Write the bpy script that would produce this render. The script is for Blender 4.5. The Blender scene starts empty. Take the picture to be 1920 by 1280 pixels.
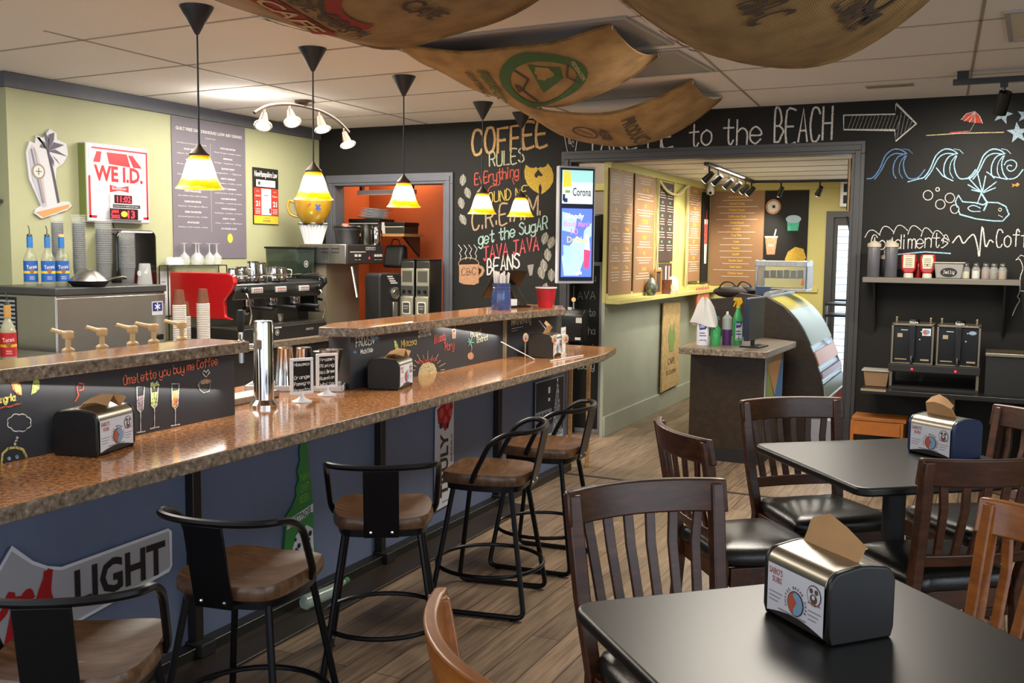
import bpy, bmesh, math, random
from mathutils import Vector, Matrix
C = bpy.context.scene
COL = C.collection
PI = math.pi
rad = math.radians
random.seed(7)

# ------------------------------------------------------------------ camera
cd = bpy.data.cameras.new('camera')
cam = bpy.data.objects.new('camera', cd); COL.objects.link(cam)
cd.sensor_width = 36.0; cd.sensor_fit = 'HORIZONTAL'
cd.lens = 1854.35 / 1920 * 36
cd.clip_start = 0.05
def cam_matrix(yaw, pitch, roll, h):
    f = Vector((-math.sin(yaw)*math.cos(pitch), math.cos(yaw)*math.cos(pitch), -math.sin(pitch)))
    r = Vector((math.cos(yaw), math.sin(yaw), 0)); u = r.cross(f)
    c, s = math.cos(roll), math.sin(roll)
    r2 = c*r + s*u; u2 = c*u - s*r
    m = Matrix((r2, u2, -f)).transposed().to_4x4()
    m.translation = Vector((0, 0, h))
    return m
cam.matrix_world = cam_matrix(rad(25.783), rad(5.296), rad(0.62), 1.45)
C.camera = cam

# ------------------------------------------------------------------ light and exposure
C.view_settings.view_transform = 'Standard'
C.view_settings.look = 'None'
C.view_settings.gamma = 1.0
C.view_settings.use_curve_mapping = False
C.view_settings.exposure = 1.3
C.render.film_transparent = False
w = bpy.data.worlds.new('daylight'); C.world = w; w.use_nodes = True
bg = w.node_tree.nodes['Background']
bg.inputs[0].default_value = (0.80, 0.88, 1.0, 1); bg.inputs[1].default_value = 0.6

def area(name, loc, target, sx, sy, power, col=(1, 1, 1)):
    l = bpy.data.lights.new(name, 'AREA'); l.shape = 'RECTANGLE'; l.size = sx; l.size_y = sy
    l.energy = power; l.color = col
    o = bpy.data.objects.new(name, l); COL.objects.link(o); o.location = loc
    d = Vector(target) - Vector(loc)
    o.rotation_euler = d.to_track_quat('-Z', 'Y').to_euler()
    return o
def point(name, loc, power, col, r=0.03):
    l = bpy.data.lights.new(name, 'POINT'); l.energy = power; l.color = col; l.shadow_soft_size = r
    o = bpy.data.objects.new(name, l); COL.objects.link(o); o.location = loc
    return o
def spot(name, loc, target, power, col, ang=70, blend=.6, r=.03):
    l = bpy.data.lights.new(name, 'SPOT'); l.energy = power; l.color = col; l.shadow_soft_size = r
    l.spot_size = rad(ang); l.spot_blend = blend
    o = bpy.data.objects.new(name, l); COL.objects.link(o); o.location = loc
    d = Vector(target) - Vector(loc); o.rotation_euler = d.to_track_quat('-Z', 'Y').to_euler()
    return o
WARM = (1.0, 0.74, 0.45); SOFT = (1.0, 0.92, 0.80)
# daylight from the shop front behind the camera
area('shopfront_daylight', (-2.6, -1.6, 1.5), (-2.4, 5, 1.0), 5.5, 2.0, 13, (0.86, 0.93, 1.0))
area('side_window_daylight', (1.9, 1.5, 1.6), (-2.0, 3.6, 0.8), 3.0, 1.5, 8, (0.86, 0.93, 1.0))
# added fill lights below the ceiling: service side, dining side, next room
area('service_fill_light', (-4.0, 3.2, 2.44), (-4.0, 3.2, 0), 1.2, 2.6, 36, SOFT)
area('service_fill_light', (-4.3, 5.9, 2.44), (-4.3, 5.9, 0), 1.2, 1.6, 34, SOFT)
area('dining_fill_light', (-.9, 4.9, 2.44), (-.9, 4.9, 0), 1.0, 1.4, 36, SOFT)
area('sandwich_room_fill', (-1.4, 8.6, 2.1), (-1.5, 8.6, 0), 1.2, 1.6, 30, SOFT)
point('passage_fill', (-3.1, 7.9, 2.2), 5, SOFT, .1)  # added fill to brighten the beige passage wall, no fitting here
area('nook_light', (-4.9, 8.0, 2.3), (-4.8, 8.0, 0), .5, .4, 9, WARM)

# ------------------------------------------------------------------ materials
def lin(h):
    h = h.lstrip('#'); v = [int(h[i:i+2], 16)/255 for i in (0, 2, 4)]
    return tuple(x/12.92 if x <= .04045 else ((x+.055)/1.055)**2.4 for x in v) + (1,)
MT = {}
def mat(name, col, rough=.55, metal=0., var=.0, scale=30., bump=0., emit=0., trans=0., alpha=1., coat=0., spec=.5, stretch=None, detail=4):
    if name in MT: return MT[name]
    m = bpy.data.materials.new(name); m.use_nodes = True
    nt = m.node_tree; p = nt.nodes['Principled BSDF']
    c = lin(col) if isinstance(col, str) else col
    p.inputs['Base Color'].default_value = c
    p.inputs['Roughness'].default_value = rough; p.inputs['Metallic'].default_value = metal
    p.inputs['Specular IOR Level'].default_value = spec
    p.inputs['Coat Weight'].default_value = coat
    if coat: p.inputs['Coat Roughness'].default_value = .08
    if emit:
        p.inputs['Emission Color'].default_value = c; p.inputs['Emission Strength'].default_value = emit
    if trans: p.inputs['Transmission Weight'].default_value = trans
    if alpha < 1: p.inputs['Alpha'].default_value = alpha
    if var or bump:
        tc = nt.nodes.new('ShaderNodeTexCoord'); mp = nt.nodes.new('ShaderNodeMapping')
        nt.links.new(tc.outputs['Object'], mp.inputs['Vector'])
        if stretch: mp.inputs['Scale'].default_value = stretch
        n = nt.nodes.new('ShaderNodeTexNoise'); n.inputs['Scale'].default_value = scale; n.inputs['Detail'].default_value = detail
        nt.links.new(mp.outputs[0], n.inputs['Vector'])
        if var:
            r = nt.nodes.new('ShaderNodeValToRGB')
            r.color_ramp.elements[0].position = .3; r.color_ramp.elements[1].position = .7
            r.color_ramp.elements[0].color = tuple(x*(1-var) for x in c[:3]) + (1,)
            r.color_ramp.elements[1].color = tuple(min(1, x*(1+var)) for x in c[:3]) + (1,)
            nt.links.new(n.outputs['Fac'], r.inputs['Fac']); nt.links.new(r.outputs['Color'], p.inputs['Base Color'])
        if bump:
            b = nt.nodes.new('ShaderNodeBump'); b.inputs['Strength'].default_value = bump; b.inputs['Distance'].default_value = .004
            nt.links.new(n.outputs['Fac'], b.inputs['Height']); nt.links.new(b.outputs[0], p.inputs['Normal'])
    MT[name] = m
    return m
def ramp_mat(name, stops, scale, rough, stretch=None, tex='noise', coat=0, bump=0, detail=6, rvar=0):
    m = mat(name, '#808080', rough, coat=coat); nt = m.node_tree; p = nt.nodes['Principled BSDF']
    tc = nt.nodes.new('ShaderNodeTexCoord'); mp = nt.nodes.new('ShaderNodeMapping')
    nt.links.new(tc.outputs['Object'], mp.inputs['Vector'])
    if stretch: mp.inputs['Scale'].default_value = stretch
    n = nt.nodes.new('ShaderNodeTexNoise'); n.inputs['Scale'].default_value = scale; n.inputs['Detail'].default_value = detail
    n.inputs['Roughness'].default_value = .65
    nt.links.new(mp.outputs[0], n.inputs['Vector'])
    r = nt.nodes.new('ShaderNodeValToRGB'); e = r.color_ramp.elements
    e[0].position, e[0].color = stops[0][0], lin(stops[0][1]); e[1].position, e[1].color = stops[-1][0], lin(stops[-1][1])
    for s, c in stops[1:-1]:
        k = e.new(s); k.color = lin(c)
    nt.links.new(n.outputs['Fac'], r.inputs['Fac']); nt.links.new(r.outputs['Color'], p.inputs['Base Color'])
    if bump:
        b = nt.nodes.new('ShaderNodeBump'); b.inputs['Strength'].default_value = bump; b.inputs['Distance'].default_value = .003
        nt.links.new(n.outputs['Fac'], b.inputs['Height']); nt.links.new(b.outputs[0], p.inputs['Normal'])
    return m
GREEN = mat('sage_wall_paint', '#a6a884', .6, var=.04, scale=3)
TRIM = mat('slate_trim_paint', '#55575f', .45, var=.06, scale=12)
DTRIM = mat('charcoal_trim_paint', '#363535', .45, var=.06, scale=12)
BOARD = mat('chalkboard_paint', '#181714', .7, var=.22, scale=2.2, spec=.3)
PANELB = mat('bar_chalkboard', '#303238', .5, var=.12, scale=3)
BLUE = mat('slate_blue_paint', '#65708a', .5, var=.06, scale=8)
YGREEN = mat('yellow_green_paint', '#b9b06a', .55, var=.04, scale=4)
GREYWALL = mat('grey_wall_paint', '#8f9484', .5, var=.05, scale=4)
BLACK = mat('black_plastic', '#0c0c0c', .38)
MATTE = mat('matte_black', '#161616', .6)
BMETAL = mat('black_steel', '#17171a', .3, .6)
CHROME = mat('chrome', '#dcdcdc', .08, 1.)
STEEL = mat('brushed_steel', '#a9a6a0', .3, 1., var=.12, scale=60, stretch=(1, 1, .02))
DSTEEL = mat('dark_steel', '#55544f', .35, .9)
WHITE = mat('white_plastic', '#e4e4e6', .4)
PAPER = mat('white_paper', '#dcdcdc', .8)
CARD = mat('card_paper', '#d6d5dc', .45)
GLASS = mat('clear_glass', '#f4f8f8', .03, trans=1.)
CLEAR = mat('clear_plastic', '#e9eeee', .15, alpha=.42)
RED = mat('red_enamel', '#b3121a', .25, coat=.5)
DARKGLASS = mat('smoked_plastic', '#1d2420', .12, alpha=.8)
CREAM = mat('cream_plastic', '#d9b57f', .4)
KRAFT = mat('kraft_paper', '#b48a5c', .85, var=.08, scale=20)
GRAN = ramp_mat('speckled_laminate_warm_lit', [(.3, '#4a3523'), (.42, '#99663c'), (.55, '#c48652'), (.7, '#dcac76')], 70, .14, coat=.25)  # warm reflected light is painted into this orange top colour
GEDGE = ramp_mat('speckled_laminate_edge', [(.3, '#2c2824'), (.45, '#6a5d4f'), (.58, '#857564'), (.72, '#b3a595')], 60, .3)  # same laminate without the painted warmth, for edges and other tops
DARKWOOD = ramp_mat('dark_stained_wood', [(.3, '#2a150c'), (.55, '#43230f'), (.75, '#5a3218')], 7, .34, (1, 6, 6), coat=.04)
HONEY = ramp_mat('honey_brown_wood', [(.3, '#7a4218'), (.55, '#96571f'), (.75, '#aa682a')], 6, .3, (1, 6, 6), coat=.2)  # lighter and more orange than the dark chair wood
TABLETOP = ramp_mat('black_grained_laminate', [(.3, '#0a0908'), (.6, '#141310'), (.8, '#1e1b16')], 5, .36, (20, 1.2, 1))
SEATWOOD = ramp_mat('weathered_seat_wood', [(.25, '#3f2c1d'), (.5, '#60442d'), (.75, '#7a593f')], 5, .32, (3, 14, 3), coat=.15)
VINYL = mat('black_vinyl', '#141413', .28, bump=.15, scale=200)
BROWNLAM = ramp_mat('dark_brown_laminate', [(.3, '#241b12'), (.6, '#352819'), (.8, '#413220')], 20, .4)
ORANGEWALL = mat('burnt_orange_paint', '#a8522a', .55, var=.08, scale=3)
PINE = ramp_mat('pine_board', [(.3, '#94693a'), (.6, '#b28650'), (.8, '#c49c66')], 6, .5, (1, 10, 10))

def floor_mat():
    m = mat('plank_floor', '#806a50', .38); nt = m.node_tree; p = nt.nodes['Principled BSDF']; L = nt.links.new
    tc = nt.nodes.new('ShaderNodeTexCoord'); mp = nt.nodes.new('ShaderNodeMapping'); L(tc.outputs['Object'], mp.inputs[0])
    mp.inputs['Rotation'].default_value = (0, 0, PI/2)
    b = nt.nodes.new('ShaderNodeTexBrick'); L(mp.outputs[0], b.inputs['Vector'])
    b.inputs['Color1'].default_value = lin('#978068'); b.inputs['Color2'].default_value = lin('#776552'); b.inputs['Mortar'].default_value = lin('#40342a')
    b.inputs['Scale'].default_value = 1; b.inputs['Mortar Size'].default_value = .002; b.inputs['Brick Width'].default_value = 1.1; b.inputs['Row Height'].default_value = .115
    b.inputs['Bias'].default_value = .1
    mp2 = nt.nodes.new('ShaderNodeMapping'); L(tc.outputs['Object'], mp2.inputs[0]); mp2.inputs['Scale'].default_value = (26, 1.6, 1)
    n = nt.nodes.new('ShaderNodeTexNoise'); L(mp2.outputs[0], n.inputs['Vector']); n.inputs['Scale'].default_value = 2.2; n.inputs['Detail'].default_value = 6
    r = nt.nodes.new('ShaderNodeValToRGB'); L(n.outputs['Fac'], r.inputs[0])
    r.color_ramp.elements[0].position = .32; r.color_ramp.elements[0].color = (.55, .55, .55, 1); r.color_ramp.elements[1].position = .68; r.color_ramp.elements[1].color = (1.15, 1.15, 1.15, 1)
    mx = nt.nodes.new('ShaderNodeMix'); mx.data_type = 'RGBA'; mx.blend_type = 'MULTIPLY'; mx.inputs[0].default_value = 1
    L(b.outputs['Color'], mx.inputs[6]); L(r.outputs[0], mx.inputs[7]); L(mx.outputs[2], p.inputs['Base Color'])
    bu = nt.nodes.new('ShaderNodeBump'); bu.inputs['Strength'].default_value = .12; bu.inputs['Distance'].default_value = .002; L(n.outputs['Fac'], bu.inputs['Height']); L(bu.outputs[0], p.inputs['Normal'])
    return m
FLOOR = floor_mat()
def burlap_mat():
    m = mat('burlap', '#9a743c', .9); nt = m.node_tree; p = nt.nodes['Principled BSDF']; L = nt.links.new
    tc = nt.nodes.new('ShaderNodeTexCoord'); ws = []
    for d in ('X', 'Y'):
        wv = nt.nodes.new('ShaderNodeTexWave'); wv.bands_direction = d; wv.inputs['Scale'].default_value = 55; wv.inputs['Distortion'].default_value = 1.2
        L(tc.outputs['UV'], wv.inputs[0]); ws.append(wv)
    a = nt.nodes.new('ShaderNodeMath'); a.operation = 'ADD'; L(ws[0].outputs['Fac'], a.inputs[0]); L(ws[1].outputs['Fac'], a.inputs[1])
    n = nt.nodes.new('ShaderNodeTexNoise'); n.inputs['Scale'].default_value = 9; L(tc.outputs['Object'], n.inputs[0])
    a2 = nt.nodes.new('ShaderNodeMath'); a2.operation = 'MULTIPLY_ADD'; L(a.outputs[0], a2.inputs[0]); a2.inputs[1].default_value = .3; L(n.outputs['Fac'], a2.inputs[2])
    r = nt.nodes.new('ShaderNodeValToRGB'); L(a2.outputs[0], r.inputs[0])
    r.color_ramp.elements[0].position = .3; r.color_ramp.elements[0].color = lin('#5f4523'); r.color_ramp.elements[1].position = 1.0; r.color_ramp.elements[1].color = lin('#a8834e')
    L(r.outputs[0], p.inputs['Base Color'])
    b = nt.nodes.new('ShaderNodeBump'); b.inputs['Strength'].default_value = .35; b.inputs['Distance'].default_value = .002; L(a.outputs[0], b.inputs['Height']); L(b.outputs[0], p.inputs['Normal'])
    return m
BURLAP = burlap_mat()
CEIL = mat('ceiling_tile', '#e3dfda', .9, var=.07, scale=160, bump=.25)
INK = {}
def ink(h, rough=.7):
    if h not in INK: INK[h] = mat('ink_' + h.lstrip('#'), h, rough)
    return INK[h]
CHC = dict(tan='#c9a066', tan2='#b89c7c', pale='#c3c49e', red='#b8503c', yel='#c9b050', aqua='#a6c4ba', pink='#c4525a', white='#d8d4cc', gold='#c8a53a', mug='#b98a66', bean='#8b877c', grey='#8f8c84', coral='#cf4c3c', star='#a9c0cc', deep='#5f86b4', sky='#a2cbe0', sand='#c8b88a', orange='#d98a3a', salmon='#e2714a', lime='#b8c46a', lemon='#dccb6e', mauve='#a08a94', peach='#d8a860', mint='#4fb99a', board='#2a2926')
def chalk(k):
    n = 'chalk_' + k
    if n in MT: return MT[n]
    m = mat(n, CHC[k], .9); nt = m.node_tree; p = nt.nodes['Principled BSDF']; L = nt.links.new
    if k == 'board': return m
    tc = nt.nodes.new('ShaderNodeTexCoord'); nn = nt.nodes.new('ShaderNodeTexNoise'); nn.inputs['Scale'].default_value = 160; nn.inputs['Detail'].default_value = 3; L(tc.outputs['Object'], nn.inputs[0])
    r = nt.nodes.new('ShaderNodeValToRGB'); L(nn.outputs['Fac'], r.inputs[0])
    c = lin(CHC[k]); r.color_ramp.elements[0].position = .36; r.color_ramp.elements[0].color = tuple(.25*x+.02 for x in c[:3]) + (1,)
    r.color_ramp.elements[1].position = .52; r.color_ramp.elements[1].color = c
    L(r.outputs[0], p.inputs['Base Color'])
    return m

# ------------------------------------------------------------------ mesh helpers
def catmull(pts, n=6, closed=False):
    P = [Vector(p) for p in pts]; out = []; N = len(P)
    rng = range(N) if closed else range(N-1)
    for i in rng:
        p0 = P[(i-1) % N] if closed or i > 0 else P[0]; p1 = P[i]; p2 = P[(i+1) % N]; p3 = P[(i+2) % N] if closed or i+2 < N else P[-1]
        for k in range(n):
            t = k/n
            out.append(.5*((2*p1)+(p2-p0)*t+(2*p0-5*p1+4*p2-p3)*t*t+(3*p1-p0-3*p2+p3)*t**3))
    if not closed: out.append(P[-1])
    return out
def fillet(pts, r=.03, n=4, closed=False):
    P = [Vector(p) for p in pts]; N = len(P); out = []
    for i in range(N):
        if not closed and i in (0, N-1): out.append(P[i]); continue
        a, b, c = P[i-1], P[i], P[(i+1) % N]
        d1 = (a-b); d2 = (c-b); k = min(r, d1.length*.48, d2.length*.48)
        s, e = b+d1.normalized()*k, b+d2.normalized()*k
        for j in range(n+1):
            t = j/n; out.append((1-t)**2*s+2*t*(1-t)*b+t*t*e)
    return out
_txt = {}
def glyphs(s, bold=0):
    k = (s, bold)
    if k in _txt: return _txt[k]
    cu = bpy.data.curves.new('t', 'FONT'); cu.body = s; cu.size = 1; cu.resolution_u = 2; cu.offset = bold
    o = bpy.data.objects.new('t', cu); COL.objects.link(o)
    dg = bpy.context.evaluated_depsgraph_get(); me = o.evaluated_get(dg).to_mesh()
    vs = [(v.co.x, v.co.y) for v in me.vertices]; fs = [tuple(p.vertices) for p in me.polygons]
    o.evaluated_get(dg).to_mesh_clear(); bpy.data.objects.remove(o); bpy.data.curves.remove(cu)
    _txt[k] = (vs, fs)
    return _txt[k]
class MB:
    """collects shapes; front faces -y, x right, z up"""
    def __init__(s, xf=None): s.v = []; s.f = []; s.fm = []; s.mats = []; s.xf = xf; s.cur = 0; s.uv = None; s.ns = 0
    def use(s, m):
        if m not in s.mats: s.mats.append(m)
        s.cur = s.mats.index(m); return s
    def add(s, vs, fs):
        b = len(s.v)
        for p in vs:
            p = Vector(p); s.v.append(s.xf(p) if s.xf else p)
        for f in fs: s.f.append([b+i for i in f]); s.fm.append(s.cur)
        return s
    def box(s, x0, x1, y0, y1, z0, z1, rz=0, piv=None):
        vs = [Vector((x, y, z)) for z in (z0, z1) for x, y in ((x0, y0), (x1, y0), (x1, y1), (x0, y1))]
        if rz:
            c = Vector(piv) if piv else Vector(((x0+x1)/2, (y0+y1)/2, 0)); R = Matrix.Rotation(rz, 3, 'Z')
            vs = [R @ (p-c)+c for p in vs]
        return s.add(vs, [(3, 2, 1, 0), (4, 5, 6, 7), (0, 1, 5, 4), (1, 2, 6, 5), (2, 3, 7, 6), (3, 0, 4, 7)])
    def poly(s, pts, y0, y1):  # polygon in xz extruded from y0 to y1
        n = len(pts)
        ar = sum(pts[i][0]*pts[(i+1) % n][1]-pts[(i+1) % n][0]*pts[i][1] for i in range(n))
        if ar < 0: pts = pts[::-1]
        vs = [(x, y0, z) for x, z in pts]+[(x, y1, z) for x, z in pts]
        return s.add(vs, [tuple(range(n)), tuple(range(2*n-1, n-1, -1))]+[((i+1) % n, i, n+i, n+(i+1) % n) for i in range(n)])
    def slab(s, pts, z0, z1):  # polygon in xy extruded upwards
        n = len(pts)
        ar = sum(pts[i][0]*pts[(i+1) % n][1]-pts[(i+1) % n][0]*pts[i][1] for i in range(n))
        if ar < 0: pts = pts[::-1]
        vs = [(x, y, z0) for x, y in pts]+[(x, y, z1) for x, y in pts]
        return s.add(vs, [tuple(range(n-1, -1, -1)), tuple(range(n, 2*n))]+[(i, (i+1) % n, n+(i+1) % n, n+i) for i in range(n)])
    def sidepoly(s, pts, x0, x1):  # polygon in yz extruded along x
        n = len(pts)
        ar = sum(pts[i][0]*pts[(i+1) % n][1]-pts[(i+1) % n][0]*pts[i][1] for i in range(n))
        if ar < 0: pts = pts[::-1]
        vs = [(x0, y, z) for y, z in pts]+[(x1, y, z) for y, z in pts]
        return s.add(vs, [tuple(range(n-1, -1, -1)), tuple(range(n, 2*n))]+[(i, (i+1) % n, n+(i+1) % n, n+i) for i in range(n)])
    def tube(s, path, r, n=8, closed=False):
        P = [Vector(p) for p in path]; N = len(P); rr = r if isinstance(r, (list, tuple)) else [r]*N
        vs = []; t0 = (P[1]-P[0]).normalized()
        u = t0.orthogonal().normalized()
        for i in range(N):
            a = P[i-1] if (i > 0 or closed) else P[i]; b = P[(i+1) % N] if (i < N-1 or closed) else P[i]
            t = (b-a).normalized(); u = (u-t*u.dot(t)).normalized(); v = t.cross(u)
            for k in range(n):
                an = 2*PI*k/n; vs.append(P[i]+(u*math.cos(an)+v*math.sin(an))*rr[i])
        fs = []
        for i in range(N if closed else N-1):
            j = (i+1) % N
            for k in range(n): fs.append((i*n+k, i*n+(k+1) % n, j*n+(k+1) % n, j*n+k))
        if not closed: fs += [tuple(range(n-1, -1, -1)), tuple(range((N-1)*n, N*n))]
        return s.add(vs, fs)
    def cyl(s, p0, p1, r0, r1=None, n=20): return s.tube([p0, p1], [r0, r0 if r1 is None else r1], n)
    def lathe(s, prof, c=(0, 0, 0), n=24, axis='z', cap=True):
        vs = []; m = len(prof)
        for r, h in prof:
            for k in range(n):
                a = 2*PI*k/n; x, y = r*math.cos(a), r*math.sin(a)
                q = (x, y, h) if axis == 'z' else ((x, h, y) if axis == 'y' else (h, x, y))
                vs.append((q[0]+c[0], q[1]+c[1], q[2]+c[2]))
        fs = []
        for i in range(m-1):
            for k in range(n):
                q = (i*n+k, i*n+(k+1) % n, (i+1)*n+(k+1) % n, (i+1)*n+k); fs.append(q if axis != 'y' else q[::-1])
        if cap:
            fs += [tuple(range(n-1, -1, -1)), tuple(range((m-1)*n, m*n))]
        return s.add(vs, fs)
    def ball(s, c, rx, ry=None, rz=None, n=12):
        ry = rx if ry is None else ry; rz = rx if rz is None else rz
        vs = []; fs = []; m = n//2
        for i in range(m+1):
            th = PI*i/m
            for k in range(n):
                a = 2*PI*k/n; vs.append((c[0]+rx*math.sin(th)*math.cos(a), c[1]+ry*math.sin(th)*math.sin(a), c[2]-rz*math.cos(th)))
        for i in range(m):
            for k in range(n): fs.append((i*n+k, i*n+(k+1) % n, (i+1)*n+(k+1) % n, (i+1)*n+k))
        return s.add(vs, fs)
    def text(s, t, x, z, h, y=-.0015, al='c', bold=.0, xs=1., rot=0., th=0.):
        vs, fs = glyphs(t, bold)
        if not vs: return s
        k = h/.7; xsz = [v[0] for v in vs]; x0, x1 = min(xsz), max(xsz)
        off = -(x0+x1)/2 if al == 'c' else (-x0 if al == 'l' else -x1)
        c, sn = math.cos(rot), math.sin(rot); o = []
        for a, b in vs:
            a = (a+off)*k*xs; b *= k; o.append((x+a*c-b*sn, y, z+a*sn+b*c))
        fs2 = fs
        # keep glyphs facing the viewer
        if fs:
            a, b, cc = [vs[i] for i in fs[0][:3]]
            if (b[0]-a[0])*(cc[1]-a[1])-(cc[0]-a[0])*(b[1]-a[1]) < 0: fs2 = [f[::-1] for f in fs]
        return s.add(o, fs2)
    def fit(s, t, x, z, w, h, **k):  # text squeezed to width w
        vs, fs = glyphs(t, k.get('bold', 0)); xz = [v[0] for v in vs]
        return s.text(t, x, z, h, xs=w/((max(xz)-min(xz))*h/.7), **k)
    def flat(s, pts, y=-.001): # flat polygon in xz facing -y
        n = len(pts); ar = sum(pts[i][0]*pts[(i+1) % n][1]-pts[(i+1) % n][0]*pts[i][1] for i in range(n))
        if ar < 0: pts = pts[::-1]
        return s.add([(x, y, z) for x, z in pts], [tuple(range(n))])
    def rect(s, x0, x1, z0, z1, y=-.001): return s.flat([(x0, z0), (x1, z0), (x1, z1), (x0, z1)], y)
    def disc(s, x, z, r, y=-.001, rz=None, n=20): return s.flat([(x+r*math.cos(2*PI*i/n), z+(rz or r)*math.sin(2*PI*i/n)) for i in range(n)], y)
    def stroke(s, pts, w, y=-.0015, closed=False):
        P = [Vector((p[0], p[1])) for p in pts]; N = len(P)
        if N < 2: return s
        vs = []; s.ns += 1; y = y-(s.ns % 12)*4e-5
        for i in range(N):
            a = P[max(0, i-1)]; b = P[min(N-1, i+1)]
            t = (b-a); t = t.normalized() if t.length > 1e-9 else Vector((1, 0)); nn = Vector((-t.y, t.x))
            m = 1.
            if 0 < i < N-1:
                d = (P[i]-a).normalized(); m = min(1.6, 1/max(.5, abs(nn.dot(Vector((-d.y, d.x))))))
            e = t*(w*.35) if i == N-1 else (-t*(w*.35) if i == 0 else Vector((0, 0)))
            for sg in (1, -1):
                q = P[i]+nn*(sg*w/2*m)+e; vs.append((q.x, y-i*6e-6, q.y))
        return s.add(vs, [(2*i+1, 2*i+3, 2*i+2, 2*i) for i in range(N-1)])
    def build(s, name, m=None, parent=None, smooth=True, bevel=0, bseg=2, loc=None, sharp=38):
        me = bpy.data.meshes.new(name); me.from_pydata([tuple(p) for p in s.v], [], s.f)
        ms = s.mats if s.mats else [m]
        for q in ms: me.materials.append(q)
        if len(ms) > 1:
            for p, i in zip(me.polygons, s.fm): p.material_index = i
        bm = bmesh.new(); bm.from_mesh(me)
        if s.uv:
            ul = bm.loops.layers.uv.new('UVMap'); bm.verts.ensure_lookup_table()
            for f in bm.faces:
                for l in f.loops: l[ul].uv = s.uv[l.vert.index]
        if smooth:
            for e in bm.edges:
                if len(e.link_faces) == 2 and e.calc_face_angle(0) > rad(sharp): e.smooth = False
            for f in bm.faces: f.smooth = True
        bm.to_mesh(me); bm.free(); me.update()
        o = bpy.data.objects.new(name, me); COL.objects.link(o)
        if parent: o.parent = parent
        if loc: o.location = loc
        if bevel:
            b = o.modifiers.new('bevel', 'BEVEL'); b.width = bevel; b.segments = bseg; b.limit_method = 'ANGLE'; b.angle_limit = rad(35)
        return o
def tag(o, label, cat, group=None, kind=None):
    o['label'] = label; o['category'] = cat
    if group: o['group'] = group
    if kind: o['kind'] = kind
    return o
def thing(name, label, cat, loc=(0, 0, 0), rz=0, group=None):
    o = bpy.data.objects.new(name, None); COL.objects.link(o); o.empty_display_size = .05
    o.location = loc; o.rotation_euler = (0, 0, rz)
    return tag(o, label, cat, group)
def struct(o): o['kind'] = 'structure'; return o
def dup(r, loc, rz=None, label=None):
    n = r.copy(); COL.objects.link(n); n.location = loc
    if rz is not None: n.rotation_euler = (0, 0, rz)
    if label: n['label'] = label
    for ch in list(r.children):
        c = ch.copy(); COL.objects.link(c); c.parent = n
        for g in list(ch.children):
            d = g.copy(); COL.objects.link(d); d.parent = c
    return n
def single(mb, name, label, cat, m=None, group=None, loc=None, rz=0, **k):
    o = mb.build(name, m, **k); tag(o, label, cat, group)
    if loc: o.location = loc
    if rz: o.rotation_euler = (0, 0, rz)
    return o
def rrect(w, h, r, n=4):  # rounded rectangle outline centred on the origin
    out = []
    for cx, cy, a0 in ((w/2-r, h/2-r, 0), (-w/2+r, h/2-r, 90), (-w/2+r, -h/2+r, 180), (w/2-r, -h/2+r, 270)):
        for i in range(n+1):
            a = rad(a0+90*i/n); out.append((cx+r*math.cos(a), cy+r*math.sin(a)))
    return out
# single-stroke lettering for chalk and handwriting; xy digits, baseline y=2, capitals reach y=8
SF = {'A':'02 28 42|14 34','B':'02 08 28 36 25 05|25 44 33 22 02','C':'47 38 18 06 04 12 32 43','D':'02 08 28 46 44 22 02','E':'42 02 08 48|05 35','F':'02 08 48|05 35','G':'47 28 07 04 22 43 45 25','H':'02 08|42 48|05 45','I':'22 28','J':'08 48|28 23 12 03','K':'02 08|48 05 42','L':'08 02 42','M':'02 08 24 48 42','N':'02 08 42 48','O':'18 06 04 12 32 44 46 38 18','P':'02 08 38 46 35 05','Q':'18 06 04 12 32 44 46 38 18|24 42','R':'02 08 38 46 35 05|25 42','S':'47 28 07 16 35 43 22 03','T':'08 48|28 22','U':'08 03 12 32 43 48','V':'08 22 48','W':'08 12 25 32 48','X':'02 48|08 42','Y':'08 25 48|25 22','Z':'08 48 02 42',
'a':'45 26 05 03 22 43|46 42 52','b':'08 02|05 26 45 43 22 03','c':'45 26 05 03 22 43','d':'48 42|45 26 05 03 22 43','e':'04 44 45 26 05 03 22 43','f':'47 38 27 22|06 46','g':'45 26 05 03 22 43|46 41 20 01','h':'08 02|05 26 45 42','i':'26 22|28 27','j':'26 21 10|28 27','k':'08 02|46 04 42','l':'18 13 22 32','m':'06 02|05 16 25 22|25 36 45 42','n':'06 02|05 26 45 42','o':'26 05 03 22 43 45 26','p':'06 00|05 26 45 43 22 03','q':'45 26 05 03 22 43|46 40','r':'06 02|04 26 46','s':'45 26 05 44 33 12 02','t':'28 23 32 43|06 46','u':'06 03 22 43|46 42','v':'06 22 46','w':'06 12 25 32 46','x':'02 46|06 42','y':'06 03 22 43|46 41 20 01','z':'06 46 02 42','.':'22 23','\'':'28 26','!':'28 24|22 23',' ':''}
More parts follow.
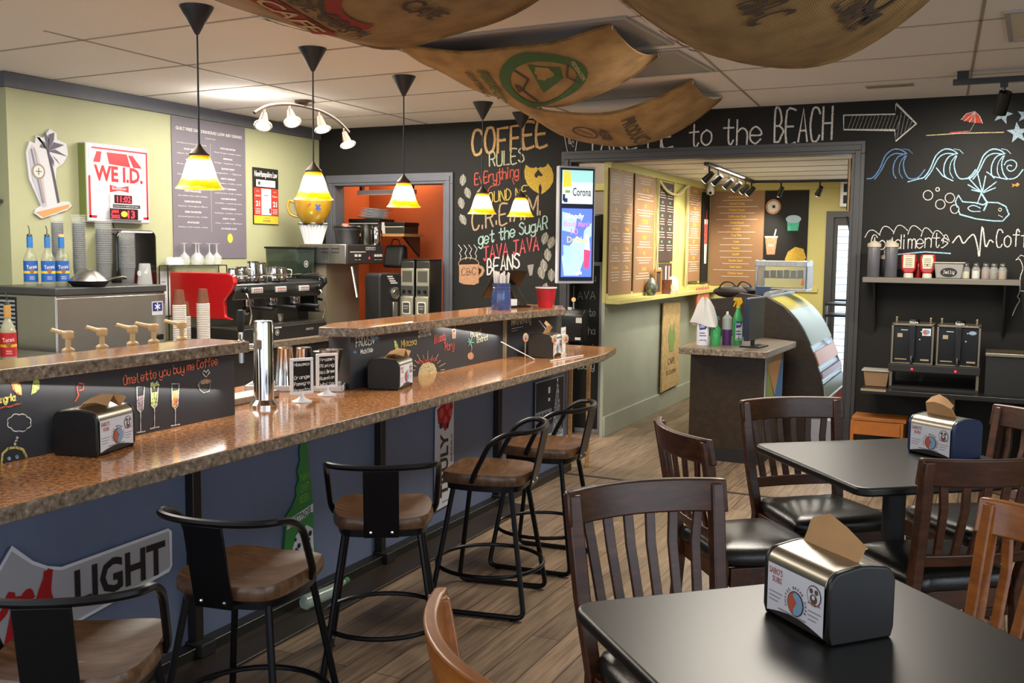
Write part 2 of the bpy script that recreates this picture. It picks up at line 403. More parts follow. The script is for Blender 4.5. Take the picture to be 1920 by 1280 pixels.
def chalk_text(mb, t, u0, v0, u1, v1, h, w, y=-.0015):
    adv = sum({' ': 3.2, 'i': 3.4, 'I': 3, '.': 2.6, '\'': 2.4, 'M': 5.8, 'm': 5.8, 'w': 5.8, 'W': 5.8}.get(c, 5.4) for c in t)
    L = math.hypot(u1-u0, v1-v0); k = L/adv; dx, dz = (u1-u0)/L, (v1-v0)/L; x = 0
    rn = random.Random(t)
    for c in t:
        a = {' ': 3.2, 'i': 3.4, 'I': 3, '.': 2.6, '\'': 2.4, 'M': 5.8, 'm': 5.8, 'w': 5.8, 'W': 5.8}.get(c, 5.4)
        j = rn.uniform(-.25, .25); sc = 1.25 if c in 'MmWw' else 1
        xo = 0.5 if c not in 'iI.\'' else -1.0
        for st in SF.get(c, '').split('|'):
            p = [(int(q[0])*sc, int(q[1])-2) for q in st.split()]
            if len(p) < 2: continue
            if len(p) > 3:
                p = [(q.x, q.y) for q in catmull([(a_, b_, 0) for a_, b_ in p], 3)]
            pts = []
            for a_, b_ in p:
                s_ = (x+xo+a_)*k; z_ = (b_+j)*h/6
                pts.append((u0+dx*s_, v0+dz*s_+z_))
            mb.stroke(pts, w, y)
        x += a
    return mb
# ================================================================== the setting
D = 7.152; W = -5.349; H = 2.475
fl = struct(MB().box(-7, 3, -3, 11, -.1, 0).build('floor', FLOOR))
MB().box(-2.93, -.3, 5.86, 5.885, 0, .004).build('floor_seam', DTRIM, fl)
ce = struct(MB().box(-7, 3, -3, 7.152, H, H+.08).build('ceiling', CEIL))
g = MB()
GB = mat('ceiling_grid', '#978c80', .6)
for p, q in (((-4.16, 3.4), (-4.24, 7.15)), ((-2.78, 3.2), (-2.9, 7.15)), ((-1.33, 3.6), (-1.53, 7.15)), ((-.02, 3.2), (-.20, 7.15)), ((-5.6, 2), (-5.62, 4.1)), ((1.3, 3), (1.2, 7.15))):
    dx = q[0]-p[0]; dy = q[1]-p[1]; a = -math.atan2(dx, dy); L = math.hypot(dx, dy)
    mx, my = (p[0]+q[0])/2, (p[1]+q[1])/2
    g.box(mx-.007, mx+.007, my-L/2, my+L/2, H-.003, H+.001, rz=a, piv=(mx, my, 0))
for y in (1.5, 2.22, 2.95, 3.66, 4.39, 5.11, 5.83, 6.55):
    g.box(-7, 3, y-.007-.13, y+.007-.13, H-.003, H+.001, rz=-.045, piv=(-2, y-.13, 0))
g.build('ceiling_grid', GB, ce)
# back wall with its two openings
b = MB()
b.box(-5.5, -5.2, D, D+.13, 0, H); b.box(-5.2, -4.07, D, D+.13, 2.0, H); b.box(-4.07, -2.95, D, D+.13, 0, H)
b.box(-2.95, -.88, D, D+.13, 2.13, H); b.box(-.88, 3, D, D+.13, 0, H)
wb = struct(b.build('wall_back', BOARD))
struct(MB().box(-5.5, W, 4.09, D+.13, 0, H).build('wall_left', GREEN))
struct(MB().box(-7.1, -5.5, 4.09, 4.2, 0, H).build('wall_return', GREEN))
struct(MB().box(-7.1, -7.0, -3, 4.2, 0, H).build('wall_far_left', GREEN))
struct(MB().box(2.3, 2.4, 3.0, D, 0, H).build('wall_right', GREEN))
t = MB(); t.box(W, W+.025, 4.065, D, 2.385, H-.001); t.box(-7, W, 4.065, 4.09, 2.385, H-.001)
struct(t.build('trim_1', TRIM, bevel=.003))
def casing(name, x0, x1, z1, w, m, depth=.13):
    t = MB()
    for a, c in ((0, w), (w*.3, w*.75)):  # flat board and a raised moulding on it
        y0 = D-.018 if a == 0 else D-.026
        t.box(x0-w+a, x0-w+c, y0, D-.001, 0, z1+w-c); t.box(x1+w-c, x1+w-a, y0, D-.001, 0, z1+w-c); t.box(x0-w+a, x1+w-a, y0, D-.001, z1+w-c, z1+w-a)
    t.box(x0-.02, x0, D-.001, D+depth+.005, 0, z1); t.box(x1, x1+.02, D-.001, D+depth+.005, 0, z1); t.box(x0-.02, x1+.02, D-.001, D+depth+.005, z1, z1+.02)
    return struct(t.build(name, m, bevel=.003))
casing('trim_2', -5.18, -4.09, 1.985, .09, TRIM)
casing('trim_3', -2.955, -.895, 2.125, .085, DTRIM)
# nook behind the narrow doorway, passage behind the wide one
b = MB(); b.box(-5.5, -3.5, 8.0, 8.1, 0, H); b.box(-5.5, -5.4, 7.28, 8.0, 0, H); b.box(-3.6, -3.5, 7.28, 8.0, 0, H)
struct(b.build('wall_nook', ORANGEWALL))
struct(MB().box(-5.5, -3.5, 7.28, 8.1, H, H+.05).build('ceiling_nook', CEIL))
# sandwich room
B2 = 10.18
struct(MB().box(-2.705, -2.68, 7.19, B2+.1, 0, 1.05).build('wall_side', GREYWALL))
t = MB(); t.box(-2.705, -2.675, 7.19, B2, 1.05, 2.14); struct(t.build('wall_side_upper', YGREEN))
t = MB(); t.box(-2.675, -2.56, 7.19, B2, 1.04, 1.075); t.box(-2.675, -2.655, 7.19, B2, 1.075, 1.12)
for y in (8.335, 8.93, 9.36): t.box(-2.675, -2.662, y-.03, y+.03, 1.075, 2.14)
t.box(-2.675, -2.65, 7.19, B2, 2.08, 2.14)
struct(t.build('trim_4', YGREEN, bevel=.003))
struct(MB().box(-2.68, -2.66, 7.19, B2, 0, .16).build('baseboard_side', GREYWALL, bevel=.004))
b = MB(); b.box(-2.8, -1.44, B2, B2+.1, 0, 2.3); b.box(-1.44, -.5, B2, B2+.1, 1.82, 2.3); b.box(-.5, 1.3, B2, B2+.1, 0, 2.3)
struct(b.build('wall_sandwich_room', YGREEN))
struct(MB().box(.9, 1.0, 7.28, B2, 0, 2.3).build('wall_sandwich_right', YGREEN))
BR = mat('back_room_ceiling', '#dedbd6', .8, var=.05, scale=4, stretch=(.3, 8, 1))
ce2 = struct(MB().box(-2.8, 1.0, 7.285, B2, 2.14, 2.2).build('ceiling_sandwich_room', BR))
g = MB()
for y in (7.7, 8.2, 8.7, 9.2, 9.7): g.box(-2.6, 1.0, y-.008, y+.008, 2.136, 2.141)
g.build('ceiling_seams', GB, ce2)
t = MB(); t.box(-2.66, .9, B2-.03, B2, 2.08, 2.14); t.box(-2.66, -1.55, B2-.02, B2, 1.06, 1.1); struct(t.build('trim_5', YGREEN))
b = MB(); b.box(-3.5, -2.8, 8.6, 8.7, 0, H); b.box(-3.6, -3.5, 7.28, 8.6, 0, H); struct(b.build('wall_passage', mat('beige_wall_paint', '#a39584', .6)))
struct(MB().box(-3.5, -2.8, 7.28, 8.6, H, H+.05).build('ceiling_passage', CEIL))
struct(MB().box(-3.5, -2.8, 8.57, 8.6, 2.0, 2.06).build('trim_6', YGREEN))
# back door with its daylit window
dr = struct(MB().box(-1.44, -.5, B2+.01, B2+.05, 0, 1.82).build('door_1', mat('door_paint', '#33322f', .5)))
t = MB(); t.box(-1.49, -1.42, B2-.02, B2, 0, 1.86); t.box(-1.42, -.45, B2-.02, B2, 1.8, 1.86); struct(t.build('trim_7', DTRIM))
wn = struct(MB().rect(-1.38, -.6, .25, 1.72, B2+.008).build('window_1', mat('daylit_siding', '#c3d8ea', .6, emit=.9)))
s = MB()
for i in range(22): s.box(-1.38, -.6, B2-.004, B2+.006, .27+i*.067, .276+i*.067)
s.build('window_slats', mat('slat_blue_grey', '#8fa5b8', .6), wn)  # slats in a darker blue-grey than the pane
h = MB(); h.box(-1.38, -.6, B2-.012, B2+.004, .98, 1.0); h.build('push_bar', BLACK, dr)

# chalk writing and drawings, on the wall and on the bar fronts
def art_mesh(items, soft=False):
    mb = MB()
    for it in items:
        mb.use(chalk(it[1])); fo = len(mb.v)
        if it[0] == 'S':
            c = [v/1000 for v in it[3]]; p = list(zip(c[::2], c[1::2]))
            if len(p) > 3: p = [(q.x, q.y) for q in catmull([(a, b_, 0) for a, b_ in p], 4)] if soft or (len(p) < 12 and it[1] in ('sky', 'deep', 'red')) else p
            mb.stroke(p, it[2]/1000, -.0024-.00004*(items.index(it) % 20))
        elif it[0] == 'F':
            c = [v/1000 for v in it[3]]; mb.flat(list(zip(c[::2], c[1::2])), -.0014-.00005*(items.index(it) % 20))
        else:
            u0, v0, u1, v1, hh = [v/1000 for v in it[4]]
            chalk_text(mb, it[3], u0, v0, u1, v1, hh, it[2]/1000, -.003)
    return mb
ART=[
('chalk_coffee_rules','w',[["T","tan",22,"COFFEE",[-3837,2208,-3150,2264,187]],["T","pale",11,"RULES",[-3676,2114,-3355,2143,110]],["T","red",11,"EvErything",[-3806,1972,-3405,2031,86]],["S","red",8,[-3579,2002,-3584,1968,-3660,1952,-3689,1902]],["S","red",8,[-3414,2040,-3466,2012,-3451,1970]],["T","yel",9,"AROUND ME",[-3790,1805,-3328,1876,81]],["T","tan2",14,"C.R.E.A.M.",[-3832,1603,-3197,1728,155]],["T","aqua",11,"get the SugAR",[-3768,1482,-3149,1620,95]],["T","pink",13,"JAVA JAVA",[-3722,1362,-3220,1457,107]],["T","white",13,"BEANS",[-3687,1250,-3386,1307,116]],["T","white",10,"Y'all",[-3623,1174,-3385,1209,77]]]),
('chalk_emblem','w',[['F','gold',0,[-3350,2118,-3313,2096,-3280,2091,-3262,2099,-3243,2086,-3225,2098,-3202,2093,-3175,2101,-3162,2125,-3129,2087,-3110,2037,-3114,1980,-3141,1935,-3181,1903,-3213,1886,-3209,1936,-3223,1970,-3237,1941,-3231,1891,-3282,1917,-3334,1963,-3358,2018,-3363,2072]],['F','board',0,[-3275,2041,-3257,2061,-3243,2082,-3225,2061,-3201,2035,-3215,2023,-3238,2032,-3256,2012,-3270,2024]]]),
('chalk_mug','w',[['F','mug',0,[-3945,1323,-3766,1331,-3760,1179,-3804,1161,-3898,1163,-3944,1179]],['S','tan2',6,[-3761,1335,-3768,1317,-3788,1301,-3819,1290,-3855,1286,-3891,1289,-3922,1299,-3942,1314,-3950,1332,-3942,1351,-3922,1367,-3891,1377,-3855,1381,-3819,1378,-3789,1368,-3769,1353,-3761,1335]],['F','mug',0,[-3761,1326,-3722,1310,-3707,1280,-3726,1240,-3760,1218,-3761,1240,-3741,1262,-3736,1288,-3761,1300]],['T','board',4,'CBC',[-3924,1236,-3780,1248,53]],['S','white',5,[-3951,1485,-3920,1450,-3940,1415,-3925,1394,-3935,1367]],['S','white',5,[-3901,1485,-3871,1451,-3890,1416,-3875,1394,-3885,1368]],['S','white',5,[-3856,1486,-3826,1451,-3846,1416,-3831,1395,-3840,1369]],['S','white',5,[-3807,1486,-3777,1452,-3796,1417,-3782,1395,-3791,1369]]]),
('chalk_beans','w',[['F','bean',0,[-3910,2058,-3887,2033,-3884,2001,-3903,1971,-3919,1963,-3943,1988,-3945,2020,-3932,2046]],['S','white',3,[-3910,2058,-3908,2026,-3921,1995,-3919,1963]],['F','bean',0,[-3883,1953,-3851,1936,-3837,1907,-3842,1873,-3854,1861,-3886,1877,-3901,1907,-3899,1935]],['S','white',3,[-3883,1953,-3868,1923,-3869,1890,-3854,1861]],['F','bean',0,[-3937,1872,-3907,1854,-3895,1823,-3904,1790,-3918,1778,-3948,1797,-3960,1828,-3955,1856]],['S','white',3,[-3937,1872,-3926,1842,-3929,1809,-3918,1778]],['F','bean',0,[-3935,1735,-3900,1724,-3880,1697,-3878,1662,-3888,1648,-3922,1659,-3943,1686,-3947,1715]],['S','white',3,[-3935,1735,-3914,1708,-3908,1675,-3888,1648]],['F','bean',0,[-3163,1591,-3144,1562,-3148,1529,-3172,1500,-3190,1494,-3209,1523,-3205,1557,-3187,1582]],['S','white',3,[-3163,1591,-3167,1558,-3186,1528,-3190,1494]],['F','bean',0,[-3103,1557,-3087,1527,-3094,1493,-3121,1467,-3139,1462,-3156,1493,-3148,1526,-3128,1550]],['S','white',3,[-3103,1557,-3110,1524,-3132,1496,-3139,1462]],['F','bean',0,[-3156,1464,-3127,1442,-3118,1409,-3130,1374,-3145,1363,-3174,1385,-3183,1418,-3176,1447]],['S','white',3,[-3156,1464,-3147,1431,-3154,1396,-3145,1363]],['F','bean',0,[-3192,1379,-3161,1360,-3149,1328,-3157,1292,-3171,1280,-3202,1299,-3214,1331,-3209,1361]],['S','white',3,[-3192,1379,-3179,1347,-3183,1312,-3171,1280]],['F','bean',0,[-3117,1306,-3090,1282,-3085,1248,-3100,1214,-3115,1204,-3142,1228,-3148,1262,-3138,1291]],['S','white',3,[-3117,1306,-3111,1272,-3121,1238,-3115,1204]],['F','bean',0,[-3218,1319,-3186,1302,-3170,1271,-3176,1235,-3188,1221,-3221,1238,-3236,1269,-3234,1300]],['S','white',3,[-3218,1319,-3203,1288,-3203,1253,-3188,1221]],['F','bean',0,[-3157,1194,-3138,1165,-3142,1131,-3166,1101,-3184,1095,-3203,1124,-3199,1158,-3181,1184]],['S','white',3,[-3157,1194,-3161,1160,-3180,1129,-3184,1095]]]),
('chalk_cups','w',[['F','grey',0,[-3326,1329,-3270,1339,-3282,1250,-3306,1245]],['S','white',5,[-3026,2341,-2997,2210,-2930,2208,-2914,2312,-3026,2341]],['T','white',4,'BC',[-2989,2275,-2939,2240,36]]]),
('chalk_take_me_to_the_beach','w',[['T','white',12,'TAKE ME',[-2837,2205,-2140,2220,145]],['T','white',12,'to',[-2043,2205,-1858,2218,162]],['T','white',12,'the',[-1792,2216,-1503,2217,178]],['T','white',13,'BEACH',[-1429,2218,-1022,2221,221]]]),
('chalk_arrow','w',[['S','white',9,[-962,2387,-631,2378,-631,2448,-499,2309,-623,2199,-630,2273,-958,2290,-962,2387]],['S','grey',4,[-930,2293,-903,2381]],['S','grey',4,[-906,2292,-878,2379]],['S','grey',4,[-882,2291,-854,2378]],['S','grey',4,[-858,2290,-830,2377]],['S','grey',4,[-833,2289,-806,2376]],['S','grey',4,[-809,2287,-782,2375]],['S','grey',4,[-786,2286,-759,2374]],['S','grey',4,[-762,2285,-735,2373]],['S','grey',4,[-738,2284,-711,2371]],['S','grey',4,[-714,2283,-688,2370]],['S','grey',4,[-691,2282,-664,2369]],['S','grey',4,[-667,2281,-641,2368]],['S','grey',4,[-644,2280,-617,2367]],['S','grey',4,[-620,2279,-594,2366]],['S','grey',4,[-614,2223,-595,2390]],['S','grey',4,[-592,2240,-571,2372]],['S','grey',4,[-569,2256,-547,2353]],['S','grey',4,[-547,2273,-523,2335]],['S','grey',4,[-525,2289,-499,2316]]]),
('chalk_beach','w',[['F','coral',0,[-229,2324,-199,2360,-150,2372,-120,2340,-102,2295,-140,2300,-178,2305]],['S','white',4,[-150,2368,-210,2313]],['S','white',4,[-150,2368,-178,2305]],['S','white',4,[-150,2368,-146,2300]],['S','white',4,[-229,2324,-199,2360,-150,2372,-120,2340,-102,2295]],['S','grey',4,[-149,2297,-175,2240]],['S','sand',6,[-433,2230,-231,2236,24,2232]],['S','pink',8,[-289,2241,-181,2247]]]),
('chalk_stars','w',[['F','star',0,[25,2411,31,2363,73,2347,35,2330,37,2283,7,2320,-33,2307,-13,2346,-41,2386,2,2374]],['F','star',0,[94,2296,116,2250,161,2250,130,2218,148,2171,107,2196,74,2166,80,2215,40,2244,85,2248]],['F','star',0,[146,2386,154,2349,187,2339,159,2322,164,2285,138,2312,107,2298,120,2332,96,2361,130,2354]]]),
('chalk_waves','w',[['S','deep',8,[-792,1955,-752,1965,-713,2025,-683,2106,-634,2146,-584,2141,-550,2116]],['S','deep',7,[-744,1951,-706,2007,-669,2087,-623,2118,-563,2112]],['S','deep',7,[-550,2116,-599,2099,-627,2047,-627,1987,-609,1955]],['S','deep',5,[-559,2102,-587,2057,-591,1997,-569,1954]],['S','deep',7,[-552,2102,-567,2053,-554,1989,-523,1950,-470,1959,-433,2007]],['S','deep',4,[-571,2148,-538,2140,-513,2114]],['S','sky',8,[-473,1949,-434,1958,-398,2017,-369,2096,-322,2136,-274,2131,-241,2106]],['S','sky',7,[-427,1944,-390,1999,-355,2078,-311,2108,-254,2103]],['S','sky',7,[-241,2106,-288,2090,-315,2039,-315,1980,-297,1948]],['S','sky',5,[-250,2092,-277,2048,-280,1990,-259,1948]],['S','sky',7,[-244,2092,-257,2044,-245,1982,-214,1943,-164,1952,-128,2000]],['S','sky',4,[-262,2137,-229,2129,-206,2105]],['S','sky',8,[-186,1943,-148,1952,-113,2009,-86,2087,-41,2126,5,2121,37,2097]],['S','sky',7,[-141,1938,-106,1992,-73,2070,-31,2099,25,2094]],['S','sky',7,[37,2097,-8,2081,-33,2031,-34,1973,-17,1942]],['S','sky',5,[29,2084,3,2040,0,1983,20,1942]],['S','sky',7,[35,2083,22,2036,34,1975,64,1937,112,1946,146,1993]],['S','sky',4,[17,2128,48,2120,71,2096]],['S','sky',6,[38,2026,52,2049,82,2055,107,2034,103,2001,77,1984,54,2002,62,2022,81,2018]],['S','sky',7,[-362,2016,-321,1963,-258,1930]],['S','sky',7,[-62,1984,-23,1953,58,1934]],['S','sky',6,[-535,1929,-463,1948]]]),
('chalk_whale','w',[['S','white',5,[-376,1838,-379,1825,-386,1814,-398,1808,-411,1808,-423,1814,-432,1826,-435,1839,-433,1853,-425,1864,-414,1870,-401,1870,-389,1863,-380,1852,-376,1838]],['S','white',5,[-338,1876,-338,1871,-341,1867,-346,1865,-351,1865,-356,1867,-359,1871,-360,1877,-359,1882,-356,1886,-352,1888,-347,1888,-342,1886,-339,1882,-338,1876]],['S','white',5,[-299,1778,-301,1765,-309,1754,-320,1748,-333,1748,-345,1754,-354,1765,-357,1779,-355,1792,-348,1803,-336,1809,-323,1809,-311,1803,-303,1792,-299,1778]],['S','white',5,[-243,1819,-246,1806,-253,1795,-264,1789,-277,1789,-289,1795,-298,1806,-301,1820,-299,1834,-291,1844,-280,1850,-267,1850,-255,1844,-247,1833,-243,1819]],['S','white',5,[-214,1746,-216,1734,-223,1725,-233,1719,-244,1719,-255,1725,-262,1735,-265,1747,-264,1759,-257,1768,-247,1774,-235,1773,-225,1768,-217,1758,-214,1746]],['S','sky',8,[-217,1739,-206,1712,-110,1683,-9,1669,47,1669,81,1710,60,1761,16,1785,-46,1789,-73,1773,-121,1787,-194,1794,-222,1836,-239,1795,-225,1760]],['S','sky',10,[-66,1738,-49,1786,-87,1848]],['S','sky',7,[-108,1780,-87,1848]],['S','sky',6,[-87,1731,-137,1732,-161,1753,-130,1770,-88,1752]],['S','white',4,[37,1741,34,1734,28,1731,21,1734,18,1741,21,1748,27,1751,34,1748,37,1741]],['S','white',3,[20,1707,45,1693]],['S','sky',7,[-87,1855,-160,1939]],['S','sky',7,[-90,1855,-168,1904]],['S','sky',7,[-87,1855,-144,1870]],['S','sky',7,[-81,1855,-67,1957]],['S','sky',7,[-75,1858,-3,1918]],['S','sky',7,[-74,1851,-7,1881]],['S','sky',7,[-84,1862,-118,1986]]]),
('chalk_fish','w',[['F','orange',0,[87,1906,105,1899,120,1913,133,1899,121,1886,106,1893,88,1883,93,1896]]]),
('chalk_condiments','w',[['S','white',5,[-790,1560,-767,1603,-734,1607,-694,1574]],['S','white',5,[-698,1578,-678,1628,-647,1632,-611,1600]],['S','white',5,[-610,1585,-589,1635,-558,1639,-521,1607]],['S','white',5,[-519,1582,-500,1632,-470,1635,-434,1604]],['S','white',5,[-436,1568,-421,1618,-397,1621,-368,1590]],['S','white',5,[-370,1551,-354,1600,-329,1604,-299,1572]],['S','white',5,[-300,1523,-293,1572,-279,1576,-262,1537]],['T','white',6,'Condiments',[-752,1477,-263,1499,94]],['S','sky',8,[-587,1446,-405,1466,-252,1457]]]),
('chalk_heartbeat_coffee','w',[['S','white',8,[-242,1527,-206,1573,-178,1524,-148,1559,-117,1580,-92,1504,-79,1442,-70,1635,-45,1504,-22,1546,-2,1532]],['T','white',7,'Coffee',[12,1505,298,1500,109]]]),
('chalk_goat','w',[['S','white',5,[136,1420,157,1424,178,1370,166,1308,168,1223,157,1184,171,1164,152,1119,133,1060]],['S','white',4,[168,1223,210,1220]],['S','white',4,[136,1420,162,1451,199,1438]]]),
('chalk_lettering','L',[['T','salmon',3.4,'Omelette you buy me Coffee',[2251,1011,2676,1035,29]]]),
('chalk_flute_glass#263','L',[['S','white',3,[2307,1000,2307,927,2318,917,2330,924,2338,996,2307,1000]],['S','white',3,[2320,916,2318,851]],['F','mauve',0,[2311,968,2333,969,2327,926,2318,920,2310,928]],['S','white',4,[2301,852,2336,851]]]),
('chalk_flute_glass#289','L',[['S','white',3,[2366,1005,2366,931,2377,921,2389,928,2398,1001,2366,1005]],['S','white',3,[2379,920,2377,855]],['F','lime',0,[2369,973,2392,973,2387,930,2377,924,2368,932]],['S','white',4,[2359,856,2396,856]],['F','lime',0,[2363,998,2373,1009,2382,1001,2393,1009,2405,993,2386,992,2381,985]]]),
('chalk_flute_glass#328','L',[['S','white',3,[2457,992,2457,917,2469,906,2481,913,2490,988,2457,992]],['S','white',3,[2471,906,2469,850]],['F','peach',0,[2460,959,2485,960,2478,915,2469,910,2459,918]],['S','white',4,[2450,851,2489,850]],['F','lime',0,[2461,967,2485,967,2482,955,2463,956]],['F','salmon',0,[2462,941,2482,942,2479,921,2469,917]]]),
('chalk_coffee_cup','L',[['S','grey',3,[2582,981,2587,955,2605,943,2631,945,2642,982,2582,981]],['F','mug',0,[2588,986,2614,991,2642,984,2634,973,2593,974]],['S','grey',3,[2585,983,2577,973,2587,958]],['S','white',3,[2614,998,2601,1013,2609,1021,2619,1013,2628,1021,2635,1011,2619,998]]]),
('chalk_citrus_slices','L',[['F','salmon',0,[1855,1074,1864,1077,1879,1071,1890,1047,1889,1024,1876,1030,1861,1046]],['F','lemon',0,[1862,1073,1874,1070,1887,1050,1889,1027,1872,1037]],['F','lime',0,[1929,1071,1941,1070,1949,1057,1947,1038,1934,1028,1920,1023]]]),
('chalk_sangria','L',[['T','lemon',4,'Sangria',[1802,1012,1868,1015,19]],['S','red',4,[1813,998,1834,1001,1851,999,1868,1003,1885,1003]]]),
('chalk_thought_cloud','L',[['S','white',3,[1913,944,1915,941,1915,937,1914,934,1911,932,1907,930,1902,930,1900,927,1896,924,1892,923,1886,923,1881,925,1877,927,1872,926,1866,927,1862,928,1857,931,1854,934,1852,938,1848,940,1844,942,1841,945,1840,949,1841,952,1842,955,1841,958,1841,962,1842,965,1845,967,1849,969,1853,969,1856,972,1859,975,1863,976,1868,976,1874,974,1878,972,1883,973,1888,973,1893,971,1898,969,1901,966,1903,962,1908,960,1912,957,1914,954,1915,951,1915,947,1913,944]],['S','white',3,[1872,908,1870,906,1868,907,1866,909,1868,911,1870,910,1872,908]],['S','white',3,[1868,899,1866,898,1864,898,1863,900,1864,902,1867,902,1868,899]],['S','white',3,[1864,891,1863,889,1860,890,1859,892,1860,894,1863,893,1864,891]]]),
('chalk_face','L',[['S','lemon',7,[1818,845,1822,871,1839,883,1863,882,1886,872,1897,848]],['S','sky',5,[1845,853,1843,851,1840,852,1838,855,1840,857,1843,856,1845,853]],['S','sky',5,[1870,853,1868,851,1865,852,1863,854,1865,857,1869,856,1870,853]]]),
('chalk_cherry','L',[['S','coral',4,[2069,985,2081,1001,2076,1027,2084,1038,2101,1033,2099,1017,2085,1015]]]),
('chalk_cocktails','R',[['T','white',4,'FROZEN',[3521,1025,3660,1032,39]],['T','white',4,'Mudslide',[3557,994,3651,995,18]],['T','yel',4,'Mimosa',[3884,994,4022,998,32]],['T','white',3,'Sip happens',[4036,1048,4151,1050,20]],['T','white',3,'so it is life',[4036,1027,4156,1031,16]],['T','coral',4,'Bloody',[4187,987,4303,996,42]],['T','coral',4,'Mary',[4293,941,4391,946,40]],['T','pale',3,'Island',[4563,988,4683,996,36]],['T','pale',3,'District',[4635,954,4765,961,31]]]),
('chalk_snowflakes','R',[['S','sky',3,[3652,1054,3702,1050]],['S','sky',3,[3664,1065,3690,1039]],['S','sky',3,[3690,1063,3664,1041]],['S','deep',3,[3497,1006,3529,1003]],['S','deep',3,[3505,1013,3521,996]],['S','deep',3,[3521,1012,3505,997]]]),
('chalk_lime','R',[['F','lime',0,[3825,1036,3848,1024,3866,993,3857,977,3834,996]]]),
('chalk_tall_drink','R',[['S','white',3,[4368,1043,4374,999,4402,1000,4401,1044,4368,1043]],['F','salmon',0,[4374,1029,4396,1030,4396,1003,4374,1002]],['S','lime',3,[4379,1045,4401,1057]]]),
('chalk_palm_tree','R',[['S','mint',5,[4563,965,4534,970]],['S','mint',5,[4563,965,4546,947]],['S','mint',5,[4563,965,4581,938]],['S','mint',5,[4563,965,4605,959]],['S','mint',5,[4563,965,4581,983]],['S','mint',5,[4563,965,4545,986]],['S','mug',5,[4563,962,4581,933,4570,911]],['F','mug',0,[4606,888,4599,877,4581,871,4559,873,4541,882,4535,894,4541,905,4559,911,4581,909,4599,900]]]),
('chalk_sunrise','R',[['F','sand',0,[4037,840,4051,880,4086,899,4136,902,4188,887,4214,858,4219,838]],['S','sand',3,[4009,875,3971,883]],['S','sand',3,[4019,891,3963,913]],['S','sand',3,[4037,904,4008,922]],['S','sand',3,[4062,913,4028,948]],['S','sand',3,[4093,917,4082,940]],['S','sand',3,[4126,916,4126,956]],['S','sand',3,[4160,911,4171,932]],['S','sand',3,[4191,900,4227,931]],['S','sand',3,[4218,886,4249,899]],['S','sand',3,[4238,868,4300,880]],['S','sand',3,[4249,850,4291,849]],['T','coral',3,'Rise and shine',[4036,902,4213,900,20]]]),
]
for nm, pl, items in ART:
    if pl == 'w':
        mb = art_mesh(items, nm in ('chalk_condiments', 'chalk_heartbeat_coffee', 'chalk_goat')); mb.v = [Vector((p.x, p.y+D, p.z)) for p in mb.v]
        mb.build(nm.split('#')[0], None, wb)
# ================================================================== the bar
ZC = .83; ZB = 1.103; ZU = 1.062; K = 1.0204
# blue bar front with chalkboard upstands (one fixed piece of joinery)
bar = thing('bar_counter', 'long slate blue bar front panel behind the row of stools', 'bar', (0, 0, 0))
wtp = thing('bar_worktop', 'long speckled brown bar worktop running the length of the blue bar front', 'worktop', (0, 0, 0))
rbl = thing('raised_bar', 'raised bar section with chalk drink glasses, left of the tap column', 'raised bar', (0, 0, 0), 0, 'raised bar sections')
rbr = thing('raised_bar', 'raised bar section with chalk cocktail names, right of the tap column', 'raised bar', (0, 0, 0), 0, 'raised bar sections')
fr = MB(); fr.box(-2.62, -2.5, .6, 6.02, 0, .785); fr.box(-3.0, -2.62, 5.95, 6.02, 0, .785); fr.build('front_panel', BLUE, bar)
kb = MB(); kb.box(-2.5, -2.44, .6, 5.98, 0, .05); kb.build('kick_rail', mat('kick_dark', '#15140f', .35), bar, bevel=.004)
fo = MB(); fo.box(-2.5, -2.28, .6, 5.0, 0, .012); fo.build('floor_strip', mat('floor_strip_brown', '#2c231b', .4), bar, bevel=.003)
for y in (2.58, 3.76, 4.96):
    m = MB(); m.box(-2.5, -2.462, y-.02, y+.02, 0, .787); m.build('post', mat('post_brown', '#1d1713', .4), bar, bevel=.003)
    m = MB(); m.box(-2.5, -2.42, y-.035, y+.035, .012, .06); m.build('post_foot', MATTE, bar, bevel=.004)
for y in (1.2,): 
    m = MB(); m.box(-2.5, -2.462, y-.02, y+.02, 0, .787); m.build('post', MT['post_brown'], bar, bevel=.003)
c = MB(); c.use(GRAN); c.slab([(-3.0, .6), (-2.08, .6), (-2.08, 5.60), (-2.16, 6.02), (-3.0, 6.02)], .787, ZC)
ct = c.build('slab', GRAN, wtp, bevel=.004)
ct.data.materials.append(GEDGE)
for p in ct.data.polygons: p.material_index = 1 if abs(p.normal.z) < .5 else 0  # top faces take the painted warm light, upright faces the plain laminate
pl_ = MB(); pl_.box(-2.56, -2.5, .6, 2.82, ZC+.0005, ZU)
pL = pl_.build('chalkboard_panel', PANELB, rbl)
pr_ = MB(); pr_.slab([(-2.5, 3.555), (-2.5, 5.06), (-2.56, 5.06), (-2.56, 3.6), (-2.68, 3.74), (-2.72, 3.70)], ZC+.0005, ZU)
pR = pr_.build('chalkboard_panel', PANELB, rbr)
pe_ = MB(); pe_.slab([(-2.5, 5.075), (-2.395, 5.58), (-2.44, 5.74), (-2.52, 5.74), (-2.56, 5.075)], ZC+.0005, ZU)
pE = pe_.build('chalkboard_panel', PANELB, rbr)
sl = MB(); sl.box(-2.505, -2.485, 5.055, 5.075, ZC+.0005, ZU); sl.build('corner_strip', mat('tan_strip', '#8d8062', .5), rbr)
for nm, pl, items in ART:
    if pl in 'LR':
        mb = art_mesh(items); mb.v = [Vector((-2.5-p.y, p.x*K, 1.45+(p.z-1.45)*K)) for p in mb.v]
        mb.build(nm.split('#')[0], None, pL if pl == 'L' else pR)
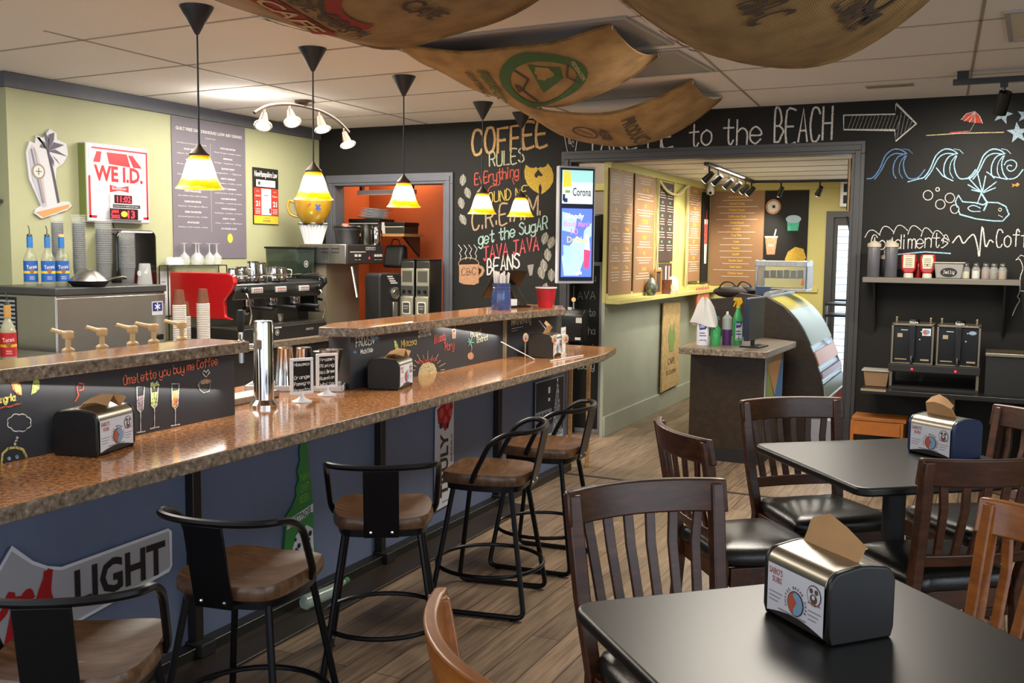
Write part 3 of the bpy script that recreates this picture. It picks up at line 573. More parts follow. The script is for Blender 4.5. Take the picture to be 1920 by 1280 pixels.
mb = art_mesh([('T', 'pale', 5, 'Refreshing', [60, 185, 250, 195, 42]), ('S', 'white', 3, [65, 165, 170, 172]), ('S', 'white', 3, [65, 150, 120, 154])])
ang = math.atan2(5.62-5.075, .12)
mb.v = [Vector((-2.5+math.cos(ang)*p.x-math.sin(ang)*p.y, 5.075+math.sin(ang)*p.x+math.cos(ang)*p.y, ZC+p.z)) for p in mb.v]
mb.build('chalk_lettering', None, pE)
def bartop(pts, par):
    o = MB().slab(pts, ZU, ZB).build('bar_top', GRAN, par, bevel=.004)
    o.data.materials.append(GEDGE)
    for p in o.data.polygons: p.material_index = 1 if abs(p.normal.z) < .5 else 0  # painted warm light on top faces only, plain laminate on the sides
bartop([(-2.68, .6), (-2.46, .6), (-2.46, 2.86), (-2.68, 2.86)], rbl)
bartop([(-2.47, 3.57), (-2.43, 4.69), (-2.32, 5.36), (-2.29, 5.47), (-2.43, 5.76), (-2.74, 5.76), (-2.74, 3.74), (-2.65, 3.53)], rbr)
# light strips under the raised tops
for y0, y1, x in ((1.0, 2.75, -2.48), (3.7, 5.0, -2.48)):
    area('bar_strip_light', (x, (y0+y1)/2, ZU-.004), (x-.03, (y0+y1)/2, 0), y1-y0, .02, .7, SOFT).rotation_euler = (0, rad(8), PI/2)

# ------------------------------------------------ signs on the bar front
face = lambda y, z: (-2.498, y, z)
t = thing('beer_sign', 'silver beer sign with red script and black capitals on the blue bar front', 'sign', (-2.495, 2.05, .36), PI/2)
pts = [(-.75, .04), (-.34, .10), (-.26, .135), (-.225, .175), (-.185, .225), (-.12, .165), (-.07, .135), (-.02, .118), (.41, .128), (.42, .118), (.42, .0), (.41, -.012), (.05, -.06), (-.15, -.09), (-.4, -.16), (-.75, -.2)]
m = MB(); m.poly(pts, -.012, 0); m.build('sign_plate', mat('silver_sign', '#b9bbc4', .3, .35), t, bevel=.004)
m = MB(); m.use(ink('#d7d8de', .3)); m.stroke(pts+[pts[0]], .01, -.0135); m.build('border', None, t)
m = MB(); m.use(mat('sign_black', '#1b1b1f', .35)); m.fit('LIGHT', .21, -.01, .37, .105, y=-.014, bold=.03); m.build('capitals', None, t)
m = MB(); m.use(mat('sign_red', '#a3161c', .4)); x = -.33
# script letters as thick strokes
def scr(p, w=.03): m.stroke([(q.x, q.y) for q in catmull([(a, b_, 0) for a, b_ in p], 6)], w, -.014)
scr([(-.47, .06), (-.52, .09), (-.6, .02), (-.6, -.1), (-.5, -.13), (-.42, -.06)], .036)
scr([(-.385, .03), (-.43, .0), (-.44, -.07), (-.40, -.11), (-.35, -.07), (-.345, .0), (-.385, .03)], .026)
scr([(-.245, .055), (-.29, .025), (-.305, -.045), (-.27, -.09), (-.22, -.055), (-.21, .02), (-.245, .055), (-.20, .045)], .028)
scr([(-.20, .045), (-.17, .065), (-.15, .105), (-.145, .075)], .022); scr([(-.13, .085), (-.145, .02), (-.165, -.05)], .03)
scr([(-.135, .06), (-.10, .095), (-.09, .08)], .022)
scr([(-.165, -.05), (-.10, -.01), (-.055, .09), (-.03, .135)], .02); scr([(-.035, .13), (-.04, .07), (-.02, .01), (-.05, -.03), (-.095, -.03)], .028)
scr([(-.03, .0), (.0, .02), (.02, .03)], .014)
m.v = [Vector((p.x*1.1-.03, p.y, p.z*1.05-.02)) for p in m.v]; m.build('script', None, t)
t = thing('seltzer_sign', 'tall narrow white sign with red berries on the blue bar front', 'sign', (-2.495, 4.365, .12), PI/2)
m = MB(); m.poly([(-.095, .02), (-.08, 0), (.09, .01), (.095, .03), (.095, .545), (.07, .57), (.0, .57), (-.09, .53)], -.01, 0); m.build('sign_plate', mat('sign_white', '#c9ccd6', .35), t, bevel=.003)
m = MB(); m.use(ink('#a81b22')); m.flat([(-.08, .52), (0, .56), (.07, .56), (.08, .52), (.06, .46), (.03, .42), (.0, .4), (-.03, .43), (-.07, .45)], -.012); m.use(ink('#c84a44'))
for x, z, r in ((-.04, .5, .025), (.02, .53, .022), (.05, .49, .02), (0, .46, .02)): m.disc(x, z, r, -.013)
m.use(ink('#2b2c44')); m.disc(-.045, .435, .016, -.013); m.disc(.02, .425, .014, -.013)
m.build('berries', None, t)
m = MB(); m.use(mat('sign_black', '#1b1b1f')); vs_ = m.v; m.fit('TRULY', 0, 0, .33, .075, y=-.012, bold=.03); m.v = [Vector((.0+.028-p.z, p.y, .06+.165+p.x)) for p in m.v]; m.build('capitals', None, t)
m = MB(); m.use(ink('#6a3a44')); m.fit('WILD BERRY', 0, 0, .3, .016, y=-.012); m.v = [Vector((.075-p.z, p.y, .23+p.x)) for p in m.v]; m.fit('hard seltzer', 0.02, .03, .09, .013, y=-.012); m.build('small_lettering', None, t)
t = thing('state_shaped_sign', 'green state shaped sign with a white band on the blue bar front', 'sign', (-2.495, 3.17, .2), PI/2)
m = MB(); m.poly([(-.1, -.08), (.12, -.08), (.1, .06), (.095, .2), (.075, .34), (.06, .46), (.035, .47), (.02, .455), (.015, .42), (.02, .39), (.0, .35), (.01, .31), (-.01, .28), (-.005, .25), (-.03, .215), (-.06, .19), (-.085, .17), (-.08, .12), (-.09, .05)], -.01, 0); m.build('sign_plate', mat('sign_green', '#2f7a3a', .45), t, bevel=.002)
m = MB(); m.use(ink('#d7dbe0')); m.flat([(-.078, .125), (.092, .16), (.093, .195), (-.068, .165)], -.0115); m.use(ink('#1c5a2b')); m.fit('SMUTTYNOSE', .008, .145, .15, .03, y=-.0125, bold=.02, rot=rad(10)); m.use(ink('#7fb04e'))
for i, q in enumerate(("NH's", 'CRAFT', 'BEER')): m.fit(q, .045-.004*i, .305-.045*i, .06, .032, y=-.0115, rot=rad(6))
m.build('lettering', None, t)
m = MB(); m.use(ink('#b9bec8')); m.flat([(-.06, .0), (-.02, .09), (.05, .115), (.09, .09), (.1, -.06), (.03, -.04), (-.03, -.05)], -.0115); m.use(ink('#22232b'))
for i in range(22):
    x = -.03+.12*random.random(); z = -.04+.13*random.random(); m.disc(x, z, .006+.006*random.random(), -.0125, n=8)
m.disc(.035, .085, .016, -.013); m.disc(.07, .075, .012, -.013); m.build('animal_picture', None, t)
t = thing('winter_photo', 'black and white winter street photo with a tall lit tree on the bar front', 'picture', (-2.495, 5.70, .21), PI/2)
m = MB(); m.box(-.225, .225, -.012, 0, 0, .43); m.build('print_panel', ink('#2a3142', .4), t)
m = MB(); m.use(ink('#c2cbd8')); m.rect(-.215, .215, .01, .08, -.0135); m.use(ink('#8d97a8')); m.rect(-.215, .03, .17, .24, -.0135); m.use(ink('#39414f'))
for x in (-.2, -.15, -.1, -.05): m.rect(x, x+.03, .18, .225, -.014)
m.use(ink('#5a6474')); m.rect(-.215, .2, .08, .14, -.0133); m.use(ink('#77808f')); m.flat([(.03, .05), (.2, .05), (.17, .2), (.13, .38), (.115, .41), (.1, .38), (.06, .2)], -.014)
m.use(ink('#e8ecf2'))
for i in range(70):
    z = .06+.33*random.random(); ww = .075*(1-(z-.06)/.36)+.005; x = .115+random.uniform(-ww, ww); m.disc(x, z, .0045, -.015, n=6)
m.disc(.115, .41, .01, -.015); m.rect(-.03, .0, .34, .38, -.0145); m.rect(-.03, .0, .29, .31, -.0145); m.build('photo', None, t)
m = MB(); m.use(ink('#b5b9c4')); m.stroke([(-.223, .002), (.223, .002), (.223, .428), (-.223, .428), (-.223, .002)], .006, -.014); m.build('border', None, t)

# loose boards leaning by the bar end
for i, (y, lab) in enumerate(((5.99, 'narrow pine board leaning at the bar end, nearest the blue front'), (6.06, 'narrow pine board leaning at the bar end, nearest the dark jamb'))):
    m = MB(); m.box(-.012, .012, -.03, .03, 0, .76); o = single(m, 'pine_board', lab, 'board', PINE, group='pine boards at the bar end', bevel=.002); o.location = (-2.47+.1*i-.02, 6.06+.07*i, .003); o.rotation_euler = (rad(6)*0, rad(0), .3)

# ------------------------------------------------ napkin dispensers
CARDINK = {}
def dispenser(label, loc, rz, side=BLACK, napk=0):
    t = thing('napkin_dispenser', label, 'napkin dispenser', loc, rz, 'napkin dispensers')
    w, d, h = .19, .15, .135
    prof = [(-d/2+.006, 0), (-d/2, .02), (-d/2, h-.03)]
    prof += [(-d/2+.03-.03*math.cos(rad(a)), h-.03+.03*math.sin(rad(a))) for a in (15, 30, 45, 60, 75, 90)]
    prof += [(-.02, h+.004), (0, h+.006), (.02, h+.004)]
    prof += [(d/2-.03+.03*math.cos(rad(a)), h-.03+.03*math.sin(rad(a))) for a in (90, 75, 60, 45, 30, 15)]+[(d/2, h-.03), (d/2, .02), (d/2-.006, 0)]
    for nm, x0, x1 in (('end_panel', -w/2, -w/2+.012), ('end_panel', w/2-.012, w/2)):
        m = MB(); m.sidepoly(prof, x0, x1); m.build(nm, side, t, bevel=.004)
    m = MB(); m.box(-w/2+.012, w/2-.012, -d/2+.006, d/2-.006, .004, h-.03); m.build('body', BLACK, t, bevel=.003)
    cp = [q for q in prof if q[1] > h-.035]
    ins = [(a*.9, b_-.006) for a, b_ in cp][::-1]
    m = MB(); m.sidepoly(cp+ins, -w/2+.012, w/2-.012); m.build('curved_top', mat('dispenser_steel', '#9d988a', .3, .9), t, bevel=.001)
    m = MB(); m.use(CARD); F_ = -d/2-.0005
    n = 8; z0 = .012; z1 = h-.028; a, bw = -w/2+.014, w/2-.014
    m.flat([(a+(bw-a)*i/n, z0+.012*math.sin(PI*i/n)) for i in range(n+1)]+[(bw, z1), (a, z1)], F_)
    m.use(ink('#a5533f')); m.fit("SABO'S", -.056, .088, .04, .012, y=F_-.001, bold=.01); m.fit('SUBS', -.052, .073, .028, .011, y=F_-.001, bold=.01)
    m.use(ink('#8b8790'))
    for i in range(3): m.rect(-.075, -.035-.006*i, .052-.008*i, .054-.008*i, F_-.001)
    for i in range(3): m.rect(.04, .075-.006*i, .05-.008*i, .052-.008*i, F_-.001)
    m.rect(-.045, .035, .024, .027, F_-.001)
    m.build('card', None, t)
    e = MB(); e.use(ink('#3c2a22')); e.disc(.004, .05, .0235, F_-.001); e.use(ink('#b4553f')); e.disc(.004, .05, .0215, F_-.0015)
    e.use(ink('#7aa0bd')); pts = [(.004+.0215*math.cos(rad(an)), .05+.0215*math.sin(rad(an))) for an in range(-100, 101, 10)]+[(-.002, .064), (.009, .053), (.0, .04)]
    e.flat(pts, F_-.002); e.use(ink('#3a2c28'))
    for i, ch in enumerate('COFFEE BREAK CAFE'):
        an = rad(200-220*i/16); e.text(ch, .004+.0265*math.cos(an), .05+.0265*math.sin(an), .0055, F_-.0012, bold=.015, rot=an-PI/2)
    e.use(ink('#4a4038')); e.disc(.055, .082, .0195, F_-.001); e.use(CARD); e.disc(.055, .082, .0175, F_-.0015); e.use(ink('#5d4a3c')); e.disc(.055, .076, .010, F_-.002, .009); e.disc(.048, .09, .005, F_-.002); e.disc(.062, .09, .005, F_-.002); e.use(CARD); e.disc(.055, .079, .004, F_-.0025); e.use(ink('#a5533f')); e.rect(.04, .073, .0655, .068, F_-.0025)
    e.build('emblem', None, t)
    # napkin: a folded sheet with thickness
    if napk == 0: prof2 = [(-.055, .0, .018), (-.05, -.012, .062), (.0, -.02, .06), (.06, -.028, .045), (.085, -.03, .03)]
    m = MB(); vs = []; fs = []
    if napk == 1: rows = [(-.01, h+.004), (-.03, h+.045), (-.012, h+.062)]
    else: rows = [(.0, h-.002), (.012, h+.026), (.018, h+.045), (.022, h+.052)]
    cols = [(-.078, -.002), (-.03, .006), (.02, .0), (.075, -.010)] if napk == 0 else [(-.07, .0), (-.03, .008), (.01, .002), (.05, -.012)]
    if napk == 2: rows = [(.0, h+.002), (-.012, h+.018), (-.045, h+.022), (-.08, h+.012)]; cols = [(-.075, 0), (-.03, .012), (.02, -.004), (.07, .006)]
    for k, th in enumerate((0, .0025)):
        for y, z in rows:
            for x, dz in cols: vs.append((x*(1-(.0 if napk == 0 else .12)*(rows.index((y, z)))), y+th, z+dz*rows.index((y, z))*.8+th))
    nc, nr = len(cols), len(rows); N = nc*nr
    for i in range(nr-1):
        for j in range(nc-1):
            q = (i*nc+j, i*nc+j+1, (i+1)*nc+j+1, (i+1)*nc+j); fs += [q[::-1], tuple(N+k for k in q)]
    ring = [j for j in range(nc)]+[i*nc+nc-1 for i in range(1, nr)]+[(nr-1)*nc+j for j in range(nc-2, -1, -1)]+[i*nc for i in range(nr-2, 0, -1)]
    for i in range(len(ring)): a_, b_ = ring[i], ring[(i+1) % len(ring)]; fs.append((a_, b_, N+b_, N+a_))
    m.add(vs, fs); m.build('napkin', KRAFT, t)
    return t
dispenser('black napkin dispenser on the bar in front of the drink glass drawings', (-2.422, 2.115, ZC), rad(103), napk=2)
dispenser('black napkin dispenser on the bar right of the little framed chalk signs', (-2.405, 3.73, ZC), rad(102), napk=2)
dispenser('napkin dispenser at the far end of the bar, among rolled cards', (-2.33, 5.27, ZC), rad(96), side=DSTEEL, napk=1)
for i, (x, y, z, lab) in enumerate(((-2.375, 5.10, .955, 'round paper badge standing left of the far bar dispenser'), (-2.345, 5.20, .955, 'round paper badge against the far bar dispenser, left side'), (-2.30, 5.36, .95, 'round paper badge against the far bar dispenser, right side'))):
    t = thing('round_badge', lab, 'badge', ((-2.36, -2.225, -2.225)[i], (5.07, 5.17, 5.34)[i], ZC), rad(82), 'round badges on the bar end')
    m = MB(); m.lathe([(.0, .0), (.024, .0), (.026, .004), (.024, .008), (0, .008)], (0, 0, .125-.01*i), 20, 'y', cap=False); m.build('badge_disc', CREAM, t)
    m = MB(); m.use(ink('#7aa0bd')); m.disc(0, .125-.01*i, .018, -.001); m.use(ink('#c0562f')); m.flat([(.016*math.cos(rad(a)), .125-.01*i+.016*math.sin(rad(a))) for a in range(150, 331, 20)], -.002); m.build('print', None, t)
    m = MB(); m.cyl((0, .006, 0), (0, .006, .11), .002, n=6); m.build('stick', CREAM, t)
m = MB(); m.box(-.045, .045, -.001, .001, .0, .16); t = thing('price_card', 'white paper card standing upright at the far bar end', 'card', (-2.30, 5.47, ZC), rad(95)); m.build('sheet', PAPER, t)
m = MB(); m.use(ink('#55555c'))
for i, q in enumerate(('GLUTEN FREE', 'is it', 'mixed', 'nuts')): m.text(q, 0, .13-.034*i, .008, -.0025)
m.build('lettering', None, t)
for a, b_, lab in (((-2.20, 5.05, ZC+.004), (-2.15, 5.42, ZC+.004), 'thin white straw lying flat on the far bar end'), ((-2.485, 5.0, ZC+.1), (-2.3, 5.06, ZC+.004), 'thin white straw leaning low against the far bar panel'), ((-2.42, 5.38, 1.03), (-2.25, 5.40, ZC+.004), 'thin white straw leaning steeply beside the upright card')):
    m = MB(); m.cyl(a, b_, .003, n=8); single(m, 'drinking_straw', lab, 'straw', WHITE, group='straws at the bar end')

# ------------------------------------------------ on the bar
t = thing('beer_tap_tower', 'polished chrome beer tap column between the two raised bar sections', 'beer tap', (-2.53, 3.02, ZC))
m = MB(); m.lathe([(.056, 0), (.056, .012), (.048, .02), (.04, .03)], n=32); m.build('flange', CHROME, t)
m = MB(); m.lathe([(.038, .02), (.038, .325), (.036, .335), (.03, .338)], n=40); m.build('column', CHROME, t)
f = MB(); f.cyl((-.03, -.01, .235), (-.085, -.03, .235), .009); f.cyl((-.085, -.03, .17), (-.085, -.03, .29), .011); f.ball((-.085, -.03, .25), .017); f.ball((-.085, -.03, .22), .015); fo = f.build('faucet', CHROME, t)
m = MB(); m.lathe([(.008, .29), (.013, .3), (.015, .36), (.012, .375), (.0, .378)], (-.085, -.03, 0), cap=False); m.build('tap_handle', MATTE, fo)
tr = MB(); tr.box(-2.62, -2.52, 2.86, 3.2, ZC, ZC+.03); single(tr, 'drip_tray', 'low grey drip tray at the foot of the chrome tap column', 'tray', STEEL, bevel=.004, loc=(-.12, .05, 0))
tm = MB(); tm.box(-.08, .08, -.21, .21, 0, .006); tm.box(-.08, .08, -.21, -.202, 0, .026); tm.box(-.08, .08, .202, .21, 0, .026); tm.box(-.08, -.072, -.21, .21, 0, .026); tm.box(.072, .08, -.21, .21, 0, .026)
single(tm, 'serving_tray', 'white rimmed tray holding steel shakers beside the tap column', 'tray', WHITE, bevel=.002, loc=(-2.72, 3.465, ZC), rz=rad(-62))
SH = [((-2.86, 3.41), 'steel cocktail shaker cup on the tray, nearest the tap column'), ((-2.775, 3.455), 'steel cocktail shaker cup in the middle of the tray'), ((-2.70, 3.49), 'steel cocktail shaker cup behind the first framed chalk sign')]
for i, ((x, y), lab) in enumerate(SH):
    m = MB(); m.lathe([(.048, 0), (.047, .004), (.032, .172), (.034, .176), (.032, .179), (.0, .18)], cap=False, n=28); o = single(m, 'shaker_cup', lab, 'shaker cup', CHROME, group='steel shaker cups', loc=(x, y, ZC+.0065))
t = thing('ice_bucket', 'black and steel ice bucket behind the framed chalk signs', 'bucket', (-2.60, 3.505, ZC+.0065), rad(10))
m = MB(); m.lathe([(.045, 0), (.058, .03), (.06, .13), (.05, .165)], n=28); m.build('bucket', BLACK, t)
m = MB(); m.lathe([(.03, .06), (.05, .175), (.053, .178), (.048, .176), (.03, .07)], (.045, -.03, -.0), 28); m.build('metal_cup', STEEL, t)
SIGN1 = (-2.48, 3.19, ZC); SIGN2 = (-2.50, 3.385, ZC)
def chalk_sign(label, loc, rz, words):
    t = thing('framed_chalk_sign', label, 'sign', loc, rz, 'small framed chalk signs')
    m = MB(); m.lathe([(.04, 0), (.041, .004), (.02, .012), (.009, .022), (.008, .04)], n=24); m.build('foot', WHITE, t)
    m = MB(); w2, z0, z1 = .049, .032, .178
    for a in ((-w2, w2, z0, z0+.012), (-w2, w2, z1-.012, z1), (-w2, -w2+.012, z0+.012, z1-.012), (w2-.012, w2, z0+.012, z1-.012)): m.box(a[0], a[1], -.006, .006, a[2], a[3])
    m.build('frame', WHITE, t, bevel=.002)
    m = MB(); m.box(-w2+.01, w2-.01, -.002, .003, z0+.01, z1-.01); bd = m.build('slate', BOARD, t)
    m = MB(); m.use(chalk('white'))
    for i, q in enumerate(words): q and chalk_text(m, q, -.034, .145-.026*i-.0, .034 if len(q) > 4 else .015, .149-.026*i, .013, .0028, -.003)
    m.build('lettering', None, bd)
chalk_sign('white framed chalk sign on a round foot, nearer the tap column', SIGN1, rad(62), ['Mimosas', '', 'Orange', 'Pomegra', 'Grapefru'])
chalk_sign('white framed chalk sign on a round foot, nearer the napkin dispenser', SIGN2, rad(64), ['Frozen', 'Rising', 'Hot Brew', 'Russian', 'White', 'Sunrise'])
# straw jar, card terminal and red cup on the raised top
t = thing('straw_jar', 'blue glass jar full of white wrapped straws on the raised bar', 'jar', (-2.55, 5.13, ZB))
m = MB(); m.lathe([(.055, 0), (.058, .006), (.054, .1), (.05, .12), (.054, .126), (.05, .132), (.052, .15), (.054, .155)], n=28); m.build('jar', mat('blue_glass', '#3c4f86', .12, alpha=.9, coat=.5), t)
s = MB()
for i in range(34):
    a = random.uniform(0, 2*PI); r = .042*math.sqrt(random.random()); s.cyl((r*.7*math.cos(a), r*.7*math.sin(a), .03), (r*1.15*math.cos(a), r*1.15*math.sin(a), (.205+random.uniform(-.012, .02))), .0045, n=6)
s.build('straws', ink('#d9d6d2', .6), t)['kind'] = 'stuff'
t = thing('card_terminal', 'black tilted point of sale screen on the raised bar', 'point of sale terminal', (-2.60, 5.40, ZB), rad(70))
m = MB(); m.box(-.09, .10, -.05, .08, 0, .012); m.cyl((.03, .0, .012), (.03, .0, .02), .03); m.build('base', BLACK, t, bevel=.003)
m = MB(); m.sidepoly([(-.03, .012), (.015, .012), (.10, .12), (.07, .135)], .02, .09); m.build('arm', DSTEEL, t, bevel=.003)
m = MB(); m.sidepoly([(.13, .06), (.145, .055), (.02, .225), (.005, .22)], -.14, .13); m.build('screen', BLACK, t, bevel=.004)
m = MB(); m.box(-.08, -.0, -.03, .03, .013, .05); m.build('receipt', PAPER, t)
t = thing('red_cup', 'red ice cream tub cup on the raised bar beside the card terminal', 'cup', (-2.435, 5.51, ZB))
m = MB(); m.lathe([(.045, 0), (.047, .004), (.062, .118), (.0, .118)], n=28, cap=False); m.build('cup', mat('red_cup', '#b0202a', .4, var=.25, scale=14), t)
m = MB(); m.lathe([(.06, .116), (.066, .117), (.066, .124), (.06, .124)], n=28, cap=False); m.build('rim', WHITE, t)
# syrup pumps behind the raised top
PY = [(2.31, 'cream syrup pump behind the raised bar, leftmost of five'), (2.45, 'cream syrup pump behind the raised bar, second from the left'), (2.585, 'cream syrup pump behind the raised bar, middle of five'), (2.685, 'cream syrup pump behind the raised bar, fourth from the left'), (2.825, 'cream syrup pump behind the raised bar, nearest the tap column')]
pump0 = None
for y, lab in PY:
    if pump0 is None:
        t = pump0 = thing('syrup_pump', lab, 'syrup pump', (-2.80, y*1.015, ZC), rad(-15), 'cream syrup pumps')
        m = MB(); m.lathe([(.035, 0), (.037, .005), (.037, .2), (.016, .235), (.015, .25)], n=20); m.build('bottle', mat('syrup_bottle', '#6a4326', .2, coat=.4), t)
        m = MB(); m.lathe([(.02, .245), (.021, .247), (.021, .267), (.016, .272), (.009, .275), (.009, .31)], n=18); m.build('collar', CREAM, t)
        m = MB(); m.lathe([(.016, .305), (.019, .311), (.019, .327), (.014, .331)], n=18)
        m.tube([(0, 0, .321), (-.03, -.01, .324), (-.07, -.02, .332), (-.074, -.021, .325)], [.009, .008, .006, .005], 8); m.build('pump_head', CREAM, t)
    else: dup(pump0, (-2.80, y*1.015, ZC), rad(-15+random.uniform(-12, 12)), lab)
# ================================================================== behind the bar
CT = .78
m = MB(); m.box(-5.345, -4.55, 5.05, 7.15, CT-.04, CT); m.box(-4.55, -4.03, 6.55, 7.15, CT-.04, CT)
o = m.build('worktop', GEDGE); tag(o, 'speckled brown back worktop carrying the coffee machines along the green wall', 'worktop')
m = MB(); m.box(-5.34, -4.6, 5.05, 7.14, 0, CT-.041); m.box(-4.6, -4.05, 6.6, 7.14, 0, CT-.041); single(m, 'base_cabinet', 'dark base cabinet under the speckled back worktop', 'cabinet', DTRIM)
t = thing('cup_stand', 'plain brown stand under the paper coffee cup stacks', 'stand', (-4.62, 4.87, 0), PI/2)
m = MB(); m.box(-.17, .17, -.08, .2, .8, .83); m.build('top_board', GEDGE, t); m = MB(); m.box(-.16, .16, -.06, .19, 0, .8); m.build('body', DTRIM, t)
# ---- ice machine
t = thing('ice_machine', 'large stainless steel ice machine against the green wall, cups on top', 'ice machine', (-4.7, 4.27, 0), PI/2)
m = MB(); m.box(-.41, .405, 0, .6, .0, 1.165); m.build('cabinet', mat('ice_steel', '#c2bfba', .27, .9, var=.06, scale=3, stretch=(3, 3, .3)), t, bevel=.006)
m = MB(); m.box(-.415, .41, -.012, .61, 1.165, 1.208); m.build('lid', mat('ice_lid', '#3b3c3c', .4), t, bevel=.006)
m = MB(); m.box(-.41, .40, -.008, 0, .3, 1.15); m.build('front_panel', MT['ice_steel'], t, bevel=.003)
m = MB()
for i in range(11): m.box(-.418, -.409, .33, .52, .88+.024*i, .892+.024*i)
m.build('louvers', ink('#8f959c', .4), t)
m = MB(); m.box(-.413, -.408, .32, .53, .86, 1.15); m.build('louver_recess', MATTE, t)
m = MB(); m.use(ink('#c6c9cc', .4)); m.rect(.285, .375, 1.02, 1.105, -.010); m.use(ink('#20297c', .4)); m.rect(.292, .368, 1.045, 1.099, -.011); m.use(ink('#d4d6dc'))
for k in range(3):
    a = rad(60*k+30); m.stroke([(.33-.022*math.cos(a), 1.072-.022*math.sin(a)), (.33+.022*math.cos(a), 1.072+.022*math.sin(a))], .008, -.012)
m.build('snowflake_badge', None, t)
m = MB(); m.box(.30, .36, -.03, -.008, .865, .9); m.build('latch', BLACK, t, bevel=.004)
IZ = 1.208
def syrup_bottle(label, loc, rz, lab_col, cap_col, cork=False, liquid='#a9ad94'):
    t = thing('syrup_bottle', label, 'bottle', loc, rz, 'syrup bottles')
    m = MB(); m.lathe([(.036, 0), (.038, .004), (.038, .155), (.03, .18), (.015, .215), (.013, .27), (.015, .272), (.015, .285)], n=24); m.build('bottle', mat('bottle_glass_'+lab_col.strip('#'), liquid, .08, alpha=.38 if cap_col == '#2a6cb0' else .7, coat=.5), t)
    L = MB(); L.use(ink(lab_col, .5)); n = 14
    def cyl_patch(z0, z1, r, a0, a1):
        vs = []; 
        for i in range(n+1):
            a = rad(a0+(a1-a0)*i/n); vs += [(r*math.cos(a), r*math.sin(a), z0), (r*math.cos(a), r*math.sin(a), z1)]
        L.add(vs, [(2*i, 2*i+2, 2*i+3, 2*i+1) for i in range(n)])
    cyl_patch(.03, .15, .0386, -170, -10); L.use(ink('#d9b230', .5)); cyl_patch(.078, .092, .0389, -170, -10); L.use(ink('#8a5a2a')); L.disc(0, .09, .012, -.0392, n=12)
    L.use(ink('#e4e4e4', .5)); L.fit('Torani', 0, .105, .052, .022, y=-.0402, rot=rad(6)); L.fit('FRENCH', 0, .055, .025, .007, y=-.0395); L.fit('VANILLA', 0, .044, .028, .007, y=-.0395); L.build('label', None, t)
    m = MB(); m.lathe([(.0165, .225), (.0165, .287), (.012, .288)], n=18, cap=False); m.build('neck_sleeve', ink(cap_col, .5), t)
    m = MB()
    if cork: m.lathe([(.017, .288), (.017, .303), (.0, .303)], n=16, cap=False); m.build('cork', CREAM, t)
    else:
        m.lathe([(.013, .288), (.015, .29), (.013, .3), (.004, .303), (.003, .305)], n=14); m.tube([(0, 0, .303), (0, 0, .33), (-.006, 0, .35)], .0025, 6); m.build('pour_spout', DSTEEL, t)
    return t
syrup_bottle('clear blue labelled syrup bottle on the ice machine, leftmost', (-4.95, 3.905, IZ), rad(62), '#1f55a0', '#2a6cb0')
syrup_bottle('clear blue labelled syrup bottle on the ice machine, middle of three', (-4.88, 3.965, IZ), rad(62), '#1f55a0', '#2a6cb0')
syrup_bottle('clear blue labelled syrup bottle with a cork, beside the cup stacks', (-4.88, 4.06, IZ), rad(62), '#1f55a0', '#2a6cb0', cork=True)
m = MB(); m.box(-5.3, -4.3, 2.2, 3.78, .82, .86); o = m.build('side_worktop', STEEL); tag(o, 'steel side worktop carrying bottles left of the ice machine', 'worktop'); m = MB(); m.box(-5.28, -4.32, 2.22, 3.76, 0, .819); single(m, 'side_cabinet', 'dark cabinet under the steel side worktop left of the ice machine', 'cabinet', DTRIM)
syrup_bottle('red labelled syrup bottle behind the raised bar at the left', (-4.42, 3.345, .861), rad(55), '#b0202a', '#b98d4a')
t = thing('liqueur_bottle', 'yellow labelled liqueur bottle with a red shoulder band at far left behind the bar', 'bottle', (-4.42, 3.22, .861), rad(55))
m = MB(); m.lathe([(.042, 0), (.044, .005), (.044, .19), (.03, .23), (.014, .25), (.013, .31), (.0, .312)], n=24, cap=False); m.build('bottle', mat('bottle_glass_amber', '#c9b48a', .1, alpha=.8, coat=.5), t)
m = MB(); m.lathe([(.0446, .05), (.0446, .185)], n=24, cap=False); m.build('label', ink('#d9a020', .5), t)
m = MB(); m.lathe([(.045, .188), (.036, .215)], n=24, cap=False); m.build('shoulder_band', ink('#b83a2a', .5), t)
m = MB(); m.use(ink('#8a1f1a')); m.fit('KAHLUA', 0, .13, .06, .02, y=-.0475, bold=.02); m.build('lettering', None, t)
m = MB(); m.lathe([(.038, 0), (.04, .004), (.04, .19), (.016, .25), (.015, .34), (.0, .342)], n=20, cap=False); single(m, 'dark_bottle', 'tall dark bottle at the far left, behind the yellow labelled bottle', 'bottle', mat('bottle_dark', '#3b3a30', .15, coat=.4), group='syrup bottles', loc=(-4.55, 3.27, .861))
# clear cups nested into stacks, each cup a thing of its own
CUPM = mat('clear_cup_plastic', '#dfe4e4', .18, alpha=.06)
CUPR = mat('clear_cup_rim', '#e4e8e8', .15, alpha=.24)
def cup_mesh(rb, rt, h):
    m = MB(); m.use(CUPM); m.lathe([(rb, 0), (rb, .002), (rt, h-.004)], n=18, cap=False); m.lathe([(0, .001), (rb, .001)], n=18, cap=False); m.use(CUPR); m.lathe([(rt, h-.004), (rt+.0035, h-.003), (rt+.0035, h), (rt-.001, h)], n=18, cap=False); return m
def stack(label, x, y, n, dz, rb, rt, h, flip=False, z0=IZ):
    base = None
    for i in range(n):
        if base is None:
            m = cup_mesh(rb, rt, h)
            if flip: m.v = [Vector((p.x, -p.y, h-p.z)) for p in m.v]
            base = o = m.build('plastic_cup')
        else: o = base.copy(); COL.objects.link(o)
        o.location = (x, y, z0+i*dz); tag(o, label, 'cup', 'clear plastic cups on the ice machine')
stack('clear plastic cup in the tall stack next to the blue bottles', -5.0, 4.135, 26, .0125, .028, .037, .11)
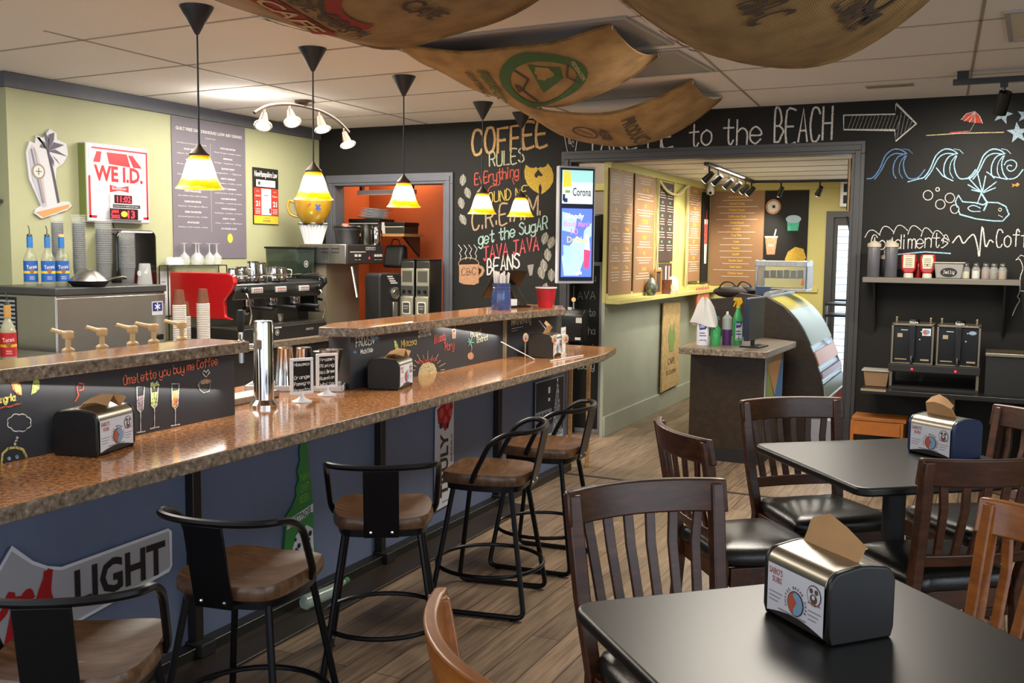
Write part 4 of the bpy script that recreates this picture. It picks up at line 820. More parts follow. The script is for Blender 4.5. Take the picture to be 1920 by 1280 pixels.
stack('clear plastic cup in the second stack from the bottles', -4.95, 4.245, 26, .0125, .03, .04, .11)
stack('clear plastic cup in the wide stack in front of the red sign', -4.9, 4.385, 20, .0135, .038, .049, .14)
stack('clear plastic cup in the stack beside the black towel dispenser', -4.84, 4.51, 22, .0105, .036, .046, .11)
m = MB(); m.lathe([(.045, 0), (.046, .004), (.034, .13), (.033, .132), (.0, .132)], n=22, cap=False); t = thing('glass_tumbler', 'upside down glass tumbler at the right end of the ice machine', 'glass', (-4.80, 4.61, IZ)); m.build('glass', mat('tumbler', '#dde2e0', .08, alpha=.35, coat=.4), t); m = MB(); m.use(ink('#dddddd')); m.disc(0, .07, .018, -.045); m.build('round_print', None, t)
t = thing('frying_pan', 'small black frying pan holding a steel lid on the ice machine edge', 'pan', (-4.78, 4.16, IZ), rad(80))
m = MB(); m.lathe([(.085, 0), (.09, .002), (.118, .032), (.121, .034), (.116, .034), (.088, .006), (0, .006)], n=32, cap=False); m.build('pan', MATTE, t)
m = MB(); m.lathe([(.108, .034), (.09, .055), (.055, .085), (.03, .1), (.0, .103)], n=32, cap=False); m.build('steel_lid', STEEL, t)
m = MB(); m.tube([(.115, 0, .03), (.16, 0, .045), (.22, 0, .05), (.245, 0, .045)], [.008, .007, .012, .009], 10); m.build('handle', DSTEEL, t)
# ---- on the green wall
t = thing('towel_dispenser', 'glossy black paper towel dispenser on the green wall behind the cups', 'towel dispenser', (-5.345, 4.88, 1.15), PI/2)
m = MB(); m.poly([(p[0], p[1]+.2) for p in rrect(.34, .41, .05)], -.21, 0); m.build('cover', mat('gloss_black', '#0b0b0c', .12, coat=.6), t, bevel=.02, bseg=3)
m = MB(); m.use(mat('silver_edge', '#9a9a98', .3, .8)); m.stroke([(x, z+.2) for x, z in rrect(.345, .415, .05)]+[(.1725, .2)], .008, -.1); m.tube([(x, -.1, z+.2) for x, z in rrect(.345, .415, .05)], .005, 6, closed=True); m.build('edge_trim', None, t)
m = MB(); m.use(ink('#cfd2d4')); m.poly([(.045, .115), (.075, .115), (.07, .13), (.05, .13)], -.212, -.209); m.build('badge', None, t)
m = MB(); m.box(0, .12, -.004, 0, 0, .32); t = thing('notice_sheet', 'plain white notice sheet taped to the green wall right of the towel dispenser', 'sheet', (-5.347, 5.26, .95), PI/2); m.build('sheet', PAPER, t); m = MB(); m.use(ink('#8a8a90'))
for i in range(5): m.rect(.02+.02*(i % 2), .06, .24-.03*i, .246-.03*i, -.0055)
m.build('print', None, t)
t = thing('age_check_sign', 'white and red age check sign with digital date on the green wall', 'sign', (-5.345, 4.865, 1.6), PI/2)
m = MB(); m.box(-.265, .265, -.065, 0, 0, .515); m.build('case', mat('sign_case', '#cfcfd4', .35), t, bevel=.012)
m = MB(); m.box(-.268, -.263, -.06, -.0, .01, .505); m.build('green_edge', ink('#6f7a3c'), t)
m = MB(); m.use(ink('#d6d6da', .4)); m.rect(-.24, .24, .03, .49, -.0665); m.use(ink('#c2222c', .4))
for a in ((-.25, -.235, .03, .3), (.235, .25, .03, .48), (-.25, -.19, .03, .045), (.2, .25, .03, .045), (-.22, .25, .475, .487)): m.rect(*a, -.0675)
m.flat([(-.21, .39), (-.18, .46), (-.14, .46), (-.155, .39)], -.0675); m.flat([(-.0800, .385), (-.1, .46), (.07, .46), (.1, .375)], -.0675); m.flat([(.125, .375), (.08, .455), (.12, .455), (.2, .375)], -.0675)
m.fit('WE I.D.', -.0, .275, .41, .095, y=-.0675, bold=.035); m.use(ink('#b32a33', .4)); m.flat([(-.08, .25), (.0, .235), (.08, .25), (.08, .205), (.0, .215), (-.08, .2)], -.0675); m.use(ink('#e2dfe0')); m.fit('Budweiser', 0, .22, .12, .02, y=-.0685, rot=0)
m.build('printed_face', None, t)
m = MB(); m.box(-.0850, .19, -.0830, -.0650, .02, .195); b2 = m.build('date_box', WHITE, t, bevel=.004)
m = MB(); m.use(ink('#2a0a0c', .3)); m.rect(-.06, .09, .13, .185, -.0850); m.rect(-.1, .14, .025, .095, -.0850); m.use(ink('#2b2b2e')); m.rect(-.0750, .16, .1, .123, -.0850); m.use(ink('#d8d8d8')); m.fit('Must be born on or before this date.', .02, .107, .25, .01, y=-.0860); m.build('date_windows', None, b2)
m = MB(); m.use(mat('red_led', '#ff2838', .5, emit=1.3)); m.fit('11:02', .02, .138, .12, .04, y=-.0860, bold=.02); m.fit('JAN', -.06, .065, .06, .022, y=-.0860, bold=.02); m.fit('2002', -.055, .032, .075, .022, y=-.0860, bold=.02); m.fit('13', .08, .035, .06, .05, y=-.0860, bold=.02); m.use(mat('orange_led', '#ff9a28', .5, emit=.9)); m.disc(.02, .06, .028, -.0855, .02, 8); m.build('led_digits', None, b2)
m = MB(); m.tube([(-.02, -.02, 0), (-.02, -.03, -.03), (0, -.03, -.05)], .004, 6); m.build('power_cord', MATTE, t)
# drink menu poster
t = thing('drink_menu_poster', 'tall grey low alcohol drinks menu poster on the green wall', 'poster', (-5.347, 5.80, 1.36), PI/2)
m = MB(); m.box(-.39, .39, -.004, 0, 0, 1.02); m.build('sheet', mat('menu_grey', '#6c6670', .55), t)
m = MB(); m.use(ink('#d9d4d4')); m.fit('GUILT FREE DAY DRINKING! LOW ABV DRINKS', 0, .93, .70, .022, y=-.006, bold=.02); m.text('"Wicked Pt" Drinks', 0, .89, .01, -.006)
MENU = [['ask about our low proof cocktails', 'ROSE SPRITZER', 'Agave, Pinot Grigio, Lime', 'WATERMELON', 'Rose wine, melon, soda', 'ISLAND MIMOSA', 'Mango, citrus, bubbly', 'APEROL SPRITZ', 'bubbly sparkling wine', 'WHITE WINE SPRITZER', 'dry white wine with bubbly', 'ELDERFLOWER SPRITZER', 'liqueur, Sauvignon Blanc', 'GREEN TEA SPRITZER', 'brewed green tea, vodka', 'MUDSLIDE', 'Kahlua, Irish cream, vodka'], ['WHITE WINE SPRITZER', 'Pinot Grigio, bubbly water', 'MIMOSA', 'Orange - Grapefruit - Mango', 'BLOODY MARY', 'Regular - Spicy', 'DIRTY SHIRLEY', 'grenadine, vodka, soda', 'NUTTY IRISHMAN', 'cold brew, Irish cream', 'COLD BREW MARTINI', 'vodka, cold brew', 'WHITE RUSSIAN', 'Kahlua, vodka, cream', 'DIRTY CHAI', 'chai, coffee, Baileys', 'ICY FROZEN SLUSH']]
for c, col in enumerate(MENU):
    x = -.19+.38*c
    for i, q in enumerate(col):
        cap = q.isupper(); m.fit(q, x, .83-.038*i-(.0 if cap else -.006), (.17 if cap else .30)*min(1, len(q)/20+.3), .012 if cap else .009, y=-.006, bold=.02 if cap else 0)
m.stroke([(0, .2), (0, .86)], .0015, -.006); m.build('lettering', None, t)
m = MB(); m.use(ink('#e0c44a')); m.disc(.2, .155, .03, -.0065, .036); m.build('yellow_sticker', None, t)
# age law notice
t = thing('law_notice', 'red and yellow age law notice on the green wall by the corner', 'notice', (-5.347, 6.43, 1.635), PI/2)
m = MB(); m.box(-.155, .155, -.006, 0, 0, .45); m.build('sheet', ink('#1e1c1c', .5), t)
m = MB(); m.use(ink('#bf3a2c', .5)); m.rect(-.15, .15, .07, .29, -.008); m.use(ink('#d9bf3a', .5)); m.rect(-.15, .15, .004, .068, -.008); m.use(ink('#dcdcdc', .5)); m.rect(-.12, .115, .3, .355, -.008); m.rect(-.06, .06, .075, .285, -.009); m.fit('NewHampshire Law', 0, .38, .28, .045, y=-.008, bold=.02)
for x, a, b_ in ((-.105, 'Alcohol', ''), (.105, 'Tobacco', 'Products')):
    m.fit('21', x, .145, .05, .04, y=-.01, bold=.04); m.fit(a, x, .22, .065, .015, y=-.01, bold=.02); m.text('Must be', x, .26, .008, -.01)
    for k in range(4): m.rect(x-.03, x+.03, .085+.012*k, .089+.012*k, -.01)
m.use(ink('#8a2030')); m.rect(.035, .055, .09, .13, -.0105); m.use(ink('#4a4a52')); m.text('N.H. RSA 179', 0, .045, .01, -.0095); m.rect(-.05, .05, .02, .023, -.0095); m.rect(-.05, .05, .03, .033, -.0095); m.disc(-.085, .327, .015, -.009); m.rect(-.03, .02, .23, .235, -.011); m.rect(-.04, .04, .19, .192, -.011); m.build('print', None, t)
# surfboard and palm wall sticker cut-out
t = thing('surfboard_cutout', 'silver surfboard and palm tree cut-out board on the green wall', 'wall decoration', (-5.347, 4.36, 1.65), PI/2)
m = MB(); outl = [(-.11, -.01), (-.10, .02), (-.06, .04), (-.14, .2), (-.155, .36), (-.13, .43), (-.09, .42), (-.08, .47), (-.03, .46), (.02, .52), (.07, .50), (.07, .46), (.14, .44), (.15, .37), (.11, .31), (.06, .28), (.05, .2), (.07, .07), (.15, .075), (.17, .05), (.13, .02), (-.06, -.04)]
m.poly(outl, -.014, 0); m.build('board', ink('#c2c2c8', .45), t, bevel=.002)
m = MB(); m.use(ink('#a9acb8', .4)); m.flat([(-.05, .03), (-.12, .2), (-.14, .36), (-.115, .41), (-.08, .37), (-.045, .25), (-.02, .04)], -.0155); m.use(ink('#6f7488')); m.stroke([(-.12, .38), (-.05, .06)], .012, -.0165); m.use(ink('#b28a6a')); m.stroke([(-.1, .39), (-.035, .06)], .008, -.0165); m.use(ink('#8c8478')); m.disc(-.075, .25, .048, -.017); m.use(ink('#c9c6c0')); m.disc(-.075, .25, .036, -.018); m.use(ink('#55505a')); m.stroke([(-.095, .25), (-.055, .25)], .005, -.019); m.stroke([(-.075, .23), (-.075, .27)], .005, -.019); m.build('surfboard', None, t)
m = MB(); m.use(ink('#4a4652')); m.stroke([(q.x, q.y) for q in catmull([(.0, .38, 0), (.03, .25, 0), (.065, .07, 0)], 6)], .018, -.0155)
for ex, ez in ((-.08, .46), (-.02, .5), (.05, .5), (.12, .43), (.14, .36), (.09, .3), (-.06, .4), (.04, .29)):
    mx, mz = ex*.5, .38+(ez-.38)*.62+.015; m.use(ink('#5a5664')); m.flat([(0, .38), (mx-.018, mz+.014), (ex, ez), (mx+.02, mz-.014)], -.0165)
m.use(ink('#c58f57')); m.flat([(-.1, -.0), (.15, .06), (.14, .035), (-.05, -.03)], -.0155); m.build('palm_tree', None, t)
# small wall bracket with a plant at the far left edge
t = thing('wall_shelf', 'small dark wall shelf at the left edge of the photo', 'shelf', (-5.6, 4.085, 1.70), 0)
m = MB(); m.box(-.1, .2, -.16, 0, 0, .02); m.build('board', DTRIM, t, bevel=.002); m = MB(); m.box(.05, .07, -.12, 0, -.1, 0); m.build('bracket', DTRIM, t)
t = thing('trailing_plant', 'dull green trailing plant on the small wall shelf at far left', 'plant', (-5.56, 4.0, 1.72))
m = MB(); m.lathe([(.05, 0), (.06, .1), (.055, .1), (.0, .09)], n=16, cap=False); m.build('pot', DSTEEL, t); m = MB()
for k in range(12):
    a = k*.9; r = .07+.05*random.random(); p = [(0, 0, .1), (r*.6*math.cos(a), r*.6*math.sin(a), .2+.05*random.random()), (r*math.cos(a), r*math.sin(a), .22+.04*random.random())]; m.tube(p, [.004, .012, .002], 6)
m.build('leaves', ink('#3c4a30'), t)
# ---- cups, espresso machine
CB = mat('coffee_cup_brown', '#6e4129', .55, var=.2, scale=60)
def coffee_cup():
    m = MB(); m.use(CB); m.lathe([(.039, .008), (.028, .1), (.028, .103)], n=20, cap=False); m.lathe([(0, .102), (.0275, .102)], n=20, cap=False); m.use(ink('#d9d4cc', .6)); m.lathe([(.042, 0), (.042, .006), (.039, .008)], n=20, cap=False); return m
cc0 = None
for y, n, lab in ((4.715, 22, 'brown paper coffee cup in the left one of the three inverted stacks'), (4.815, 15, 'brown paper coffee cup in the short middle stack between two taller ones'), (4.925, 22, 'brown paper coffee cup in the right stack, beside the red machine')):
    for i in range(n):
        if cc0 is None: cc0 = o = coffee_cup().build('coffee_cup')
        else: o = cc0.copy(); COL.objects.link(o)
        o.location = (-4.62-.06*(n == 15), y, .831+i*.0115); tag(o, lab, 'cup', 'brown paper coffee cups')
t = thing('espresso_machine', 'long espresso machine with red side panel and pitchers on top', 'espresso machine', (-4.72, 5.79, CT), PI/2)
EB = mat('espresso_grey', '#515354', .28, .8)
m = MB(); m.sidepoly([(-.04, .17), (.02, .19), (.03, .30), (-.03, .36), (-.07, .42), (-.06, .47), (.0, .49), (.52, .49), (.52, .17)], -.53, -.495); m.build('side_panel', RED, t, bevel=.012, bseg=3)
m = MB(); m.sidepoly([(-.04, .17), (.02, .19), (.03, .30), (-.03, .36), (-.07, .40), (-.06, .44), (.0, .46), (.52, .46), (.52, .17)], .495, .53); m.build('side_panel', BLACK, t, bevel=.012)
m = MB(); m.sidepoly([(-.02, .30), (-.05, .36), (-.04, .41), (.06, .425), (.5, .425), (.5, .30)], -.495, .495); m.build('head', EB, t, bevel=.008)
m = MB(); m.box(-.495, .495, .2, .5, .1, .30); m.build('back_panel', mat('espresso_back', '#7d7c78', .28, .9), t)
m = MB(); m.box(-.495, .495, -.08, .5, .0, .1); m.build('base', MATTE, t, bevel=.006)
m = MB(); m.box(-.48, .48, -.07, .2, .1, .112); m.build('drip_grille', STEEL, t)
m = MB(); m.tube(fillet([(-.49, -.02, .42), (-.49, -.02, .47), (.49, -.02, .47), (.49, -.02, .42)], .02), .005, 8); m.build('cup_rail', CHROME, t)
for i, x in enumerate((-.28, -.02, .25)):
    m = MB(); m.box(x-.055, x+.055, -.062, -.045, .345, .385); bp = m.build('button_panel', ink('#b9b9b6', .4), t, bevel=.003)
    m = MB(); m.use(ink('#b83a3a'))
    for k in range(5): m.rect(x-.045+.019*k, x-.033+.019*k, .366, .376, -.0635)
    m.use(ink('#3b3b3b'))
    for k in range(5): m.rect(x-.045+.019*k, x-.033+.019*k, .351, .358, -.0635)
    m.build('buttons', None, bp)
    m = MB(); m.lathe([(.038, .25), (.04, .26), (.04, .30)], (x, .03, 0), n=24); gh = m.build('group_head', CHROME, t)
    m = MB(); m.lathe([(.036, .225), (.038, .23), (.038, .252)], (x, .03, 0), n=24); m.tube([(x, .0, .24), (x+.02, -.06, .24), (x+.05, -.15, .232)], [.008, .012, .014], 10); m.tube([(x-.012, .03, .225), (x-.012, .03, .205)], .008, 8); m.tube([(x+.012, .03, .225), (x+.012, .03, .205)], .008, 8); m.build('portafilter', mat('portafilter', '#26262a', .3, .5), gh)
for x in (-.42, .42):
    m = MB(); m.tube(fillet([(x, -.04, .36), (x, -.09, .34), (x+.03, -.10, .2), (x+.04, -.07, .13)], .03), .006, 8); m.build('steam_wand', CHROME, t)
    m = MB(); m.lathe([(.016, -.02), (.02, -.015), (.02, .015), (.012, .02)], (x, -.06, .37), 16, 'y'); m.build('steam_knob', BLACK, t)
m = MB(); m.use(ink('#a8a8a6')); m.disc(-.1, .055, .022, -.0815); m.disc(-.1, .2, .03, .198); m.use(ink('#3a3a3a')); m.disc(-.1, .055, .017, -.082); m.disc(-.1, .205, .016, .197, .02); m.use(ink('#c9c9c6')); m.disc(-.1, .055, .009, -.0825); m.fit('KERATSO', .28, .05, .09, .016, y=-.082); m.rect(-.13, -.05, .085, .095, -.082); m.build('badges', None, t)
m = MB(); m.lathe([(.026, .004), (.028, .008), (.03, .055), (.03, .06)], (.15, .1, .112), n=20); m.build('espresso_cup', STEEL, t)
# pitchers on the machine
PX = [(-.30, .03, .9), (-.20, .05, 1.0), (-.10, .04, 1.35), (-.005, .06, 1.25), (.10, .03, .95), (.19, .05, .9), (.06, .16, 1.1)]
pit0 = None
PLAB = ['steel milk pitcher on the espresso machine, leftmost', 'steel milk pitcher on the espresso machine, second from left', 'tall steel milk pitcher on the espresso machine, left of centre', 'tall steel milk pitcher in the middle of the espresso machine', 'short steel milk pitcher right of the tall ones', 'short steel milk pitcher nearest the bean hopper', 'steel milk pitcher in the rear row on the espresso machine']
for (x, y, s), lab in zip(PX, PLAB):
    loc = (-4.72-y, 5.79+x*1.1-.1, CT+.426)
    if pit0 is None:
        pit0 = r = thing('milk_pitcher', lab, 'pitcher', loc, PI/2, 'steel milk pitchers')
        m = MB(); m.lathe([(.04, 0), (.041, .003), (.04, .03), (.031, .075), (.033, .088), (.031, .087), (.029, .075), (.037, .03), (0, .004)], n=24, cap=False); m.build('pitcher_body', CHROME, r)
        m = MB(); m.tube(fillet([(.035, -.01, .075), (.065, -.02, .07), (.06, -.02, .02), (.04, -.01, .02)], .015), .004, 6); m.build('handle', CHROME, r)
    else: r = dup(pit0, loc, PI/2+random.uniform(-1, 1), lab)
    r.scale = (1.25, 1.25, 1.2*s)
# wire glass rack behind with upturned glasses
t = thing('glass_rack', 'wire rack of glasses on a steel stand behind the red machine panel', 'rack', (-5.295, 5.56, CT), PI/2)
m = MB()
for y in (-.04, 0, .04): m.tube([(-.3, y, .53), (.3, y, .53)], .004, 6)
for x in (-.3, -.15, 0, .15, .3): m.tube([(x, -.04, .53), (x, .04, .53)], .004, 6)
m.build('wire_grid', DSTEEL, t)
for x in (-.3, .3):
    for y in (-.04, .04): m = MB(); m.tube([(x, y, .0), (x, y, .53)], .005, 6); m.build('leg', DSTEEL, t)
GL = mat('drink_glass', '#e6ecea', .06, alpha=.32, coat=.5)
wg0 = None
for x, y, lab in ((-.1, .0, 'upturned wine glass on the wire rack, leftmost'), (.0, -.05, 'upturned wine glass on the wire rack, middle front'), (.06, .05, 'upturned wine glass on the wire rack, middle rear'), (.15, -.02, 'upturned wine glass on the wire rack, rightmost but one'), (.24, .02, 'upturned wine glass on the wire rack, rightmost')):
    loc = (-5.29-y*.3, 5.56+x, CT+.535)
    if wg0 is None:
        m = MB(); m.lathe([(.032, 0), (.04, .03), (.036, .06), (.012, .085), (.005, .095), (.005, .15), (.03, .158), (.034, .16), (0, .162)], n=20, cap=False); wg0 = o = m.build('wine_glass', GL); tag(o, lab, 'glass', 'upturned wine glasses')
    else: o = wg0.copy(); COL.objects.link(o); o['label'] = lab
    o.location = loc
for x, lab in ((-.24, 'upturned white cup at the left end of the wire rack'), (-.17, 'upturned white cup second on the wire rack')):
    m = MB(); m.lathe([(.04, 0), (.042, .003), (.038, .035), (.022, .055), (0, .056)], n=20, cap=False); single(m, 'white_cup', lab, 'cup', WHITE, group='white cups on the rack', loc=(-5.29, 5.56+x, CT+.535))
# grinder with big hopper
t = thing('coffee_grinder', 'black coffee grinder with a wide smoked bean hopper', 'coffee grinder', (-4.98, 6.40, CT), PI/2)
m = MB(); m.box(-.06, .08, -.02, .28, 0, .42); m.build('body', BLACK, t, bevel=.01)
m = MB(); m.box(-.06, .08, -.14, .28, 0, .05); m.build('base', BLACK, t, bevel=.006)
m = MB(); m.box(-.12, .09, -.05, .28, .42, .45); m.build('collar', EB, t, bevel=.006)
m = MB(); m.poly([(-.14, .45), (.07, .45), (.085, .66), (-.155, .66)], -.08, .22); m.build('hopper', mat('hopper_plastic', '#2b3a30', .12, alpha=.72, coat=.5), t, bevel=.004)
m = MB(); m.box(-.16, .09, -.09, .23, .66, .675); m.build('hopper_lid', BLACK, t, bevel=.003)
m = MB(); m.box(-.125, .06, -.07, .21, .455, .56); m.build('beans', mat('coffee_beans', '#241a12', .5, bump=1, scale=80), t)
m = MB(); m.use(ink('#b4b4b0')); m.disc(-.03, .54, .028, -.0825); m.use(ink('#1c1c1c')); m.disc(-.03, .54, .021, -.083); m.use(ink('#b4b4b0')); m.disc(-.03, .54, .012, -.0835); m.rect(.0, .1, .59, .605, -.1215) if 0 else None; m.build('badge', None, t)
m = MB(); m.tube([(.02, -.02, .28), (.03, -.14, .27), (.03, -.2, .26)], [.014, .016, .012], 10); m.lathe([(.04, .2), (.045, .24), (.0, .25)], (.02, -.07, 0), n=18, cap=False); m.build('dosing_head', DSTEEL, t)
# brewer
t = thing('coffee_brewer', 'stainless coffee brewer with control panel and louvered side', 'coffee brewer', (-4.61, 6.76, CT), PI/2)
m = MB(); m.box(-.26, .26, 0, .46, .54, .70); m.build('head', STEEL, t, bevel=.006)
m = MB(); m.box(-.22, .24, .22, .44, .0, .54); m.build('column', mat('beige_steel', '#a39a82', .4, .5), t)
m = MB(); m.box(-.25, .25, -.02, .44, .0, .03); m.build('base', DSTEEL, t, bevel=.004)
m = MB(); m.box(-.255, .255, -.012, 0, .545, .695); cp = m.build('control_panel', mat('panel_dark', '#343231', .4), t, bevel=.003)
m = MB(); m.use(ink('#c9c9c4')); m.rect(-.22, -.0, .635, .643, -.0135); m.rect(.0, .14, .655, .68, -.0135); m.use(ink('#343231')); m.rect(.006, .134, .659, .676, -.014); m.use(ink('#c9c9c4')); m.fit('BREWER', .07, .662, .1, .012, y=-.0145)
for x in (-.14, -.09, .14, .18, .22): m.poly([(x-.012, .6), (x+.012, .6), (x+.012, .62), (x-.012, .62)], -.022, -.012); m.rect(x-.015, x+.015, .575, .58, -.0135)
m.use(mat('red_led', '#ff2838')); m.disc(.05, .59, .01, -.0145, n=10); m.build('switches', None, cp)
m = MB(); m.use(DSTEEL)
for y in (.1, .2):
    for z in (.63, .66): m.box(-.268, -.259, y-.035, y+.035, z, z+.008)
m.build('side_louvers', None, t)
m = MB(); m.tube([(-.22, -.03, .52), (-.25, -.10, .28)], .012, 8); m.build('spout_pipe', STEEL, t)
t = thing('coffee_server', 'tall black coffee server with a round dial under the brewer', 'coffee server', (-4.43, 6.80, CT), rad(75))
m = MB(); m.poly([(x, z+.25) for x, z in rrect(.24, .44, .03)], -.06, .12); m.build('body', MATTE, t, bevel=.01)
m = MB(); m.lathe([(.05, .0), (.05, -.012), (.03, -.02), (.03, -.03), (.0, -.03)], (.04, -.06, .31), 28, 'y', cap=False); m.build('dial', STEEL, t)
m = MB(); m.box(.0, .05, -.09, -.06, .1, .24); m.build('faucet', STEEL, t, bevel=.006)
m = MB(); m.use(ink('#cfcfcb'))
for i in range(4): m.rect(-.04+.012*i, .02+.015*i, .44-.018*i, .45-.018*i, -.0615)
m.fit('NAPA', .04, .385, .07, .018, y=-.0615); m.build('lettering', None, t)
# twin grinders
def twin(label, x):
    t = thing('bean_grinder', label, 'coffee grinder', (x, 6.90, CT), 0, 'narrow twin bean grinders')
    m = MB(); m.box(-.062, .062, 0, .2, .0, .57); m.build('body', DSTEEL, t, bevel=.004)
    m = MB(); m.box(-.06, .06, -.02, 0, .1, .28); m.box(-.06, .06, -.006, 0, .28, .51); m.build('front_plate', mat('grinder_plate', '#a7a590', .35, .6), t, bevel=.004)
    m = MB(); m.use(ink('#3d3b30')); m.rect(-.045, .045, .4, .49, -.0075); m.use(ink('#2a2a28')); m.rect(-.055, .055, .29, .37, -.0075); m.use(ink('#d0cfc4')); m.poly([(a, b_+.19) for a, b_ in rrect(.075, .1, .012)], -.0225, -.02); m.use(ink('#35332e')); m.poly([(a, b_+.19) for a, b_ in rrect(.062, .086, .01)], -.0235, -.0225); m.use(ink('#c9c8bd')); m.fit('MEDIUM', 0, .2, .045, .01, y=-.0245); m.fit('ROAST', 0, .18, .04, .01, y=-.0245); m.build('labels', None, t)
    for xx in (-.03, .025): m = MB(); m.lathe([(.012, 0), (.014, -.004), (.01, -.018), (0, -.018)], (xx, -.006, .325), 14, 'y', cap=False); m.build('knob', BLACK, t)
    m = MB(); m.poly([(-.055, .57), (.055, .57), (.06, .585), (-.06, .585)], .0, .2); m.build('hopper_lid', BLACK, t)
twin('narrow silver bean grinder, left one of the pair in front of the doorway', -4.285)
twin('narrow silver bean grinder, right one of the pair in front of the doorway', -4.14)
for o in bpy.data.objects:
    if o.name.startswith('bean_grinder'): pass
# on the brewer
BZ = CT+.70
m = MB(); vs = []; n = 44
for k, (r, z) in enumerate(((.065, 0), (.105, .16))):
    for i in range(n): a = 2*PI*i/n; q = r+(.006 if i % 2 else -.006)*(1+k); vs.append((q*math.cos(a), q*math.sin(a), z+(.012*math.sin(5*a) if k else 0)))
for k, (r, z) in enumerate(((.100, .16), (.06, .004))):
    for i in range(n): a = 2*PI*i/n; q = r+(.006 if i % 2 else -.006)*(2-k); vs.append((q*math.cos(a), q*math.sin(a), z+(.012*math.sin(5*a) if not k else 0)))
m.add(vs, [(l*n+i, l*n+(i+1) % n, (l+1)*n+(i+1) % n, (l+1)*n+i) for l in range(3) for i in range(n)]+[tuple(range(n-1, -1, -1))])
single(m, 'coffee_filters', 'stack of white fluted coffee filters on the stainless brewer', 'coffee filters', PAPER, loc=(-5.0, 6.60, BZ), smooth=False)
t = thing('giant_mug', 'big yellow ceramic mug resting on the white coffee filters', 'mug', (-5.0, 6.60, BZ+.158), rad(28))
MUG = mat('mug_yellow', '#b58a22', .25, var=.15, scale=9, coat=.5)
m = MB(); m.lathe([(.12, 0), (.125, .006), (.0, .006)], n=32, cap=False); m.build('saucer', ink('#3a4a34', .4), t)
m = MB(); m.lathe([(.075, .006), (.085, .012), (.125, .07), (.15, .14), (.155, .2), (.15, .2), (.145, .14), (.08, .02), (0, .02)], n=36, cap=False); m.build('mug_body', MUG, t)
m = MB(); m.tube(catmull([(-.145, 0, .17), (-.19, 0, .19), (-.205, 0, .14), (-.18, 0, .08), (-.12, 0, .06)], 6), .012, 10); m.build('handle', MUG, t)
m = MB(); m.use(ink('#1f3a8a', .4)); m.stroke([(.05, .12), (.08, .15)], .015, -.158); m.stroke([(.05, .15), (.08, .12)], .015, -.158); m.stroke([(.065, .14), (.065, .11)], .012, -.157); m.use(ink('#a3482a', .4)); m.flat([(-.03, .15), (.0, .17), (.01, .16), (-.02, .14)], -.158); m.use(ink('#7f9a3c', .4)); m.disc(.01, .09, .012, -.15); m.build('painted_marks', None, t)
t = thing('brew_basket', 'black brew basket funnel on top of the stainless brewer', 'brew basket', (-4.75, 6.72, BZ))
m = MB(); m.lathe([(.085, 0), (.09, .005), (.105, .11), (.11, .115), (.11, .13), (.1, .13), (.08, .02), (0, .02)], n=32, cap=False); m.build('funnel', mat('basket_black', '#26272a', .45), t)
m = MB(); m.lathe([(.112, .13), (.114, .14), (.105, .15), (0, .165)], n=32, cap=False); m.build('lid', BLACK, t)
m = MB(); m.box(.02, .07, -.1, -.08, .14, .165); m.build('red_note', ink('#c07a6a'), t)
for i, (x, y, s, lab, mm) in enumerate(((-4.66, 6.86, 1.0, 'dark steel jug on the brewer, right of the black funnel', DSTEEL), (-4.64, 6.97, .9, 'shiny steel jug at the right end of the brewer top', CHROME))):
    t = thing('metal_jug', lab, 'jug', (x, y, BZ), rad(80), 'jugs on the brewer')
    m = MB(); m.lathe([(.045, 0), (.048, .005), (.04, .12*s), (.034, .15*s), (.038, .17*s), (0, .165*s)], n=22, cap=False); m.build('jug_body', mm, t)
    m = MB(); m.tube(fillet([(.04, 0, .14*s), (.075, 0, .13*s), (.07, 0, .05*s), (.045, 0, .04*s)], .015), .005, 6); m.build('handle', BLACK, t)
# ---- shelf in the nook
t = thing('nook_shelf', 'pine shelf board in the orange nook behind the doorway', 'shelf', (-4.86, 7.5, 1.555))
m = MB(); m.box(-.40, .24, -.12, .2, 0, .025); m.build('board', PINE, t)
for x in (-.35, .2): m = MB(); m.sidepoly([(.2, 0), (-.08, 0), (.2, -.18)], x-.01, x+.01); m.build('bracket', DSTEEL, t)
BX = [(-5.05, .32, .13, 'wide black box on the nook shelf, left under the plates', MATTE), (-4.73, .2, .10, 'black box with grey stripe at the right end of the nook shelf', DSTEEL)]
for x, w_, h_, lab, mm in BX:
    t = thing('storage_box', lab, 'box', (x, 7.52, 1.58), 0, 'boxes on the nook shelf'); m = MB(); m.box(-w_/2, w_/2, -.12, .12, 0, h_-.03); m.build('box', mm, t, bevel=.006); m = MB(); m.box(-w_/2-.004, w_/2+.004, -.124, .124, h_-.03, h_); m.build('lid', BLACK, t, bevel=.003); m = MB(); m.use(ink('#a8a8a2')); m.rect(-w_/2+.01, w_/2-.01, h_-.045, h_-.037, -.1255); m.build('stripe', None, t)
m = MB(); m.box(-.03, .03, -.03, .03, 0, .1); single(m, 'white_carton', 'small white carton between the two dark boxes on the nook shelf', 'carton', ink('#cfc9bf'), loc=(-4.865, 7.47, 1.58), bevel=.002)
pl0 = None
for i in range(7):
    if pl0 is None: m = MB(); m.lathe([(.07, 0), (.09, .004), (.14, .012), (.142, .014), (.09, .008), (0, .006)], n=28, cap=False); pl0 = o = m.build('white_plate', WHITE)
    else: o = pl0.copy(); COL.objects.link(o)
    tag(o, 'white plate in the leaning stack on the wide black nook box', 'plate', 'white plates in the nook'); o.location = (-5.02+.006*i, 7.5, 1.711+.013*i); o.rotation_euler = (0, rad(4), 0)
